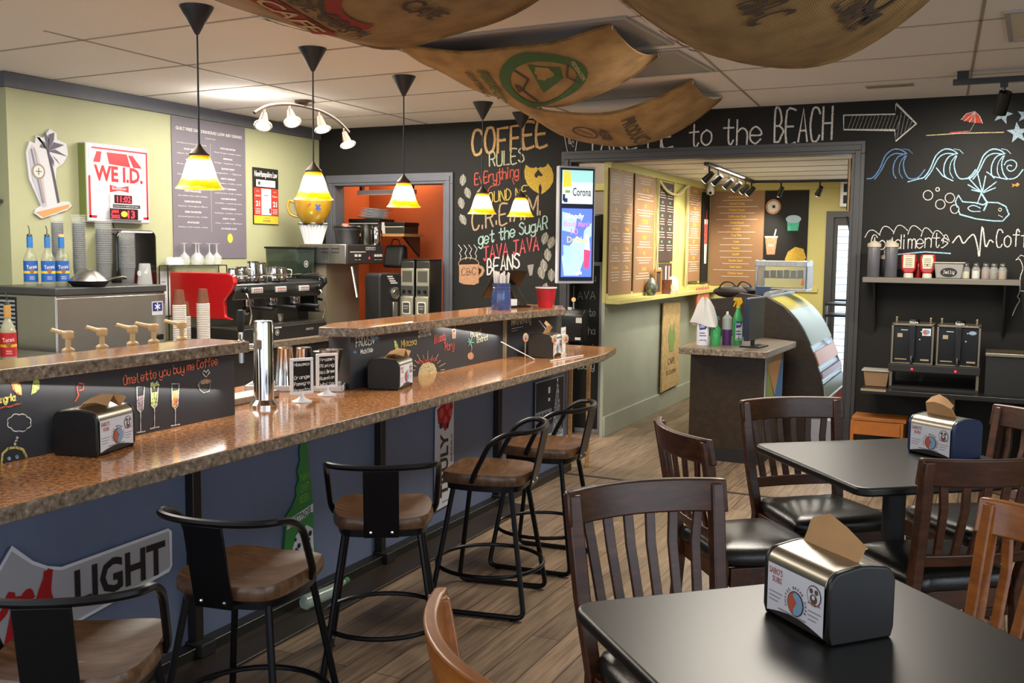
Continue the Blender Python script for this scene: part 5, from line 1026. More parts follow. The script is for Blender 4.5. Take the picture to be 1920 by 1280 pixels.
t = thing('fluorescent_fitting', 'white strip light fitting high in the orange nook', 'light fitting', (-4.9, 7.55, 1.93), rad(-4)); m = MB(); m.box(-.32, .3, -.03, .03, 0, .04); m.build('casing', WHITE, t, bevel=.004); m = MB(); m.box(-.3, -.27, -.02, .02, .04, H-1.93); m.box(.25, .28, -.02, .02, .04, H-1.93); m.build('hanger', DSTEEL, t)
m = MB(); m.box(-.02, .02, -.01, 0, 0, .1); t = thing('light_switch', 'small pale switch plate on the orange nook wall', 'switch', (-4.33, 7.998, 1.4)); m.build('plate', CREAM, t)
m = MB(); m.sidepoly([(-.05, 0), (.1, 0), (.08, .2), (0, .2)], -.1, .1); t = thing('dark_bag', 'dark bag hanging below the nook shelf beside the brewer', 'bag', (-4.80, 7.5, 1.28)); m.build('bag', MATTE, t, bevel=.03, bseg=3); m = MB(); m.tube(fillet([(-.05, .03, .19), (-.03, .03, .255), (.03, .03, .25), (.05, .03, .19)], .02), .005, 6); m.build('handle', MATTE, t)
# ================================================================== the opening and the sandwich room
# screen on the jamb, hung at a slight angle
t = thing('display_screen', 'bright upright advertising screen hung at the left of the wide opening', 'screen', (-2.845, 6.99, 1.20), rad(45))
HW = .15
m = MB(); m.box(-HW, HW, 0, .05, 0, .88); m.build('frame', ink('#c6c8d0', .35), t, bevel=.004)
m = MB(); m.box(-HW+.012, HW-.012, -.006, 0, .02, .865); m.build('bezel', ink('#1f2c4c', .3), t)
e = lambda n, c, s=1.: mat('screen_'+n, c, .4, emit=s*.65)
m = MB(); m.use(e('cyan', '#8ec4c0', .85)); m.rect(-HW+.025, HW-.025, .60, .85, -.0075); m.use(e('pale', '#c9d6c8', .9)); m.rect(-HW+.025, HW-.025, .60, .76, -.008); m.use(e('yellow', '#d4b23a', .9)); m.flat([(-.12, .72), (-.05, .73), (-.06, .84), (-.11, .85)], -.0085); m.use(e('navy', '#1d2c5c', .5)); m.fit('Corona', .035, .66, .15, .06, y=-.0095, bold=.015); m.rect(-.12, -.1, .62, .67, -.009); m.rect(-.11, -.08, .61, .64, -.009); m.use(e('green', '#6f9a4a', .7)); m.rect(-.1, -.06, .68, .70, -.009); m.build('top_advert', None, t)
m = MB(); m.use(e('blue', '#4f6ad8', 1.1)); m.rect(-HW+.025, HW-.025, .05, .565, -.0075); m.use(e('sky', '#8fb4ee', 1.2))
for a in ([(-.1, .06), (.02, .06), (.1, .3), (.0, .36), (-.12, .2)], [(-.12, .4), (-.02, .38), (.0, .5), (-.12, .54)], [(.05, .3), (.12, .36), (.12, .46), (.06, .4)]): m.flat(a, -.008)
m.use(e('white', '#e6ecff', 1.3)); m.fit('Bloody', -.02, .49, .15, .04, y=-.0095, bold=.02); m.use(e('violet', '#b070d8', 1.0)); m.fit("Bloody Mary's", .0, .43, .22, .04, y=-.0095, bold=.02); m.fit('10', -.02, .37, .06, .045, y=-.0095, bold=.02); m.use(e('yellow', '#d4b23a')); m.fit('Drinks', .0, .31, .16, .045, y=-.0095, bold=.02); m.use(e('teal', '#8fd8c8', 1)); m.flat([(-.1, .16), (-.05, .14), (-.03, .28), (-.11, .29)], -.009); m.use(e('red', '#e0406a', 1)); m.flat([(.06, .12), (.1, .11), (.115, .25), (.06, .26)], -.009); m.use(e('white', '#e6ecff')); m.flat([(.065, .26), (.11, .25), (.1, .36), (.08, .38)], -.009); m.fit('cafe', .02, .07, .05, .03, y=-.0095, bold=.02); m.build('lower_advert', None, t)
m = MB(); m.box(-.04, .04, .05, .12, .3, .6); m.build('wall_mount', BLACK, t)
# paper towel / soap dispenser, keys and fridge in the gap
t = thing('hand_dispenser', 'black hand soap dispenser mounted beside the far bar end', 'dispenser', (-2.87, 7.125, .74), 0)
m = MB(); m.sidepoly([(0, 0), (-.10, .01), (-.14, .1), (-.13, .22), (-.09, .26), (0, .26)], -.085, .085); m.build('housing', BLACK, t, bevel=.012, bseg=3)
m = MB(); m.box(-.05, -.02, -.1, -.08, .255, .275); m.box(.035, .082, -.142, -.136, .16, .2); m.box(.03, .075, -.142, -.14, .03, .05); m.build('labels', ink('#b9b6b0'), t)
t = thing('key_bunch', 'keys with a round tag hanging on the jamb under the screen', 'keys', (-2.91, 7.12, 1.04)); m = MB(); m.tube([(0, 0, .14), (0, -.005, .05)], .003, 6); m.build('cord', DSTEEL, t); m = MB(); m.lathe([(0, 0), (.018, 0), (.018, .006), (0, .006)], (0, -.006, .03), 16, 'y'); m.build('round_tag', CREAM, t); m = MB(); m.box(-.006, .006, -.003, .003, -.04, .01); m.build('key', STEEL, t)
t = thing('black_refrigerator', 'tall black refrigerator in the gap left of the menu wall', 'refrigerator', (-2.93, 7.40, 0), 0)
m = MB(); m.box(-.36, .125, .03, .5, 0, 1.74); m.build('cabinet', BLACK, t, bevel=.008)
m = MB(); m.box(-.36, .12, 0, .03, .05, 1.73); d = m.build('door', mat('fridge_black', '#19191a', .3), t, bevel=.006)
m = MB(); m.box(.075, .09, -.04, -.02, 1.1, 1.25); m.box(.078, .087, -.02, 0, 1.11, 1.13); m.box(.078, .087, -.02, 0, 1.22, 1.24); m.build('handle', STEEL, d)
t = thing('tall_chalkboard', 'narrow grey framed chalkboard with faint chalk notes leaning on the refrigerator', 'chalkboard', (-2.87, 7.31, .002), 0)
m = MB()
for a in ((-.14, -.12, 0, 1.36), (.10, .12, 0, 1.36), (-.12, .10, 1.33, 1.36), (-.12, .10, 0, .03)): m.box(a[0], a[1], 0, .025, a[2], a[3])
m.build('frame', ink('#77787a', .45), t); m = MB(); m.box(-.12, .10, .006, .02, .03, 1.33); s = m.build('slate', BOARD, t)
for i in range(6): m = MB(); m.use(chalk('grey' if i < 5 else 'aqua')); chalk_text(m, ('menu', 'AVA', 'latte', 'mocha', 'chai', 'today')[i], -.09, 1.2-.14*i, .07, 1.21-.14*i, .06, .005, .004); m.build('chalk_note', None, s)
# ---- menu boards
MENUB = mat('menu_brown', '#8a6847', .5); MENUD = mat('menu_dark', '#3d2f28', .5)
YT = ink('#e0b23c', .6); WT = ink('#cdbfa8', .6)
def menu(name, label, loc, rz, w_, h_, heads, mt, cols=1, accent=None, hs=.03, dense=9):
    t = thing(name, label, 'menu board', loc, rz, 'menu boards')
    m = MB(); m.box(-w_/2, w_/2, -.008, 0, 0, h_); m.build('panel', mt, t)
    m = MB(); per = math.ceil(len(heads)/cols); r = random.Random(label)
    for i, q in enumerate(heads):
        c, k = i//per, i % per
        x = -w_/2+w_*(c+.5)/cols; z = h_-.07-(h_-.12)*k/per; step = (h_-.12)/per
        m.use(accent or YT); m.fit(q, x, z, min(w_/cols*.85, len(q)*hs*.55), hs, y=-.0095, bold=.015); m.use(WT)
        nl = max(1, int((step-hs*1.6)/.022)); nl = min(nl, dense)
        for l in range(nl):
            ww = w_/cols*.42*r.uniform(.55, 1); m.rect(x-ww, x+ww, z-.022*(l+1)-.0025, z-.022*(l+1)+.0025, -.0095)
    m.build('lettering', None, t); return t
S_ = -2.661
menu('menu_board', 'brown breakfast sandwiches menu board, first by the opening', (S_, 7.46, 1.105), PI/2, .53, 1.03, ['BREAKFAST SANDWICHES', 'Bagel', 'Egg', 'Muffin', 'Wrap', 'Croissant', 'Western', 'Ham', 'Egg', 'Philly', 'Wraps', 'Toast'], MENUB, 2)
menu('menu_board', 'brown bagels and coffee menu board, second from the opening', (S_, 8.04, 1.105), PI/2, .53, 1.04, ['BAGELS', 'HOT COFFEE', 'ICED', 'SMOOTHIES', 'EXTRAS', 'TEA', 'ADD ONS'], MENUB, 1)
menu('menu_board', 'narrow dark menu board with green headings above the little shelf items', (S_, 8.64, 1.36), PI/2, .46, .70, ['TEAS', 'GREEN', 'BLACK', 'CHAI', 'MINT', 'LATTE', 'MOCHA', 'COCOA', 'ICED', 'FRAPPE'], MENUD, 2, ink('#6fc0a0', .6), .02)
menu('menu_board', 'narrow brown menu board beside the corner netting', (S_, 9.58, 1.16), PI/2, .48, .93, ['SMOOTHIES', 'FROZEN', 'FRAPPES', 'KIDS', 'EXTRAS'], MENUB, 1)
menu('menu_board', 'wide brown lunch sandwiches menu board on the far wall', (-2.375, B2-.001, 1.11), 0, .55, .96, ['LUNCH SANDWICHES', 'Smoked Turkey', 'Chicken Caesar', 'California Club', 'Turkey Bacon', 'PANINIS', 'Tuna Melt', 'Cuban', 'Reuben', 'SALADS', 'Garden Salad', 'Chef Salad', 'Chicken Salad'], MENUB, 1, None, .022, 2)
t = thing('food_chalkboard', 'dark board with drawn donut, cupcake, iced coffee and croissant on the far wall', 'chalkboard', (-1.88, B2-.001, 1.36), 0)
m = MB(); m.box(-.215, .215, -.01, 0, 0, .71); m.build('board', BOARD, t)
m = MB(); m.use(chalk('mug')); m.disc(-.13, .55, .075, -.0115); m.use(chalk('white')); m.disc(-.13, .55, .055, -.0125); m.use(chalk('board')); m.disc(-.125, .55, .016, -.0135); m.build('chalk_donut', None, t); m = MB(); m.use(chalk('mint')); m.flat([(.01, .42), (.02, .31), (.12, .31), (.135, .42)], -.0115); m.use(chalk('star')); m.disc(.073, .425, .075, -.0125, .04); m.build('chalk_cupcake', None, t); m = MB(); m.use(chalk('mug')); m.flat([(-.2, .24), (-.18, .07), (-.1, .07), (-.08, .24)], -.0115); m.use(chalk('white')); m.rect(-.205, -.075, .24, .255, -.012); m.stroke([(-.11, .25), (-.095, .32)], .012, -.013); m.fit('CBC', -.14, .15, .06, .025, y=-.0125); m.build('chalk_iced_coffee', None, t); m = MB(); m.use(chalk('gold')); m.flat([(.0, .02), (.03, .1), (.1, .15), (.18, .13), (.21, .04), (.19, .0), (.02, .0)], -.0115); m.build('chalk_croissant', None, t)
t = thing('tall_drink_board', 'narrow dark board with a red and white drink drawing near the corner', 'chalkboard', (S_, 10.02, 1.13), PI/2)
m = MB(); m.box(-.13, .13, -.008, 0, 0, .92); m.build('board', BOARD, t); m = MB(); m.use(chalk('white')); m.flat([(-.07, .65), (-.04, .2), (.04, .2), (.07, .65)], -.0095); m.use(chalk('coral')); m.flat([(-.065, .6), (-.05, .4), (.05, .4), (.065, .6)], -.0105); m.stroke([(.0, .6), (.02, .74)], .02, -.0105); m.build('chalk_drawing', None, t)
# netting hanging in the corners, shelf oddments
for x, y, lab in ((-2.655, 8.36, 'pale rope netting hanging at the edge of the narrow dark menu board'), (-2.655, 9.30, 'pale rope netting hanging between the third and fourth menu boards')):
    t = thing('rope_netting', lab, 'netting', (x, y, 1.12), PI/2, 'rope nettings'); m = MB(); r = random.Random(lab)
    for k in range(5):
        px = (k-2)*.018; m.tube([(px+r.uniform(-.015, .015), -.012-.006*(k % 2), z) for z in (0, .15, .3, .45, .6, .8, .96)], .004, 5)
    m.build('cords', ink('#b8a878', .8), t)
m = MB(); m.tube(catmull([(-2.64, 8.36, 2.07), (-2.63, 8.6, 1.98), (-2.62, 8.9, 1.97), (-2.63, 9.2, 2.06), (-2.64, 9.3, 2.07)], 6), .012, 6); single(m, 'rope_swag', 'pale rope swag strung between the two nettings', 'rope', ink('#b8a878', .8))
t = thing('oval_vase', 'silvery oval bauble jar at the front of the wall ledge', 'jar', (-2.6, 8.09, 1.076)); m = MB(); m.lathe([(.03, 0), (.05, .04), (.055, .08), (.03, .13), (.014, .15), (.016, .18), (0, .18)], n=20, cap=False); m.build('body', mat('mottled_silver', '#6d7466', .3, .5, var=.4, scale=40), t)
t = thing('small_picture', 'small orange edged frame on the wall ledge under the dark menu board', 'picture', (-2.62, 8.30, 1.076), PI/2); m = MB()
for a in ((-.09, -.07, 0, .22), (.07, .09, 0, .22), (-.07, .07, .2, .22), (-.07, .07, 0, .02)): m.box(a[0], a[1], -.02, .0, a[2], a[3])
m.build('frame', ink('#a8743a', .5), t); m = MB(); m.box(-.07, .07, -.008, 0, .02, .2); m.build('picture_sheet', MENUD, t)
t = thing('paper_coffee_cup', 'brown paper cup with a gold emblem on the wall ledge', 'cup', (-2.6, 8.50, 1.076), PI/2); m = MB(); m.lathe([(.045, 0), (.058, .12), (.06, .125), (.0, .12)], n=20, cap=False); m.build('cup', CB, t); m = MB(); m.use(ink('#c9a23a')); m.disc(0, .06, .022, -.054); m.build('emblem', None, t)
t = thing('candy_jar', 'clear jar of white sweets on the wall ledge beside the paper cup', 'jar', (-2.6, 8.72, 1.076)); m = MB(); m.lathe([(.05, 0), (.055, .01), (.055, .11), (.035, .14), (0, .16)], n=18, cap=False); m.build('jar', mat('candy_glass', '#cfcfca', .1, alpha=.5, coat=.4), t); m = MB(); r = random.Random(3)
for k in range(26): a = r.uniform(0, 6.3); q = .035*math.sqrt(r.random()); m.ball((q*math.cos(a), q*math.sin(a), .015+.09*r.random()), .012, n=6)
m.build('sweets', WHITE, t)['kind'] = 'stuff'
t = thing('card_rack', 'small board of black and white cards above the wall ledge', 'sign', (S_, 8.62, 1.17), PI/2); m = MB(); m.box(-.22, .22, -.012, 0, 0, .17); m.build('backing', MENUD, t); m = MB(); m.use(ink('#cfcabf'))
for k in range(4): m.rect(-.2, -.1, .06+.022*k, .07+.022*k, -.0135)
m.rect(.02, .06, .02, .15, -.0135); m.use(ink('#c07a6a')); m.rect(.11, .16, .02, .15, -.0135); m.build('cards', None, t)
# hanging burlap coffee sack on the side wall
t = thing('hanging_coffee_sack', 'long narrow burlap coffee sack hanging on the grey side wall', 'sack', (-2.66, 8.87, .17), PI/2)
m = MB(); rows = 8
pts = [(-.26, .82), (.26, .80), (.27, .4), (.29, .02), (-.28, .0), (-.27, .4)]; m.poly(pts, -.02, 0); m.build('sack_cloth', mat('pale_burlap', '#a98f5f', .9, var=.2, scale=25, bump=.5), t, bevel=.008)
m = MB(); m.use(ink('#6f8a4a', .9)); m.flat([(-.12, .5), (-.05, .62), (.0, .52), (.06, .63), (.1, .48), (.05, .36), (-.06, .36)], -.0225); m.use(ink('#5a4a38', .9)); m.fit('CAFE', .0, .24, .22, .06, y=-.0225); m.fit('DE COLOMBIA', .0, .15, .32, .04, y=-.0225); m.build('sack_print', None, t)
t = thing('snack_bag_rack', 'clear hanging strip of red snack bags in the sandwich room corner', 'snack rack', (-2.62, 9.72, .80), PI/2)
for k in range(4): m = MB(); m.box(-.22+.11*k, -.13+.11*k, -.05, -.02, .0+.01*k, .30); m.build('snack_bag', ink('#b4604a', .4), t, bevel=.01)
m = MB(); m.tube([(-.25, -.03, .34), (.25, -.03, .34)], .006, 6); m.tube([(-.25, -.03, .34), (-.25, .05, .34)], .006, 6); m.tube([(.25, -.03, .34), (.25, .05, .34)], .006, 6); m.build('rail', DSTEEL, t)
t = thing('security_camera', 'small white dome camera at the sandwich room corner', 'camera', (-2.6, 9.95, 2.06)); m = MB(); m.lathe([(.02, .08), (.03, .04), (.042, .0), (.038, -.03), (.0, -.042)], n=18, cap=False); m.build('housing', WHITE, t); m = MB(); m.ball((.01, -.032, -.018), .016, n=10); m.build('lens', BLACK, t)
# ---- small counter table with spray bottles
t = thing('counter_table', 'dark brown counter table with speckled top standing in the wide opening', 'counter', (-1.6, 7.0, 0))
o = MB().slab([(-.30, -.45), (.30, -.46), (.33, .44), (.03, .68), (-.35, .6)], .755, .80).build('top', GEDGE, t, bevel=.004)
m = MB(); m.box(-.27, .24, -.25, .42, 0, .755); m.build('body', BROWNLAM, t, bevel=.004)
m = MB(); m.box(-.275, .245, -.256, .425, 0, .09); m.build('plinth', MATTE, t)
t = thing('angular_mural', 'narrow poster of tan, green and blue triangles on the counter side', 'poster', (-1.358, 6.99, .36), PI/2); m = MB(); m.box(-.22, .40, -.008, 0, .0, .385); m.build('panel', ink('#a3a9ad', .5), t)
m = MB(); m.use(ink('#c99a72', .5)); m.flat([(-.17, .32), (.38, .38), (.1, .1), (.1, .06)], -.0095); m.use(ink('#9aa86a', .5)); m.flat([(-.2, .0), (-.17, .32), (.1, .08), (.08, .0)], -.0095); m.use(ink('#4f7fbf', .5)); m.flat([(.38, .38), (.39, .0), (.12, .0), (.12, .08)], -.0095); m.use(ink('#8a6a4a')); m.rect(.06, .11, .0, .06, -.0105); m.build('triangles', None, t)
CZ = .80
def spray(label, loc, body, trig, h, w2, rz, lab=None):
    t = thing('spray_bottle', label, 'spray bottle', loc, rz, 'spray bottles on the counter table')
    m = MB(); m.lathe([(w2, 0), (w2+.002, .004), (w2, h*.55), (w2*.45, h*.72), (w2*.4, h*.78), (0, h*.78)], n=20, cap=False); m.build('bottle', body, t)
    m = MB(); m.cyl((0, 0, h*.78), (0, 0, h*.84), w2*.42); m.poly([(-.035, h*.94), (-.03, h), (.02, h), (.03, h*.9), (.01, h*.84), (-.012, h*.84), (-.012, h*.92)], -.012, .012); m.poly([(-.02, h*.92), (-.012, h*.92), (-.03, h*.8), (-.036, h*.81)], -.006, .006); m.build('trigger', trig, t, bevel=.002)
    if lab:
        m = MB(); m.use(ink(lab[0], .5)); m.rect(-w2*.7, w2*.7, h*.1, h*.5, -w2-.001); m.use(ink(lab[1], .5)); m.flat([(-w2*.7, h*.5), (w2*.75, h*.5), (w2*.4, h*.38), (-w2*.6, h*.36)], -w2-.002); m.use(ink('#e8e8ec')); m.fit(lab[2], -.005, h*.42, w2*.9, h*.05, y=-w2-.003, bold=.02); m.use(ink(lab[1])); m.rect(-w2*.6, w2*.3, h*.28, h*.3, -w2-.0025); m.rect(-w2*.6, w2*.5, h*.22, h*.24, -w2-.0025); m.rect(-w2*.6, w2*.6, h*.12, h*.135, -w2-.0025); m.build('label', None, t)
    return t
GP = mat('green_clear_plastic', '#3fa860', .2, alpha=.8, coat=.4)
spray('large white cleaner bottle with a blue label under a plastic bag', (-1.80, 6.80, CZ), WHITE, WHITE, .30, .042, .3, ('#d6d6e0', '#2c2f80', 'ZEP'))
spray('small green clear spray bottle beside the white cleaner bottle', (-1.72, 6.84, CZ), GP, mat('dark_green_plastic', '#1d5a3a', .4), .20, .036, .3)
spray('spray bottle with yellow trigger and green liquid behind the grey can', (-1.60, 6.98, CZ), GP, mat('yellow_plastic', '#d2a420', .4), .33, .034, .5, ('#ccd2d6', '#2c3f70', 'GLASS'))
t = thing('aerosol_can', 'grey and purple aerosol can on the counter table', 'can', (-1.655, 6.90, CZ)); m = MB(); m.lathe([(.032, 0), (.033, .003), (.033, .11)], n=20, cap=False); m.build('lower_wrap', ink('#4a2a5c', .3), t); m = MB(); m.lathe([(.0335, .11), (.0335, .19), (.02, .205), (.012, .215), (0, .216)], n=20, cap=False); m.build('upper_wrap', ink('#9aa09c', .35), t); m = MB(); m.cyl((0, 0, .215), (0, 0, .235), .008); m.build('nozzle', WHITE, t)
m = MB(); prof = [(.015, .16), (.035, .145), (.06, .10), (.08, .04), (.095, -.0), (.10, -.02)]; vs = []; n = 26
for k, (r, z) in enumerate(prof):
    for i in range(n): a = 2*PI*i/n; q = r*(1+.12*math.sin(3*a+k*.6)+.07*math.sin(7*a)); vs.append((q*math.cos(a)*.95, q*math.sin(a)*.55, z+.015*math.sin(2*a)))
m.add(vs, [(k*n+i, k*n+(i+1) % n, (k+1)*n+(i+1) % n, (k+1)*n+i) for k in range(len(prof)-1) for i in range(n)]+[tuple(range(n))])
o = single(m, 'plastic_bag', 'thin white plastic bag draped over the white cleaner bottle', 'bag', mat('bag_plastic', '#d4d2cc', .4, alpha=.82), loc=(-1.795, 6.80, CZ+.165))
t = thing('flat_monitor', 'dark flat monitor seen nearly edge on, standing on the counter table', 'monitor', (-1.455, 6.86, CZ), rad(83))
m = MB(); m.box(-.16, .17, -.012, .02, .05, .34); m.build('screen', mat('monitor_blue', '#1c2840', .3), t, bevel=.005); m = MB(); m.box(-.16, .17, -.014, -.0, .335, .345); m.build('top_edge', ink('#8a93a8', .4), t); m = MB(); m.box(-.02, .02, -.0, .02, .0, .06); m.box(-.1, .1, -.07, .07, 0, .012); m.build('stand', BLACK, t, bevel=.003)
# ---- curved glass deli case
t = thing('deli_case', 'curved glass deli case with dark brown end panel in the sandwich room', 'display case', (-1.5, 7.7, 0))
prof = [(-.5, 0), (-.5, 1.08), (-.31, 1.10), (-.26, 1.135), (-.05, 1.11), (.08, 1.04), (.21, .90), (.31, .70), (.38, .50), (.405, .34), (.40, .26), (.30, .2), (.30, 0)]
m = MB(); m.poly(prof, 0, .04); m.build('end_panel', BROWNLAM, t, bevel=.004)
m = MB(); m.poly(prof, 1.06, 1.10); m.build('end_panel', BROWNLAM, t, bevel=.004)
m = MB(); m.poly([(-.5, 0), (-.5, 1.06), (-.2, 1.06), (-.2, .32), (.3, .2), (.3, 0)], .04, 1.06); m.build('cabinet', mat('case_inside', '#4a4038', .5), t)
gp = [(-.05, 1.11), (.08, 1.04), (.21, .90), (.31, .70), (.38, .50), (.405, .34)]; gp = [(q.x, q.y) for q in catmull([(a, b_, 0) for a, b_ in gp], 4)]
def band(z1, z0, mt, nm, off=0., par=t):
    seg = [q for q in gp if z0-1e-6 <= q[1] <= z1+1e-6]
    m = MB(); vs = []; 
    for x, z in seg: vs += [(x+off, .04, z), (x+off, 1.06, z), (x+off-.012, .04, z-.004), (x+off-.012, 1.06, z-.004)]
    fs = []
    for i in range(len(seg)-1): a = 4*i; fs += [(a, a+4, a+5, a+1), (a+2, a+3, a+7, a+6), (a, a+2, a+6, a+4), (a+1, a+5, a+7, a+3)]
    m.add(vs, fs); return m.build(nm, mt, par)
gl = band(1.2, .3, mat('case_glass', '#8fa0a8', .06, alpha=.5, coat=.6), 'curved_glass')
band(1.12, 1.0, ink('#a39a3a', .3), 'top_sign', .006, gl); band(1.03, .72, ink('#9fb3bd', .5), 'light_poster', .008, gl); band(.735, .555, ink('#c48f80', .3), 'pink_poster', .010, gl); band(.57, .47, ink('#9a7f9a', .3), 'striped_poster', .012, gl); band(.48, .33, ink('#8fa4b0', .3), 'lower_poster', .008, gl)
m = MB(); m.tube([(.40, .05, .33), (.40, 1.06, .33)], .02, 10); m.build('metal_edge', STEEL, t); m = MB(); m.tube([(-.05, .03, 1.12), (-.05, 1.06, 1.12)], .03, 12); m.build('metal_edge', STEEL, t)
m = MB(); m.use(ink('#a83a3c', .4)); m.box(.36, .415, .04, 1.06, .24, .32); m.build('bumper', None, t)
t = thing('case_base', 'low white plinth sticking out at the foot of the deli case', 'plinth', (-1.12, 8.1, 0)); m = MB(); m.box(-.07, .12, -.4, .6, 0, .19); m.build('block', ink('#b0b2ba', .5), t, bevel=.004)
# on the case
t = thing('food_warmer', 'glass sided food warmer with steel frame on the deli case', 'food warmer', (-1.56, 8.45, 1.137), 0)
m = MB()
for x in (-.20, .19):
    for y in (-.14, .14): m.box(x-.012, x+.012, y-.012, y+.012, 0, .25)
m.box(-.215, .205, -.155, .155, .20, .245); m.box(-.215, .205, -.155, .155, 0, .02); m.build('steel_frame', STEEL, t, bevel=.003)
m = MB(); m.box(-.19, .18, -.148, -.143, .02, .2); m.build('front_glass', mat('warmer_glass', '#9aa8a0', .05, alpha=.3, coat=.4), t)
m = MB(); m.box(.192, .21, -.14, .14, .02, .2); m.build('side_panel', ink('#8f97a3', .4), t); m = MB(); m.use(ink('#d07a3a', .5)); m.poly([(.16, .05), (.18, .12), (.19, .05)], -.1565, -.155); m.build('flame_sticker', None, t)
m = MB(); m.box(-.18, .17, -.1, .12, .1, .105); m.build('shelf', STEEL, t)
r = random.Random(5)
for k in range(6): m = MB(); m.box(-.16+.055*k, -.118+.055*k, -.06, -.01, .105, .15+.02*r.random()); single(m, 'snack_packet', ('brown snack packet inside the food warmer, leftmost', 'brown snack packet inside the food warmer, second from left', 'brown snack packet inside the food warmer, third from left', 'brown snack packet inside the food warmer, third from right', 'brown snack packet inside the food warmer, second from right', 'brown snack packet inside the food warmer, rightmost')[k], 'packet', ink('#8a5a34', .5), group='snack packets in the warmer', bevel=.004).location = (-1.56, 8.45, 1.138)
m = MB(); m.box(-.06, .06, -.03, .03, 0, .07); single(m, 'blue_box', 'small blue box in front of the food warmer', 'box', ink('#4a5a78', .5), loc=(-1.64, 8.02, 1.135-.025), bevel=.003)
t = thing('shoulder_bag', 'dark slouching bag with loops lying on the deli case top', 'bag', (-1.90, 8.06, 1.082)); m = MB(); vs = []
m.ball((0, 0, .045), .16, .1, .05, 16); m.ball((.12, .02, .06), .08, .07, .04, 12); m.build('bag_body', ink('#2a211c', .7), t); m = MB(); m.tube(catmull([(-.1, -.05, .07), (-.06, -.06, .12), (.0, -.05, .125), (.04, -.03, .09), (.08, -.03, .13), (.13, -.02, .12), (.17, 0, .07)], 6), .006, 6); m.build('strap', MATTE, t)
t = thing('side_rack', 'small steel and black rack between the deli case and the back door', 'rack', (-1.20, 9.4, 0)); m = MB(); m.box(-.14, .16, -.15, .2, .98, 1.0); m.box(-.14, .16, -.15, .2, .88, .9); m.build('shelf_boards', BLACK, t)
for x in (-.13, .15): m = MB(); m.box(x-.01, x+.01, -.14, -.12, 0, 1.0); m.build('leg', STEEL, t)
m = MB(); m.tube(catmull([(-1.30, 10.16, 1.81), (-1.22, 10.1, 1.5), (-1.16, 10.05, 1.3), (-1.12, 10.05, 1.05), (-1.2, 10.05, .9), (-1.14, 10.0, .7), (-1.12, 10.02, .5)], 6), .008, 6); single(m, 'hanging_cable', 'black cable hanging in front of the daylit back window', 'cable', MATTE)
t = thing('wall_heater', 'white wall unit with two dark squares beside the wide opening', 'wall unit', (-1.3, 10.15, 1.9)); m = MB(); m.box(-.06, .12, -.06, 0, 0, .25); m.build('case', WHITE, t, bevel=.004); m = MB(); m.use(MATTE); m.rect(-.03, .1, .14, .22, -.0615); m.rect(-.03, .1, .03, .11, -.0615); m.build('grille', None, t)
t = thing('framed_board', 'thin dark framed board edge on the right side of the opening', 'board', (-.905, 7.22, 1.74), PI/2); m = MB(); m.box(-.05, .05, 0, .012, 0, .36); m.build('frame', PINE, t); m = MB(); m.box(-.045, .045, .0121, .018, .005, .355); m.build('slate', BOARD, t)
# track lights in the sandwich room
t = thing('track_light_rail', 'black ceiling track with spotlights in the sandwich room', 'track light', (0, 0, 2.1))
p = [(-2.02, 7.60, .02), (-2.13, 9.75, .02), (-1.05, 9.95, .02)]
m = MB(); m.box(-2.09, -2.055, 7.6, 9.72, .015, .04, rz=rad(2.6)); m.box(-2.14, -1.0, 9.72, 9.755, .015, .04, rz=rad(5)); m.build('rail', BLACK, t)
for i, (x, y) in enumerate(((-2.03, 7.72), (-2.04, 8.05), (-2.06, 8.5), (-2.08, 8.9), (-2.1, 9.3), (-2.11, 9.6), (-1.86, 9.745), (-1.5, 9.75))):
    d = Vector((-.75, .25, -.65)).normalized() if i < 6 else Vector((-.4, .5, -.75)).normalized()
    b0 = Vector((x, y, -.06)); m = MB(); m.tube([(x, y, .02), (x, y, -.05)], .008, 6); m.cyl(b0-d*.04, b0+d*.055, .02, .03, 14); h = m.build('spot_head', BLACK, t)
    m = MB(); m.cyl(b0+d*.0545, b0+d*.058, .026, .026, 14); m.build('lamp_face', mat('lamp_glow', '#fff1d8', .5, emit=5), h)
    q = b0+Vector((0, 0, 2.1)); 
    if i < 6 or i == 6: spot('menu_spot', q+d*.1, q+d*1.2, 18, SOFT, 80, .9)
# ================================================================== the condiment wall
SH = 1.295
t = thing('condiment_shelf', 'dark wall shelf holding condiments under the chalk cloud', 'shelf', (0, 0, 0))
m = MB(); m.box(-.77, .16, 6.93, D-.001, SH-.035, SH); m.build('board', mat('shelf_grey', '#6d675c', .45), t, bevel=.003)
for x in (.08, -.70):
    m = MB(); m.sidepoly([(D-.001, SH-.035), (6.95, SH-.035), (6.97, SH-.06), (D-.03, SH-.36), (D-.001, SH-.36)], x-.006, x+.006); m.build('bracket', MATTE, t)
def squeeze(label, x, y, col, h=.20, r=.04):
    t = thing('squeeze_bottle', label, 'bottle', (x, y, SH), 0, 'squeeze bottles')
    m = MB(); m.lathe([(r-.003, 0), (r, .004), (r, h), (r-.004, h+.008)], n=22); m.build('bottle', col, t)
    m = MB(); m.lathe([(r+.004, h), (r+.004, h+.022), (r-.01, h+.028), (r-.016, h+.034), (.006, h+.04), (.0025, h+.065)], n=22); m.build('nozzle_cap', ink('#b9ae98', .5), t)
GSQ = mat('grey_squeeze', '#55555a', .35)
squeeze('tall grey squeeze bottle with white nozzle cap, left end of the shelf', -.715, 7.03, GSQ)
squeeze('tall grey squeeze bottle with white nozzle cap, beside the ketchup', -.605, 7.03, GSQ)
squeeze('small dark squeeze bottle between the two tall grey ones', -.655, 7.10, MATTE, .12, .018)
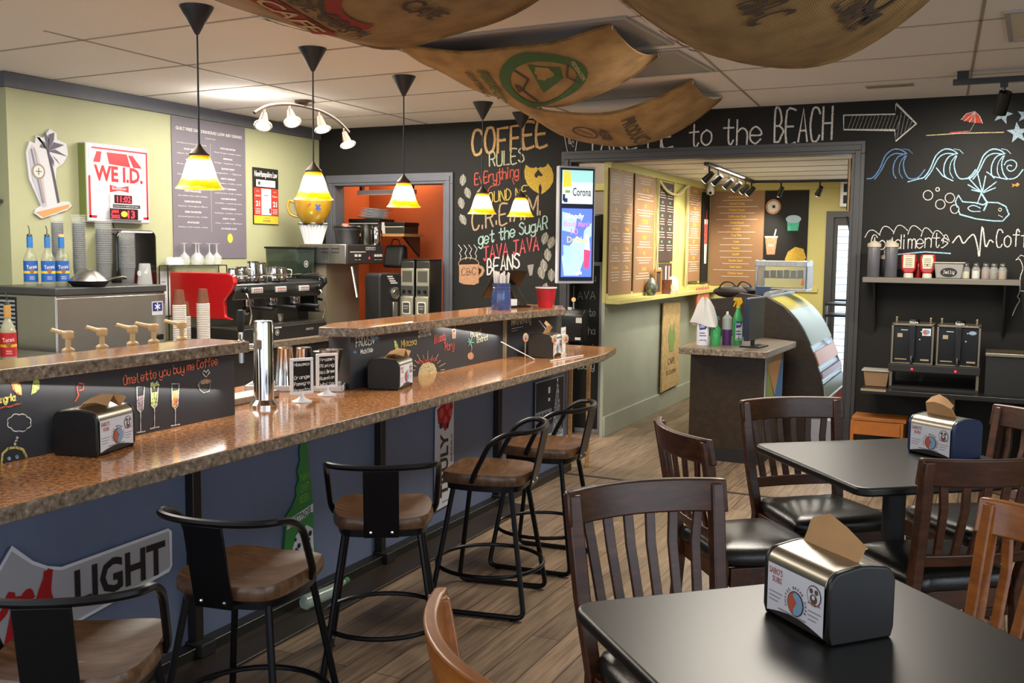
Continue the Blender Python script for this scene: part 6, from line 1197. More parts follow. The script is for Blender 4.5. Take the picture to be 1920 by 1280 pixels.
def ketchup(label, x, ry, card):
    t = thing('ketchup_bottle', label, 'bottle', (x, 7.03, SH), ry, 'upside down ketchup bottles')
    m = MB(); m.poly([(-.028, .028), (.028, .028), (.046, .06), (.048, .13), (.042, .155), (-.042, .155), (-.048, .13), (-.046, .06)], -.025, .025); m.build('bottle', mat('ketchup_red', '#9f1712', .25, coat=.4), t, bevel=.01, bseg=3)
    m = MB(); m.lathe([(.03, 0), (.031, .004), (.029, .03)], n=20); m.build('cap', ink('#c8c0b0', .5), t)
    m = MB(); m.use(ink('#cfc4a8', .5)); m.flat(card, -.0265); m.use(ink('#6f6a54', .5))
    for k in range(5): m.rect(-.022, .022, .075+.012*k, .079+.012*k, -.0275)
    m.use(ink('#9f1712')); m.fit('KETCHUP', 0, .138, .04, .007, y=-.0275) if abs(ry) > .01 else m.disc(0, .085, .005, -.0275); m.build('label', None, t)
ketchup('upside down ketchup bottle with a square label, left of the pair', -.495, .05, [(-.034, .065), (.034, .065), (.034, .15), (-.034, .15)])
ketchup('upside down ketchup bottle with a keystone label, right of the pair', -.38, 0, [(-.026, .062), (.026, .062), (.034, .12), (.026, .15), (-.026, .15), (-.034, .12)])
m = MB(); m.lathe([(.02, 0), (.022, .004), (.022, .09), (.01, .11), (0, .112)], n=16, cap=False); single(m, 'red_bottle', 'little red bottle hidden between the two ketchup bottles', 'bottle', RED, loc=(-.44, 7.09, SH))
t = thing('jelly_tub', 'clear square tub with a black oval jelly tag on the shelf', 'tub', (-.25, 7.03, SH))
m = MB(); m.poly([(-.075, 0), (.075, 0), (.088, .098), (-.088, .098)], -.06, .06); m.build('tub', mat('tub_plastic', '#a8a49a', .2, alpha=.62), t, bevel=.006)
m = MB(); m.box(-.095, .095, -.067, .067, .098, .106); m.build('lid', mat('tub_lid', '#b8b4aa', .3, alpha=.8), t, bevel=.003)
m = MB(); m.use(MATTE); m.disc(.0, .04, .05, -.0615, .03); m.use(chalk('white')); chalk_text(m, 'Jelly', -.032, .03, .034, .034, .02, .003, -.063); m.build('oval_tag', None, t)
m = MB(); r = random.Random(8)
for k in range(14): m.box(-.06+.12*r.random()-.018, -.06+.12*r.random()+.018, -.03, .03, .01, .05+.04*r.random()) if 0 else m.ball((r.uniform(-.06, .06), r.uniform(-.035, .035), r.uniform(.02, .08)), .017, .014, .01, 6)
m.build('jelly_packets', ink('#8a8898', .4), t)['kind'] = 'stuff'
sk = None
for k, (x, c, lab) in enumerate(((-.152, '#c9c0a0', 'glass shaker with cream coloured powder, nearest the jelly tub'), (-.092, '#cfcac0', 'glass shaker with white powder, second from the tub'), (-.035, '#7a4f30', 'glass shaker with brown spice, middle of the five'), (.012, '#5d4a33', 'glass shaker with dark spice, fourth from the tub'), (.062, '#8a6a48', 'glass shaker with tan spice, right end of the row'))):
    t = thing('spice_shaker', lab, 'shaker', (x, 7.03, SH), 0, 'spice shakers')
    m = MB(); m.lathe([(.024, 0), (.026, .003), (.026, .06), (.019, .078), (.019, .082)], n=18); m.build('glass_body', mat('shaker_glass', '#d8d8d2', .08, alpha=.3, coat=.4), t)
    m = MB(); m.lathe([(.0225, .003), (.0225, .045+.008*(k % 3)), (0, .05)], n=16, cap=False); m.build('spice', ink(c, .8), t)
    m = MB(); m.lathe([(.021, .08), (.022, .083), (.021, .096), (.012, .104), (0, .105)], n=18, cap=False); m.build('metal_cap', STEEL, t)
# ---- low counter under the shelf
CN = .60
t = thing('side_counter', 'low black side counter under the condiment shelf', 'counter', (0, 0, 0))
m = MB(); m.box(-.71, 2.2, 6.55, D-.001, CN-.03, CN); m.build('top', mat('counter_black', '#191815', .3), t, bevel=.003)
m = MB(); m.box(-.71, -.56, 6.546, 6.56, CN-.012, CN+.001); m.build('lit_edge', mat('tan_strip', '#8d8062'), t)  # light on the counter's front edge, painted as a tan strip
m = MB(); m.box(-.25, -.175, 7.02, 7.1, 0, CN-.031); m.build('support_post', mat('olive_post', '#7a744c', .6), t)
m = MB(); m.box(.3, 2.2, 6.7, D-.001, 0, CN-.031); m.build('cabinet', MATTE, t)
def urn(label, x, tag_):
    t = thing('coffee_urn', label, 'coffee urn', (x, 6.80, CN+.165), 0, 'satellite coffee urns')
    m = MB(); m.box(-.115, .115, -.09, .14, .0, .235); m.build('body', mat('urn_black', '#100f0e', .25), t, bevel=.006)
    m = MB()
    for s in (-1, 1): m.box(s*.118-.006, s*.118+.006, -.1, -.085, -.0, .245); m.cyl((s*.1, -.05, .245), (s*.1, -.05, .275), .007, n=10); m.ball((s*.1, -.05, .28), .009, n=10)
    m.box(-.124, .124, -.1, .14, .235, .247); m.box(-.124, .124, -.105, .1, -.006, .0); m.build('steel_frame', mat('urn_steel', '#8d8370', .3, .8), t, bevel=.001)
    m = MB(); m.lathe([(.035, .247), (.03, .27), (.0, .275)], (0, .02, 0), 18, cap=False); m.build('lid', BLACK, t)
    m = MB(); m.box(-.018, .018, -.13, -.09, .03, .24); m.tube([(0, -.12, .05), (0, -.135, .0)], .01, 8); m.build('tap', BLACK, t, bevel=.004)
    m = MB(); m.use(ink('#a09070')); m.rect(-.09, -.06, .16, .185, -.0915); m.rect(-.1, -.03, .018, .024, -.0915); m.rect(.05, .1, .016, .026, -.0915); m.use(ink('#d8d8d4')); m.rect(-.07, -.03, .205, .209, -.0915); m.disc(.042, .15, .004, -.0915); m.disc(.05, .2, .004, -.0915)
    if tag_: m.rect(.055, .105, .175, .22, -.0915); m.use(ink('#c0503f')); m.disc(.075, .197, .016, -.0925); m.use(ink('#5f94b8')); m.disc(.086, .199, .013, -.093)
    else: m.use(ink('#8fa0b8')); m.disc(.078, .203, .022, -.0925, .012)
    m.use(chalk('white')); chalk_text(m, 'House' if tag_ else 'Pumpkin', -.02, .252, .03, .252, .012, .003, -.105); m.build('labels', None, t)
urn('black coffee urn with a white logo tag, left one under the shelf', -.43, True)
urn('black coffee urn with a blue oval sticker, right one under the shelf', -.165, False)
t = thing('urn_stand', 'black warming stand with red lamps under the two urns', 'stand', (-.297, 6.8, CN))
m = MB(); m.box(-.265, .265, -.14, .16, .11, .158); m.build('warmer_plate', MATTE, t, bevel=.004); m = MB(); m.box(-.26, .26, -.12, .16, .0, .015); m.build('base', MATTE, t)
for x in (-.25, .25): m = MB(); m.box(x-.008, x+.008, -.12, .14, .015, .11); m.build('leg', mat('urn_steel', '#8d8370'), t)
for x in (-.125, .125): m = MB(); m.ball((x, -.142, .13), .006, n=8); m.build('pilot_light', mat('pilot_red', '#ff1420', .4, emit=6), t)
t = thing('urn_stand', 'steel edged second stand at the right edge beside the urns', 'stand', (.26, 6.8, CN)); m = MB(); m.box(-.27, .4, -.14, .16, .235, .255); m.build('steel_top', mat('urn_steel', '#8d8370'), t, bevel=.003); m = MB(); m.box(-.265, .4, -.13, .16, .0, .235); m.build('body', MATTE, t)
t = thing('storage_tub', 'small clear tub of brown packets at the left end of the black counter', 'tub', (-.635, 6.75, CN)); m = MB(); m.poly([(-.065, .0), (.065, .0), (.078, .1), (-.078, .1)], -.06, .06); m.build('tub', mat('tub_brown', '#8a6a4a', .35, alpha=.85), t, bevel=.005); m = MB(); m.box(-.088, .088, -.07, .07, .1, .108); m.build('rim', mat('tub_lid', '#b8b4aa'), t)
t = thing('step_stool', 'small orange wooden step stool under the black counter', 'step stool', (-.62, 6.72, 0)); OR = mat('orange_wood', '#9a5a1c', .45, var=.15, scale=12)
m = MB(); m.box(-.15, .18, -.05, .16, .375, .40); m.build('top_step', OR, t, bevel=.004); m = MB(); m.box(-.16, .19, -.20, -.06, .20, .222); m.build('lower_step', OR, t, bevel=.004)
for x in (-.145, .155): m = MB(); m.sidepoly([(-.22, 0), (-.18, .2), (-.06, .2), (-.06, .375), (.14, .375), (.18, 0), (.13, 0), (.1, .15), (-.1, .15), (-.17, 0)], x-.01, x+.01); m.build('side_panel', OR, t, bevel=.002)
m = MB(); m.box(-.135, .145, -.07, -.055, .29, .375); m.build('apron', OR, t)
# ceiling fixtures on this side
t = thing('ceiling_track_spot', 'black track with a hanging spotlight at the upper right of the photo', 'track light', (0, 6.2, 0)); m = MB(); m.box(-.25, .7, -.02, .02, 2.40, 2.43); m.build('rail', BLACK, t)
for x in (-.2, .5): m = MB(); m.box(x-.03, x+.03, -.015, .015, 2.43, H-.001); m.build('hanger', BLACK, t)
m = MB(); m.tube([(.01, 0, 2.40), (.01, 0, 2.34)], .008, 6); m.box(-.01, .03, -.02, .02, 2.375, 2.40); m.cyl((.02, -.02, 2.345), (-.005, .04, 2.235), .034, .034, 14); m.build('spot_head', BLACK, t)
m = MB(); m.box(-.135, .135, -.045, .045, 0, .006); single(m, 'ceiling_vent', 'plain grey rectangular ceiling vent near the chalk arrow', 'vent', ink('#8f8878', .6), loc=(-.62, 6.55, H-.0065), rz=-.04)
def troffer(label, x, y, w_, l_, rz, c):
    t = thing('ceiling_light_panel', label, 'ceiling light', (x, y, H-.012), rz, 'unlit ceiling light panels'); m = MB(); m.box(-w_/2, w_/2, -l_/2, l_/2, .004, .0115); m.build('diffuser', c, t)
    m = MB()
    for a in ((-w_/2-.02, w_/2+.02, -l_/2-.02, -l_/2), (-w_/2-.02, w_/2+.02, l_/2, l_/2+.02), (-w_/2-.02, -w_/2, -l_/2, l_/2), (w_/2, w_/2+.02, -l_/2, l_/2)): m.box(a[0], a[1], a[2], a[3], 0, .0115)
    m.build('frame', ink('#9a9690', .5), t)
DF = mat('diffuser_cream', '#c6bfa8', .6); DG = mat('diffuser_grey', '#77777c', .5)
troffer('unlit cream light panel in the ceiling at the upper right', .55, 5.05, 1.05, .6, -.04, DF)
troffer('unlit grey light panel in the ceiling behind the first hanging sacks', -2.1, 4.55, 1.2, .6, -.045, DG)
troffer('unlit grey light panel in the ceiling behind the lowest hanging sack', -2.1, 5.35, 1.2, .6, -.045, DG)
spot('wall_spot', (.0, 6.25, 2.22), (-.15, 7.15, 1.55), 30, SOFT, 110, .9, .025)
# ================================================================== stools, chairs, tables
def make_stool(label):
    t = thing('bar_stool', label, 'bar stool', (0, 0, 0), 0, 'black metal bar stools with wooden seats')
    sp = [(-.185, -.13), (-.145, -.18), (0, -.195), (.145, -.18), (.185, -.13), (.20, 0), (.18, .13), (.13, .178), (0, .19), (-.13, .178), (-.18, .13), (-.20, 0)]
    sp = [(q.x*.86, q.y*.92) for q in catmull([(a, b_, 0) for a, b_ in sp], 3, closed=True)]
    n = len(sp); vs = []; rings = [(.96, .520, 0), (1.0, .528, 0), (1.0, .545, 0), (.97, .556, 0), (.8, .553, 1), (.5, .543, 1), (.2, .540, 1)]
    for s, z, d in rings:
        for x, y in sp: vs.append((x*s, y*s, z+(.010*abs(x)/.2 if d == 0 and z > .53 else 0)+(.004*abs(x)/.2*d)))
    m = MB(); m.add(vs, [(k*n+i, k*n+(i+1) % n, (k+1)*n+(i+1) % n, (k+1)*n+i) for k in range(len(rings)-1) for i in range(n)]+[tuple(range(n-1, -1, -1)), tuple(range((len(rings)-1)*n, len(rings)*n))])
    m.build('seat', SEATWOOD, t, sharp=50)
    m = MB(); m.slab([(x*.9, y*.9) for x, y in sp], .495, .52); m.build('seat_frame', BMETAL, t)
    for s in (-1, 1):  # sled leg loops, one per side
        m = MB(); p = fillet([(s*.125, -.12, .5), (s*.195, -.195, .012), (s*.195, .195, .012), (s*.125, .12, .5)], .035, 5); m.tube(p, .0105, 8); m.build('leg_loop', BMETAL, t)
        for y in (-.15, .15): m = MB(); m.cyl((s*.195, y, 0), (s*.195, y, .006), .013, n=10); m.build('glide', BLACK, t)
    m = MB(); r = .178*1.26
    z = .17; m.tube([(r*math.cos(a*PI/18)*.985, r*math.sin(a*PI/18)*.985, z) for a in range(36)], .0085, 8, closed=True); m.build('footrest_ring', BMETAL, t)
    m = MB(); p = [(-.172, -.03, .535), (-.183, -.02, .56), (-.19, .05, .70), (-.187, .11, .735)]+[(.182*math.sin(rad(a))*1.0, .14+.085*math.cos(rad(a)), .742) for a in range(-75, 76, 15)]+[(.187, .11, .735), (.19, .05, .70), (.183, -.02, .56), (.172, -.03, .535)]
    m.tube(fillet(p, .03, 3), .0105, 8); m.build('arm_rail', BMETAL, t)
    m = MB(); m.sidepoly([(.175, .50), (.183, .50), (.232, .735), (.224, .735)], -.058, .058); m.build('back_plate', BMETAL, t, bevel=.002)
    for y in (-.035, .035):
        m = MB(); m.ball((y, .187, .52), .006, n=8); m.build('bolt', CHROME, t)
    return t
st = make_stool('black metal bar stool with wooden seat at the far left, below the beer sign')
st.location = (-1.78, 1.50, 0); st.rotation_euler = (0, 0, rad(212))
dup(st, (-1.83, 2.12, 0), rad(189), 'black metal bar stool in front of the green state shaped sign')
dup(st, (-1.86, 2.84, 0), rad(211), 'black metal bar stool left of the tall white berry sign')
dup(st, (-1.81, 3.56, 0), rad(281), 'black metal bar stool turned sideways, right of the tall white berry sign')
dup(st, (-1.83, 4.15, 0), rad(275), 'black metal bar stool nearest the far bar end, by the winter photo')

def make_chair(label, wood, rail_z=.86):
    t = thing('dining_chair', label, 'chair', (0, 0, 0), 0, 'slat back dining chairs')
    # seat cushion: rounded trapezoid, domed
    sp = [(-.175, .17), (-.205, -.1), (-.19, -.16), (-.12, -.18), (0, -.185), (.12, -.18), (.19, -.16), (.205, -.1), (.175, .17), (.1, .185), (0, .19), (-.1, .185)]
    sp = [(q.x, q.y) for q in catmull([(a, b_, 0) for a, b_ in sp], 3, closed=True)]; n = len(sp)
    rings = [(.97, .425), (1.0, .435), (1.0, .455), (.96, .472), (.8, .485), (.45, .492), (.1, .493)]
    vs = [(x*s, y*s, z) for s, z in rings for x, y in sp]
    m = MB(); m.add(vs, [(k*n+i, k*n+(i+1) % n, (k+1)*n+(i+1) % n, (k+1)*n+i) for k in range(len(rings)-1) for i in range(n)]+[tuple(range(n-1, -1, -1)), tuple(range((len(rings)-1)*n, len(rings)*n))]); m.build('seat', VINYL, t, sharp=60)
    for nm, a in (('apron', (-.18, .18, -.165, -.145)), ('apron', (-.16, .16, .155, .175)), ('apron', (-.19, -.17, -.145, .155)), ('apron', (.17, .19, -.145, .155))):
        m = MB(); m.box(a[0], a[1], a[2], a[3], .36, .424); m.build(nm, wood, t, bevel=.003)
    R = .36; yo = .30   # the back curves round the sitter: arc centre in front of the rail
    def back(x, z):  # point on the curved, leaning back surface
        y0 = .185+.075*max(0, (z-.45))/.42
        return (x, y0+.055*(1-(x/.22)**2)*min(1, max(0, (z-.40)/.3)), z)
    for s in (-1, 1):
        m = MB(); p = [(s*.19, .225, 0), (s*.182, .195, .2), (s*.18, .178, .42), back(s*.195, .6), back(s*.207, rail_z-.01)]
        vs = []; fs = []
        for x, y, z in p: vs += [(x-.018, y-.017, z), (x+.018, y-.017, z), (x+.018, y+.017, z), (x-.018, y+.017, z)]
        for k in range(len(p)-1):
            for i in range(4): fs.append((4*k+i, 4*k+(i+1) % 4, 4*k+4+(i+1) % 4, 4*k+4+i))
        fs += [(3, 2, 1, 0), tuple(4*(len(p)-1)+i for i in range(4))]; m.add(vs, fs); m.build('rear_leg', wood, t, bevel=.004)
        m = MB(); m.tube([(s*.172, -.14, 0), (s*.17, -.14, .42)], [.016, .022], 4); m.v = m.v; m.build('front_leg', wood, t, bevel=.003)
        m = MB(); m.box(s*.175-.009, s*.175+.009, -.13, .19, .16, .19); m.build('stretcher', wood, t, bevel=.002)
    def curved_rail(z0, z1, th, nm, xw):
        m = MB(); vs = []; fs = []; N = 14
        for i in range(N+1):
            x = -xw+2*xw*i/N
            for z in (z0, z1):
                q = back(x, z); vs += [(x, q[1]-th/2, z), (x, q[1]+th/2, z)]
        for i in range(N):
            a = 4*i; fs += [(a, a+4, a+6, a+2), (a+1, a+3, a+7, a+5), (a+2, a+6, a+7, a+3), (a, a+1, a+5, a+4)]
        fs += [(0, 2, 3, 1), (4*N, 4*N+1, 4*N+3, 4*N+2)]
        m.add(vs, fs); m.build(nm, wood, t, bevel=.005)
    curved_rail(rail_z-.085, rail_z, .024, 'top_rail', .228)
    curved_rail(.515, .555, .02, 'lower_rail', .186)
    for i in range(6):
        x = -.145+.058*i; m = MB(); a = back(x*.93, .55); c = back(x*1.02, .70); b_ = back(x*1.1, rail_z-.08)
        vs = []
        for q in (a, c, b_): vs += [(q[0]-.013, q[1]-.006, q[2]), (q[0]+.013, q[1]-.006, q[2]), (q[0]+.013, q[1]+.006, q[2]), (q[0]-.013, q[1]+.006, q[2])]
        m.add(vs, [(4*k+i_, 4*k+(i_+1) % 4, 4*k+4+(i_+1) % 4, 4*k+4+i_) for k in (0, 1) for i_ in range(4)]+[(3, 2, 1, 0), (8, 9, 10, 11)]); m.build('back_slat', wood, t, bevel=.002)
    return t
ch = make_chair('dark dining chair behind the near table, back toward the bar', DARKWOOD)
def place(c, rail_mid, th, label):  # rail_mid is where the middle of the top rail stands
    off = .31
    x = rail_mid[0]+math.sin(th)*off; y = rail_mid[1]-math.cos(th)*off
    c.location = (x, y, 0); c.rotation_euler = (0, 0, th)
    if label: c['label'] = label
    return c
place(ch, (-.80, 2.41), rad(47), None)
def chair2(mid, deg, label): return place(dup(ch, (0, 0, 0)), mid, rad(deg), label)
chair2((-.955, 3.19), 128, 'dark dining chair at the left of the far table, seat toward the right')
chair2((-.74, 4.12), 40, 'dark dining chair on the far side of the far table, facing the camera')
chair2((.055, 3.17), 218, 'dark dining chair pushed in at the near side of the far table')
chair2((.225, 4.22), -51, 'dark dining chair at the right edge behind the far table')
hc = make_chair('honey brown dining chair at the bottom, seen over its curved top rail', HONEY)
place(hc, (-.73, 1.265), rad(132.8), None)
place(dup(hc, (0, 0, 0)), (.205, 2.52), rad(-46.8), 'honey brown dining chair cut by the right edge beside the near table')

def table(label, loc, rz, s):
    t = thing('dining_table', label, 'table', loc, rz, 'square black dining tables')
    m = MB(); m.slab(rrect(s, s, .045, 5), .722, .75); m.build('tabletop', TABLETOP, t, bevel=.008, bseg=3)
    m = MB(); m.cyl((0, 0, .03), (0, 0, .71), .038, n=24); m.build('column', MATTE, t)
    m = MB(); m.box(-.16, .16, -.16, .16, .705, .7215); m.build('mount_plate', MATTE, t)
    m = MB()
    for a in (45, 135, 225, 315):
        d = Vector((math.cos(rad(a)), math.sin(rad(a)), 0)); m.tube([d*.02+Vector((0, 0, .06)), d*.16+Vector((0, 0, .045)), d*.26+Vector((0, 0, .02))], [.035, .028, .02], 8)
    m.build('cross_base', MATTE, t)
table('square black table in the foreground at lower right', (-.205, 1.765, 0), rad(43.2), .735)
table('square black table further back by the right wall', (-.262, 3.57, 0), rad(38.5), .715)
dispenser('napkin dispenser on the near black table with a brown napkin sticking out', (-.25, 1.90, .75), rad(-42), napk=0)
dispenser('navy sided napkin dispenser on the far black table by the wall', (-.12, 3.74, .75), rad(-36), side=mat('navy_plastic', '#1e2f52', .35), napk=1)
# clear plastic bottle lying on the kick rail by the green sign
t = thing('plastic_bottle', 'crumpled clear plastic bottle on the floor by the bar kick rail', 'bottle', (-2.37, 3.17, .045), rad(75))
m = MB(); m.tube([(-.1, 0, 0), (-.09, 0, 0), (.03, 0, .01), (.07, 0, .02), (.1, 0, .03), (.12, 0, .035)], [.02, .03, .027, .022, .012, .011], 14); m.build('bottle', mat('pet_plastic', '#b8ccc0', .12, alpha=.45, coat=.4), t); m = MB(); m.cyl((.118, 0, .0345), (.135, 0, .039), .013, n=14); m.build('cap', ink('#3f7a4a'), t)
# ================================================================== pendants, arc light, sacks
def shade_mat():
    m = mat('pendant_glass', '#fff0c0', .25); nt = m.node_tree; p = nt.nodes['Principled BSDF']; L = nt.links.new
    tc = nt.nodes.new('ShaderNodeTexCoord'); sx = nt.nodes.new('ShaderNodeSeparateXYZ'); L(tc.outputs['Object'], sx.inputs[0])
    n = nt.nodes.new('ShaderNodeTexNoise'); n.inputs['Scale'].default_value = 14; L(tc.outputs['Object'], n.inputs[0])
    a = nt.nodes.new('ShaderNodeMath'); a.operation = 'MULTIPLY_ADD'; a.inputs[1].default_value = .05; L(n.outputs['Fac'], a.inputs[0]); L(sx.outputs['Z'], a.inputs[2])
    mr = nt.nodes.new('ShaderNodeMapRange'); mr.inputs['From Min'].default_value = .025; mr.inputs['From Max'].default_value = .165; L(a.outputs[0], mr.inputs['Value'])
    r = nt.nodes.new('ShaderNodeValToRGB'); L(mr.outputs[0], r.inputs[0]); e = r.color_ramp.elements
    e[0].position = 0; e[0].color = lin('#f6eec0'); e[1].position = 1; e[1].color = lin('#d98a10')
    for s, c in ((.06, '#e4cc0c'), (.22, '#e8cf1c'), (.32, '#fffae8'), (.82, '#fffae8'), (.92, '#f0c63a')):
        k = e.new(s); k.color = lin(c)
    L(r.outputs[0], p.inputs['Base Color']); L(r.outputs[0], p.inputs['Emission Color']); p.inputs['Emission Strength'].default_value = .45
    tr = nt.nodes.new('ShaderNodeBsdfTranslucent'); L(r.outputs[0], tr.inputs[0]); mx = nt.nodes.new('ShaderNodeMixShader'); mx.inputs[0].default_value = .6
    L(p.outputs[0], mx.inputs[1]); L(tr.outputs[0], mx.inputs[2]); L(mx.outputs[0], nt.nodes['Material Output'].inputs[0])
    return m
SHADE = shade_mat()
pd = None
for (x, y), lab in zip(((-3.13, 3.33), (-3.215, 4.25), (-3.22, 5.14), (-3.265, 6.25), (-3.235, 6.82)), ('yellow and white glass pendant lamp nearest the camera, leftmost', 'yellow and white glass pendant lamp in front of the arched spotlight bar', 'yellow and white glass pendant lamp in front of the orange nook doorway', 'pale glass pendant lamp in front of the chalk writing, left of two', 'yellow glass pendant lamp in front of the chalk writing, right of two')):
    if pd is None:
        pd = t = thing('pendant_lamp', lab, 'pendant lamp', (x, y, 1.70), 0, 'pendant lamps over the bar')
        m = MB(); m.lathe([(.072, H-1.7005), (.07, H-1.706), (.01, H-1.7-.115), (.004, H-1.7-.12)], n=28); m.build('ceiling_cone', mat('cone_black', '#26282c', .4), t)
        m = MB(); m.cyl((0, 0, .17), (0, 0, H-1.7-.115), .0042, n=8); m.build('cord', MATTE, t)
        m = MB(); m.lathe([(.042, .142), (.043, .15), (.03, .165), (.016, .178), (.006, .195)], n=24); m.build('socket_cap', mat('cap_bronze', '#3a2d1e', .4, .4), t)
        m = MB(); pr = [(.104, 0), (.09, .016), (.074, .05), (.064, .085), (.053, .118), (.041, .142)]; m.lathe(pr+[(r-.005, z) for r, z in pr[::-1]], n=40, cap=False); m.build('shade', SHADE, t)
        m = MB(); m.ball((0, 0, .07), .028, n=14); m.build('bulb', mat('bulb_glow', '#ffe2b0', .5, emit=5), t)
    else: dup(pd, (x, y, 1.70), 0, lab)
    point('pendant_light', (x, y, 1.70+.075), 24, (1, .88, .74), .03)
# arched bar with four spotlights
t = thing('arched_spotlight_bar', 'arched bronze ceiling bar with four white lipped spotlights', 'ceiling light', (-4.4, 5.72, 0), 0)
BZN = mat('bronze_metal', '#5a4a40', .35, .7)
m = MB(); m.lathe([(.07, H-.001), (.07, H-.012), (.05, H-.03), (.02, H-.035)], n=24); m.build('canopy', BZN, t)
m = MB(); ap = [(0, -.53, 2.325), (0, -.40, 2.385), (0, -.2, 2.425), (0, 0, 2.435), (0, .2, 2.425), (0, .38, 2.385), (0, .53, 2.315)]; ap = catmull(ap, 6); m.tube(ap, .011, 8); m.build('arched_bar', BZN, t)
m = MB(); m.cyl((0, 0, 2.435), (0, 0, H-.03), .012, n=10); m.build('stem', BZN, t)
for y, d in ((-.42, (.25, -.45, -.85)), (-.15, (.45, -.3, -.85)), (.18, (.35, -.12, -.95)), (.46, (.4, -.1, -.9))):
    q = min(ap, key=lambda p: abs(p.y-y)); d = Vector(d).normalized(); b0 = q+Vector((0, 0, -.03)); a = b0+d*.02
    m = MB(); m.tube([q, b0, a], .007, 6); m.cyl(a-d*.01, a+d*.05, .016, .03, 14); m.cyl(a+d*.05, a+d*.08, .03, .034, 16); h = m.build('spot_head', BZN, t)
    m = MB(); up = d.orthogonal().normalized(); vv = d.cross(up); c0 = a+d*.095
    m.tube([c0+(up*math.cos(k*PI/12)+vv*math.sin(k*PI/12))*.052 for k in range(24)], .008, 8, closed=True); m.build('glass_ring', ink('#d9d6c4', .3), h)
    m = MB(); m.cyl(a+d*.081, a+d*.098, .034, .04, 18); m.build('lamp_face', mat('cool_lamp_glow', '#ffffff', .5, emit=6), h)
    spot('arc_spot', Vector((-4.4, 5.72, 0))+a+d*.12, Vector((-4.4, 5.72, 0))+a+d*1.0, 14, (1, .95, .86), 100, .8)
point('arc_glow_fill', (-4.62, 5.30, 2.33), 3.5, (1, .97, .92), .12)  # added point light with no lamp of its own, makes the ceiling glow
# burlap coffee sacks slung under the ceiling
def sack(label, x0, x1, y0, y1, sag, seed, end=.06, prints=(), near=.4):
    rn = random.Random(seed); n, k = 26, 14; w_, l_ = x1-x0, y1-y0; cx, cy = (x0+x1)/2, (y0+y1)/2
    ph = [rn.uniform(0, 6.28) for _ in range(4)]
    def P(u, v, o=0.):
        s = 4*u*(1-u)
        s = s**.82 if seed == 4 else s
        fv = near+(1-near)*min(1, v/.6)**.7-.12*max(0, (v-.6)/.4)
        z = H-.006-sag*s*fv-end*4*v*(1-v)*(1-s)**2-.012*math.sin(5*u*PI+ph[0])*s*math.sin(3*v+ph[1])
        x = x0+w_*u+.015*math.sin(6*v+ph[2])*s; y = y0+l_*v+.03*s*(v-.5)*-2+.012*math.sin(7*u+ph[3])*s
        return Vector((x-cx, y-cy, z-H-o))
    t = thing('coffee_sack', label, 'burlap sack', (cx, cy, H), 0, 'burlap coffee sacks under the ceiling')
    m = MB(); m.uv = []; vs = []
    for i in range(n+1):
        for j in range(k+1): vs.append(P(i/n, j/k)); m.uv.append((i/n*w_, j/k*l_))
    for i in range(n+1):
        for j in range(k+1): q = P(i/n, j/k); q.z = min(q.z+.006, -.0005); vs.append(q); m.uv.append((i/n*w_, j/k*l_))
    N = (n+1)*(k+1); fs = []
    for i in range(n):
        for j in range(k):
            a = i*(k+1)+j; fs += [(a, a+1, a+k+2, a+k+1), (N+a, N+a+k+1, N+a+k+2, N+a+1)]
    for i in range(n):
        for j in (0, k): a = i*(k+1)+j; q = (a, a+k+1, N+a+k+1, N+a); fs.append(q if j == 0 else q[::-1])
    for j in range(k):
        for i in (0, n): a = i*(k+1)+j; q = (a, N+a, N+a+1, a+1); fs.append(q if i == 0 else q[::-1])
    m.add(vs, fs); m.build('sack_cloth', BURLAP, t, sharp=60)
    for j in (0, k): m = MB(); m.tube([P(i/n, j/k, .002) for i in range(n+1)], .007, 6); m.build('hem', BURLAP, t)
    for x in (x0, x1):
        for y in (y0+.02, y1-.02): m = MB(); m.tube([(x-cx, y-cy, -.008), (x-cx, y-cy, -.03)], .003, 5); m.build('hook', ink('#c9c9c4'), t)
    m = MB(); kk = 0
    for kind, c, a in prints:
        mm = MB() if kind == 'T' else m
        mm.use(ink(c, .9)); tmp = MB(); kk += 1
        if kind == 'T': s_, b_, a_, hgt, wid = a; tmp.fit(s_, 0, 0, wid, hgt, y=0, bold=.02); pts = [(p.x+a_, p.z+b_) for p in tmp.v]
        elif kind == 'S': pl, wd = a; tmp.stroke(pl, wd, 0); pts = [(p.x, p.z) for p in tmp.v]
        else: tmp.flat(a, 0); pts = [(p.x, p.z) for p in tmp.v]
        mm.add([P(.5+q[1]/w_, .5+q[0]/l_, .0055+.0003*kk+(.002 if kind == 'T' else 0)) for q in pts], tmp.f)
        if kind == 'T': mm.build('sack_lettering', None, t, smooth=False)
    if m.v: m.build('sack_emblem', None, t, smooth=False)
    return t
def ring(cx, cy, r1, r2, a0=0, a1=360, n=28): return [((r1+r2)/2*math.cos(rad(a0+(a1-a0)*i/n))+cx, (r1+r2)/2*math.sin(rad(a0+(a1-a0)*i/n))+cy) for i in range(n+1)]
INKD, INKR, INKG = '#4a3a2c', '#8e2f22', '#3f5a30'
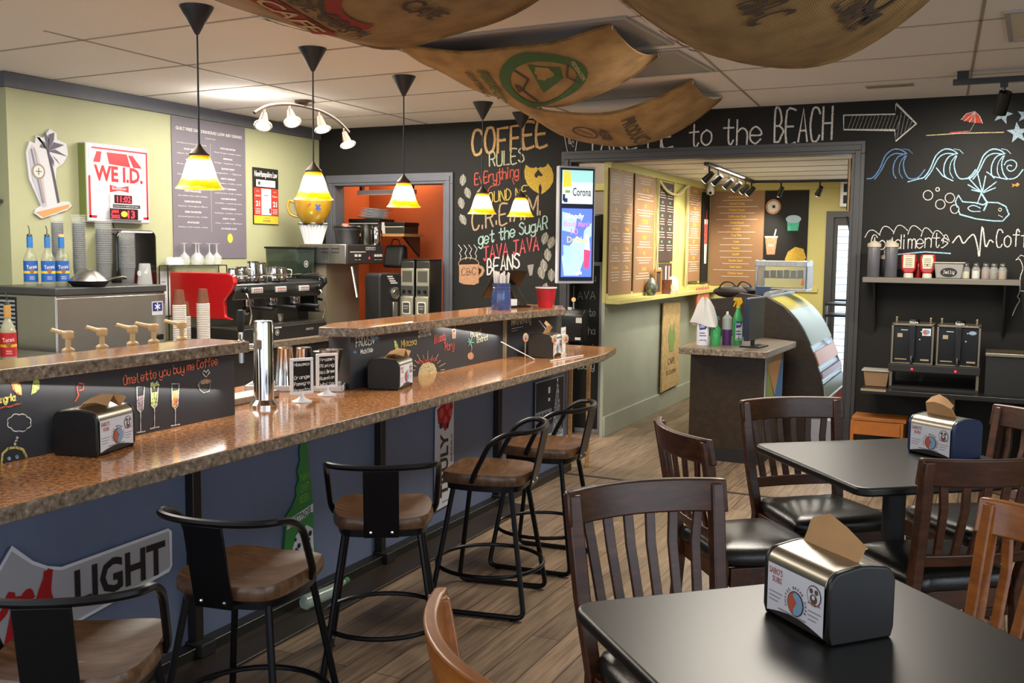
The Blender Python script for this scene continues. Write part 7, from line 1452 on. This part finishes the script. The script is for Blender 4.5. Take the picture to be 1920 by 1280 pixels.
sack('burlap sack with red and green coffee print, nearest the bar at top', -2.76, -1.34, 2.25, 3.36, .27, 1, near=.6, prints=(
    ('S', INKR, (ring(.0, .25, .2, .2, 120, 300), .05)), ('T', INKD, ('DE COSTA', -.02, .0, .075, .42)), ('T', INKD, ('CAFE', .25, .13, .08, .24)), ('S', INKD, (ring(.0, .25, .24, .24, 120, 300), .012)),
    ('F', INKR, [(-.28, -.16), (.12, -.16), (.12, -.05), (-.28, -.05)]), ('T', '#b59a68', ('CAFE', -.145, -.08, .08, .3)),
    ('F', INKG, [(.05, -.4), (.12, -.36), (.28, -.42), (.15, -.45)]), ('F', INKG, [(.2, -.3), (.27, -.27), (.31, -.2), (.3, -.32)]), ('F', INKG, [(-.02, -.3), (.1, -.28), (.2, -.3), (.08, -.33)]), ('F', INKR, [(.1, -.33), (.25, -.31), (.26, -.28), (.1, -.3)])))
sack('burlap sack with a green ring emblem, middle of the row', -2.74, -1.60, 4.30, 5.03, .27, 2, near=.25, prints=(
    ('S', INKG, (ring(-.12, .12, .2, .2), .055)), ('F', INKG, [(-.28, .1), (-.04, .1), (-.1, .22), (-.2, .24)]), ('S', INKD, ([(-.25, .02), (-.18, .06), (-.1, .0), (.02, .05)], .012)), ('S', INKD, ([(-.2, .28), (-.1, .24), (.0, .28)], .01)), ('F', INKD, [(-.15, -.03), (-.08, -.03), (-.09, .0), (-.14, .0)]),
    ('T', INKG, ('FEDECO', -.20, -.08, .06, .34)), ('T', INKD, ('GUATEMALA', -.28, -.08, .04, .3)), ('T', '#b59a68', ('FEDERACION', .30, -.12, .02, .2))))
sack('burlap sack hanging lowest in front of the chalk wall, farthest of all', -2.98, -1.66, 5.86, 6.60, .33, 3, near=.5, prints=(
    ('S', INKD, (ring(-.15, -.1, .08, .08), .012)), ('T', INKD, ('450', .0, -.15, .07, .16)), ('T', INKD, ('PRODUCT', .18, -.1, .09, .4)), ('S', INKD, ([(-.2, -.14), (-.12, -.06)], .01))))
sack('large burlap sack with a brown oval mark at the top right', -1.22, -.08, 2.25, 3.50, .45, 4, prints=(
    ('S', INKD, (ring(.1, .40, .09, .09), .025)), ('F', INKD, [(.02, .37), (.18, .38), (.17, .43), (.04, .42)]), ('T', INKD, ('COMERCIO', .25, .05, .07, .3)), ('T', INKR, ('CAFE', -.28, .12, .07, .2)), ('T', INKR, ('PRODUCTO', -.40, -.05, .08, .28)), ('T', INKD, ('450-C', .05, -.25, .12, .2)), ('F', INKD, [(.15, .28), (.22, .28), (.24, .33), (.13, .32)])), near=.75)
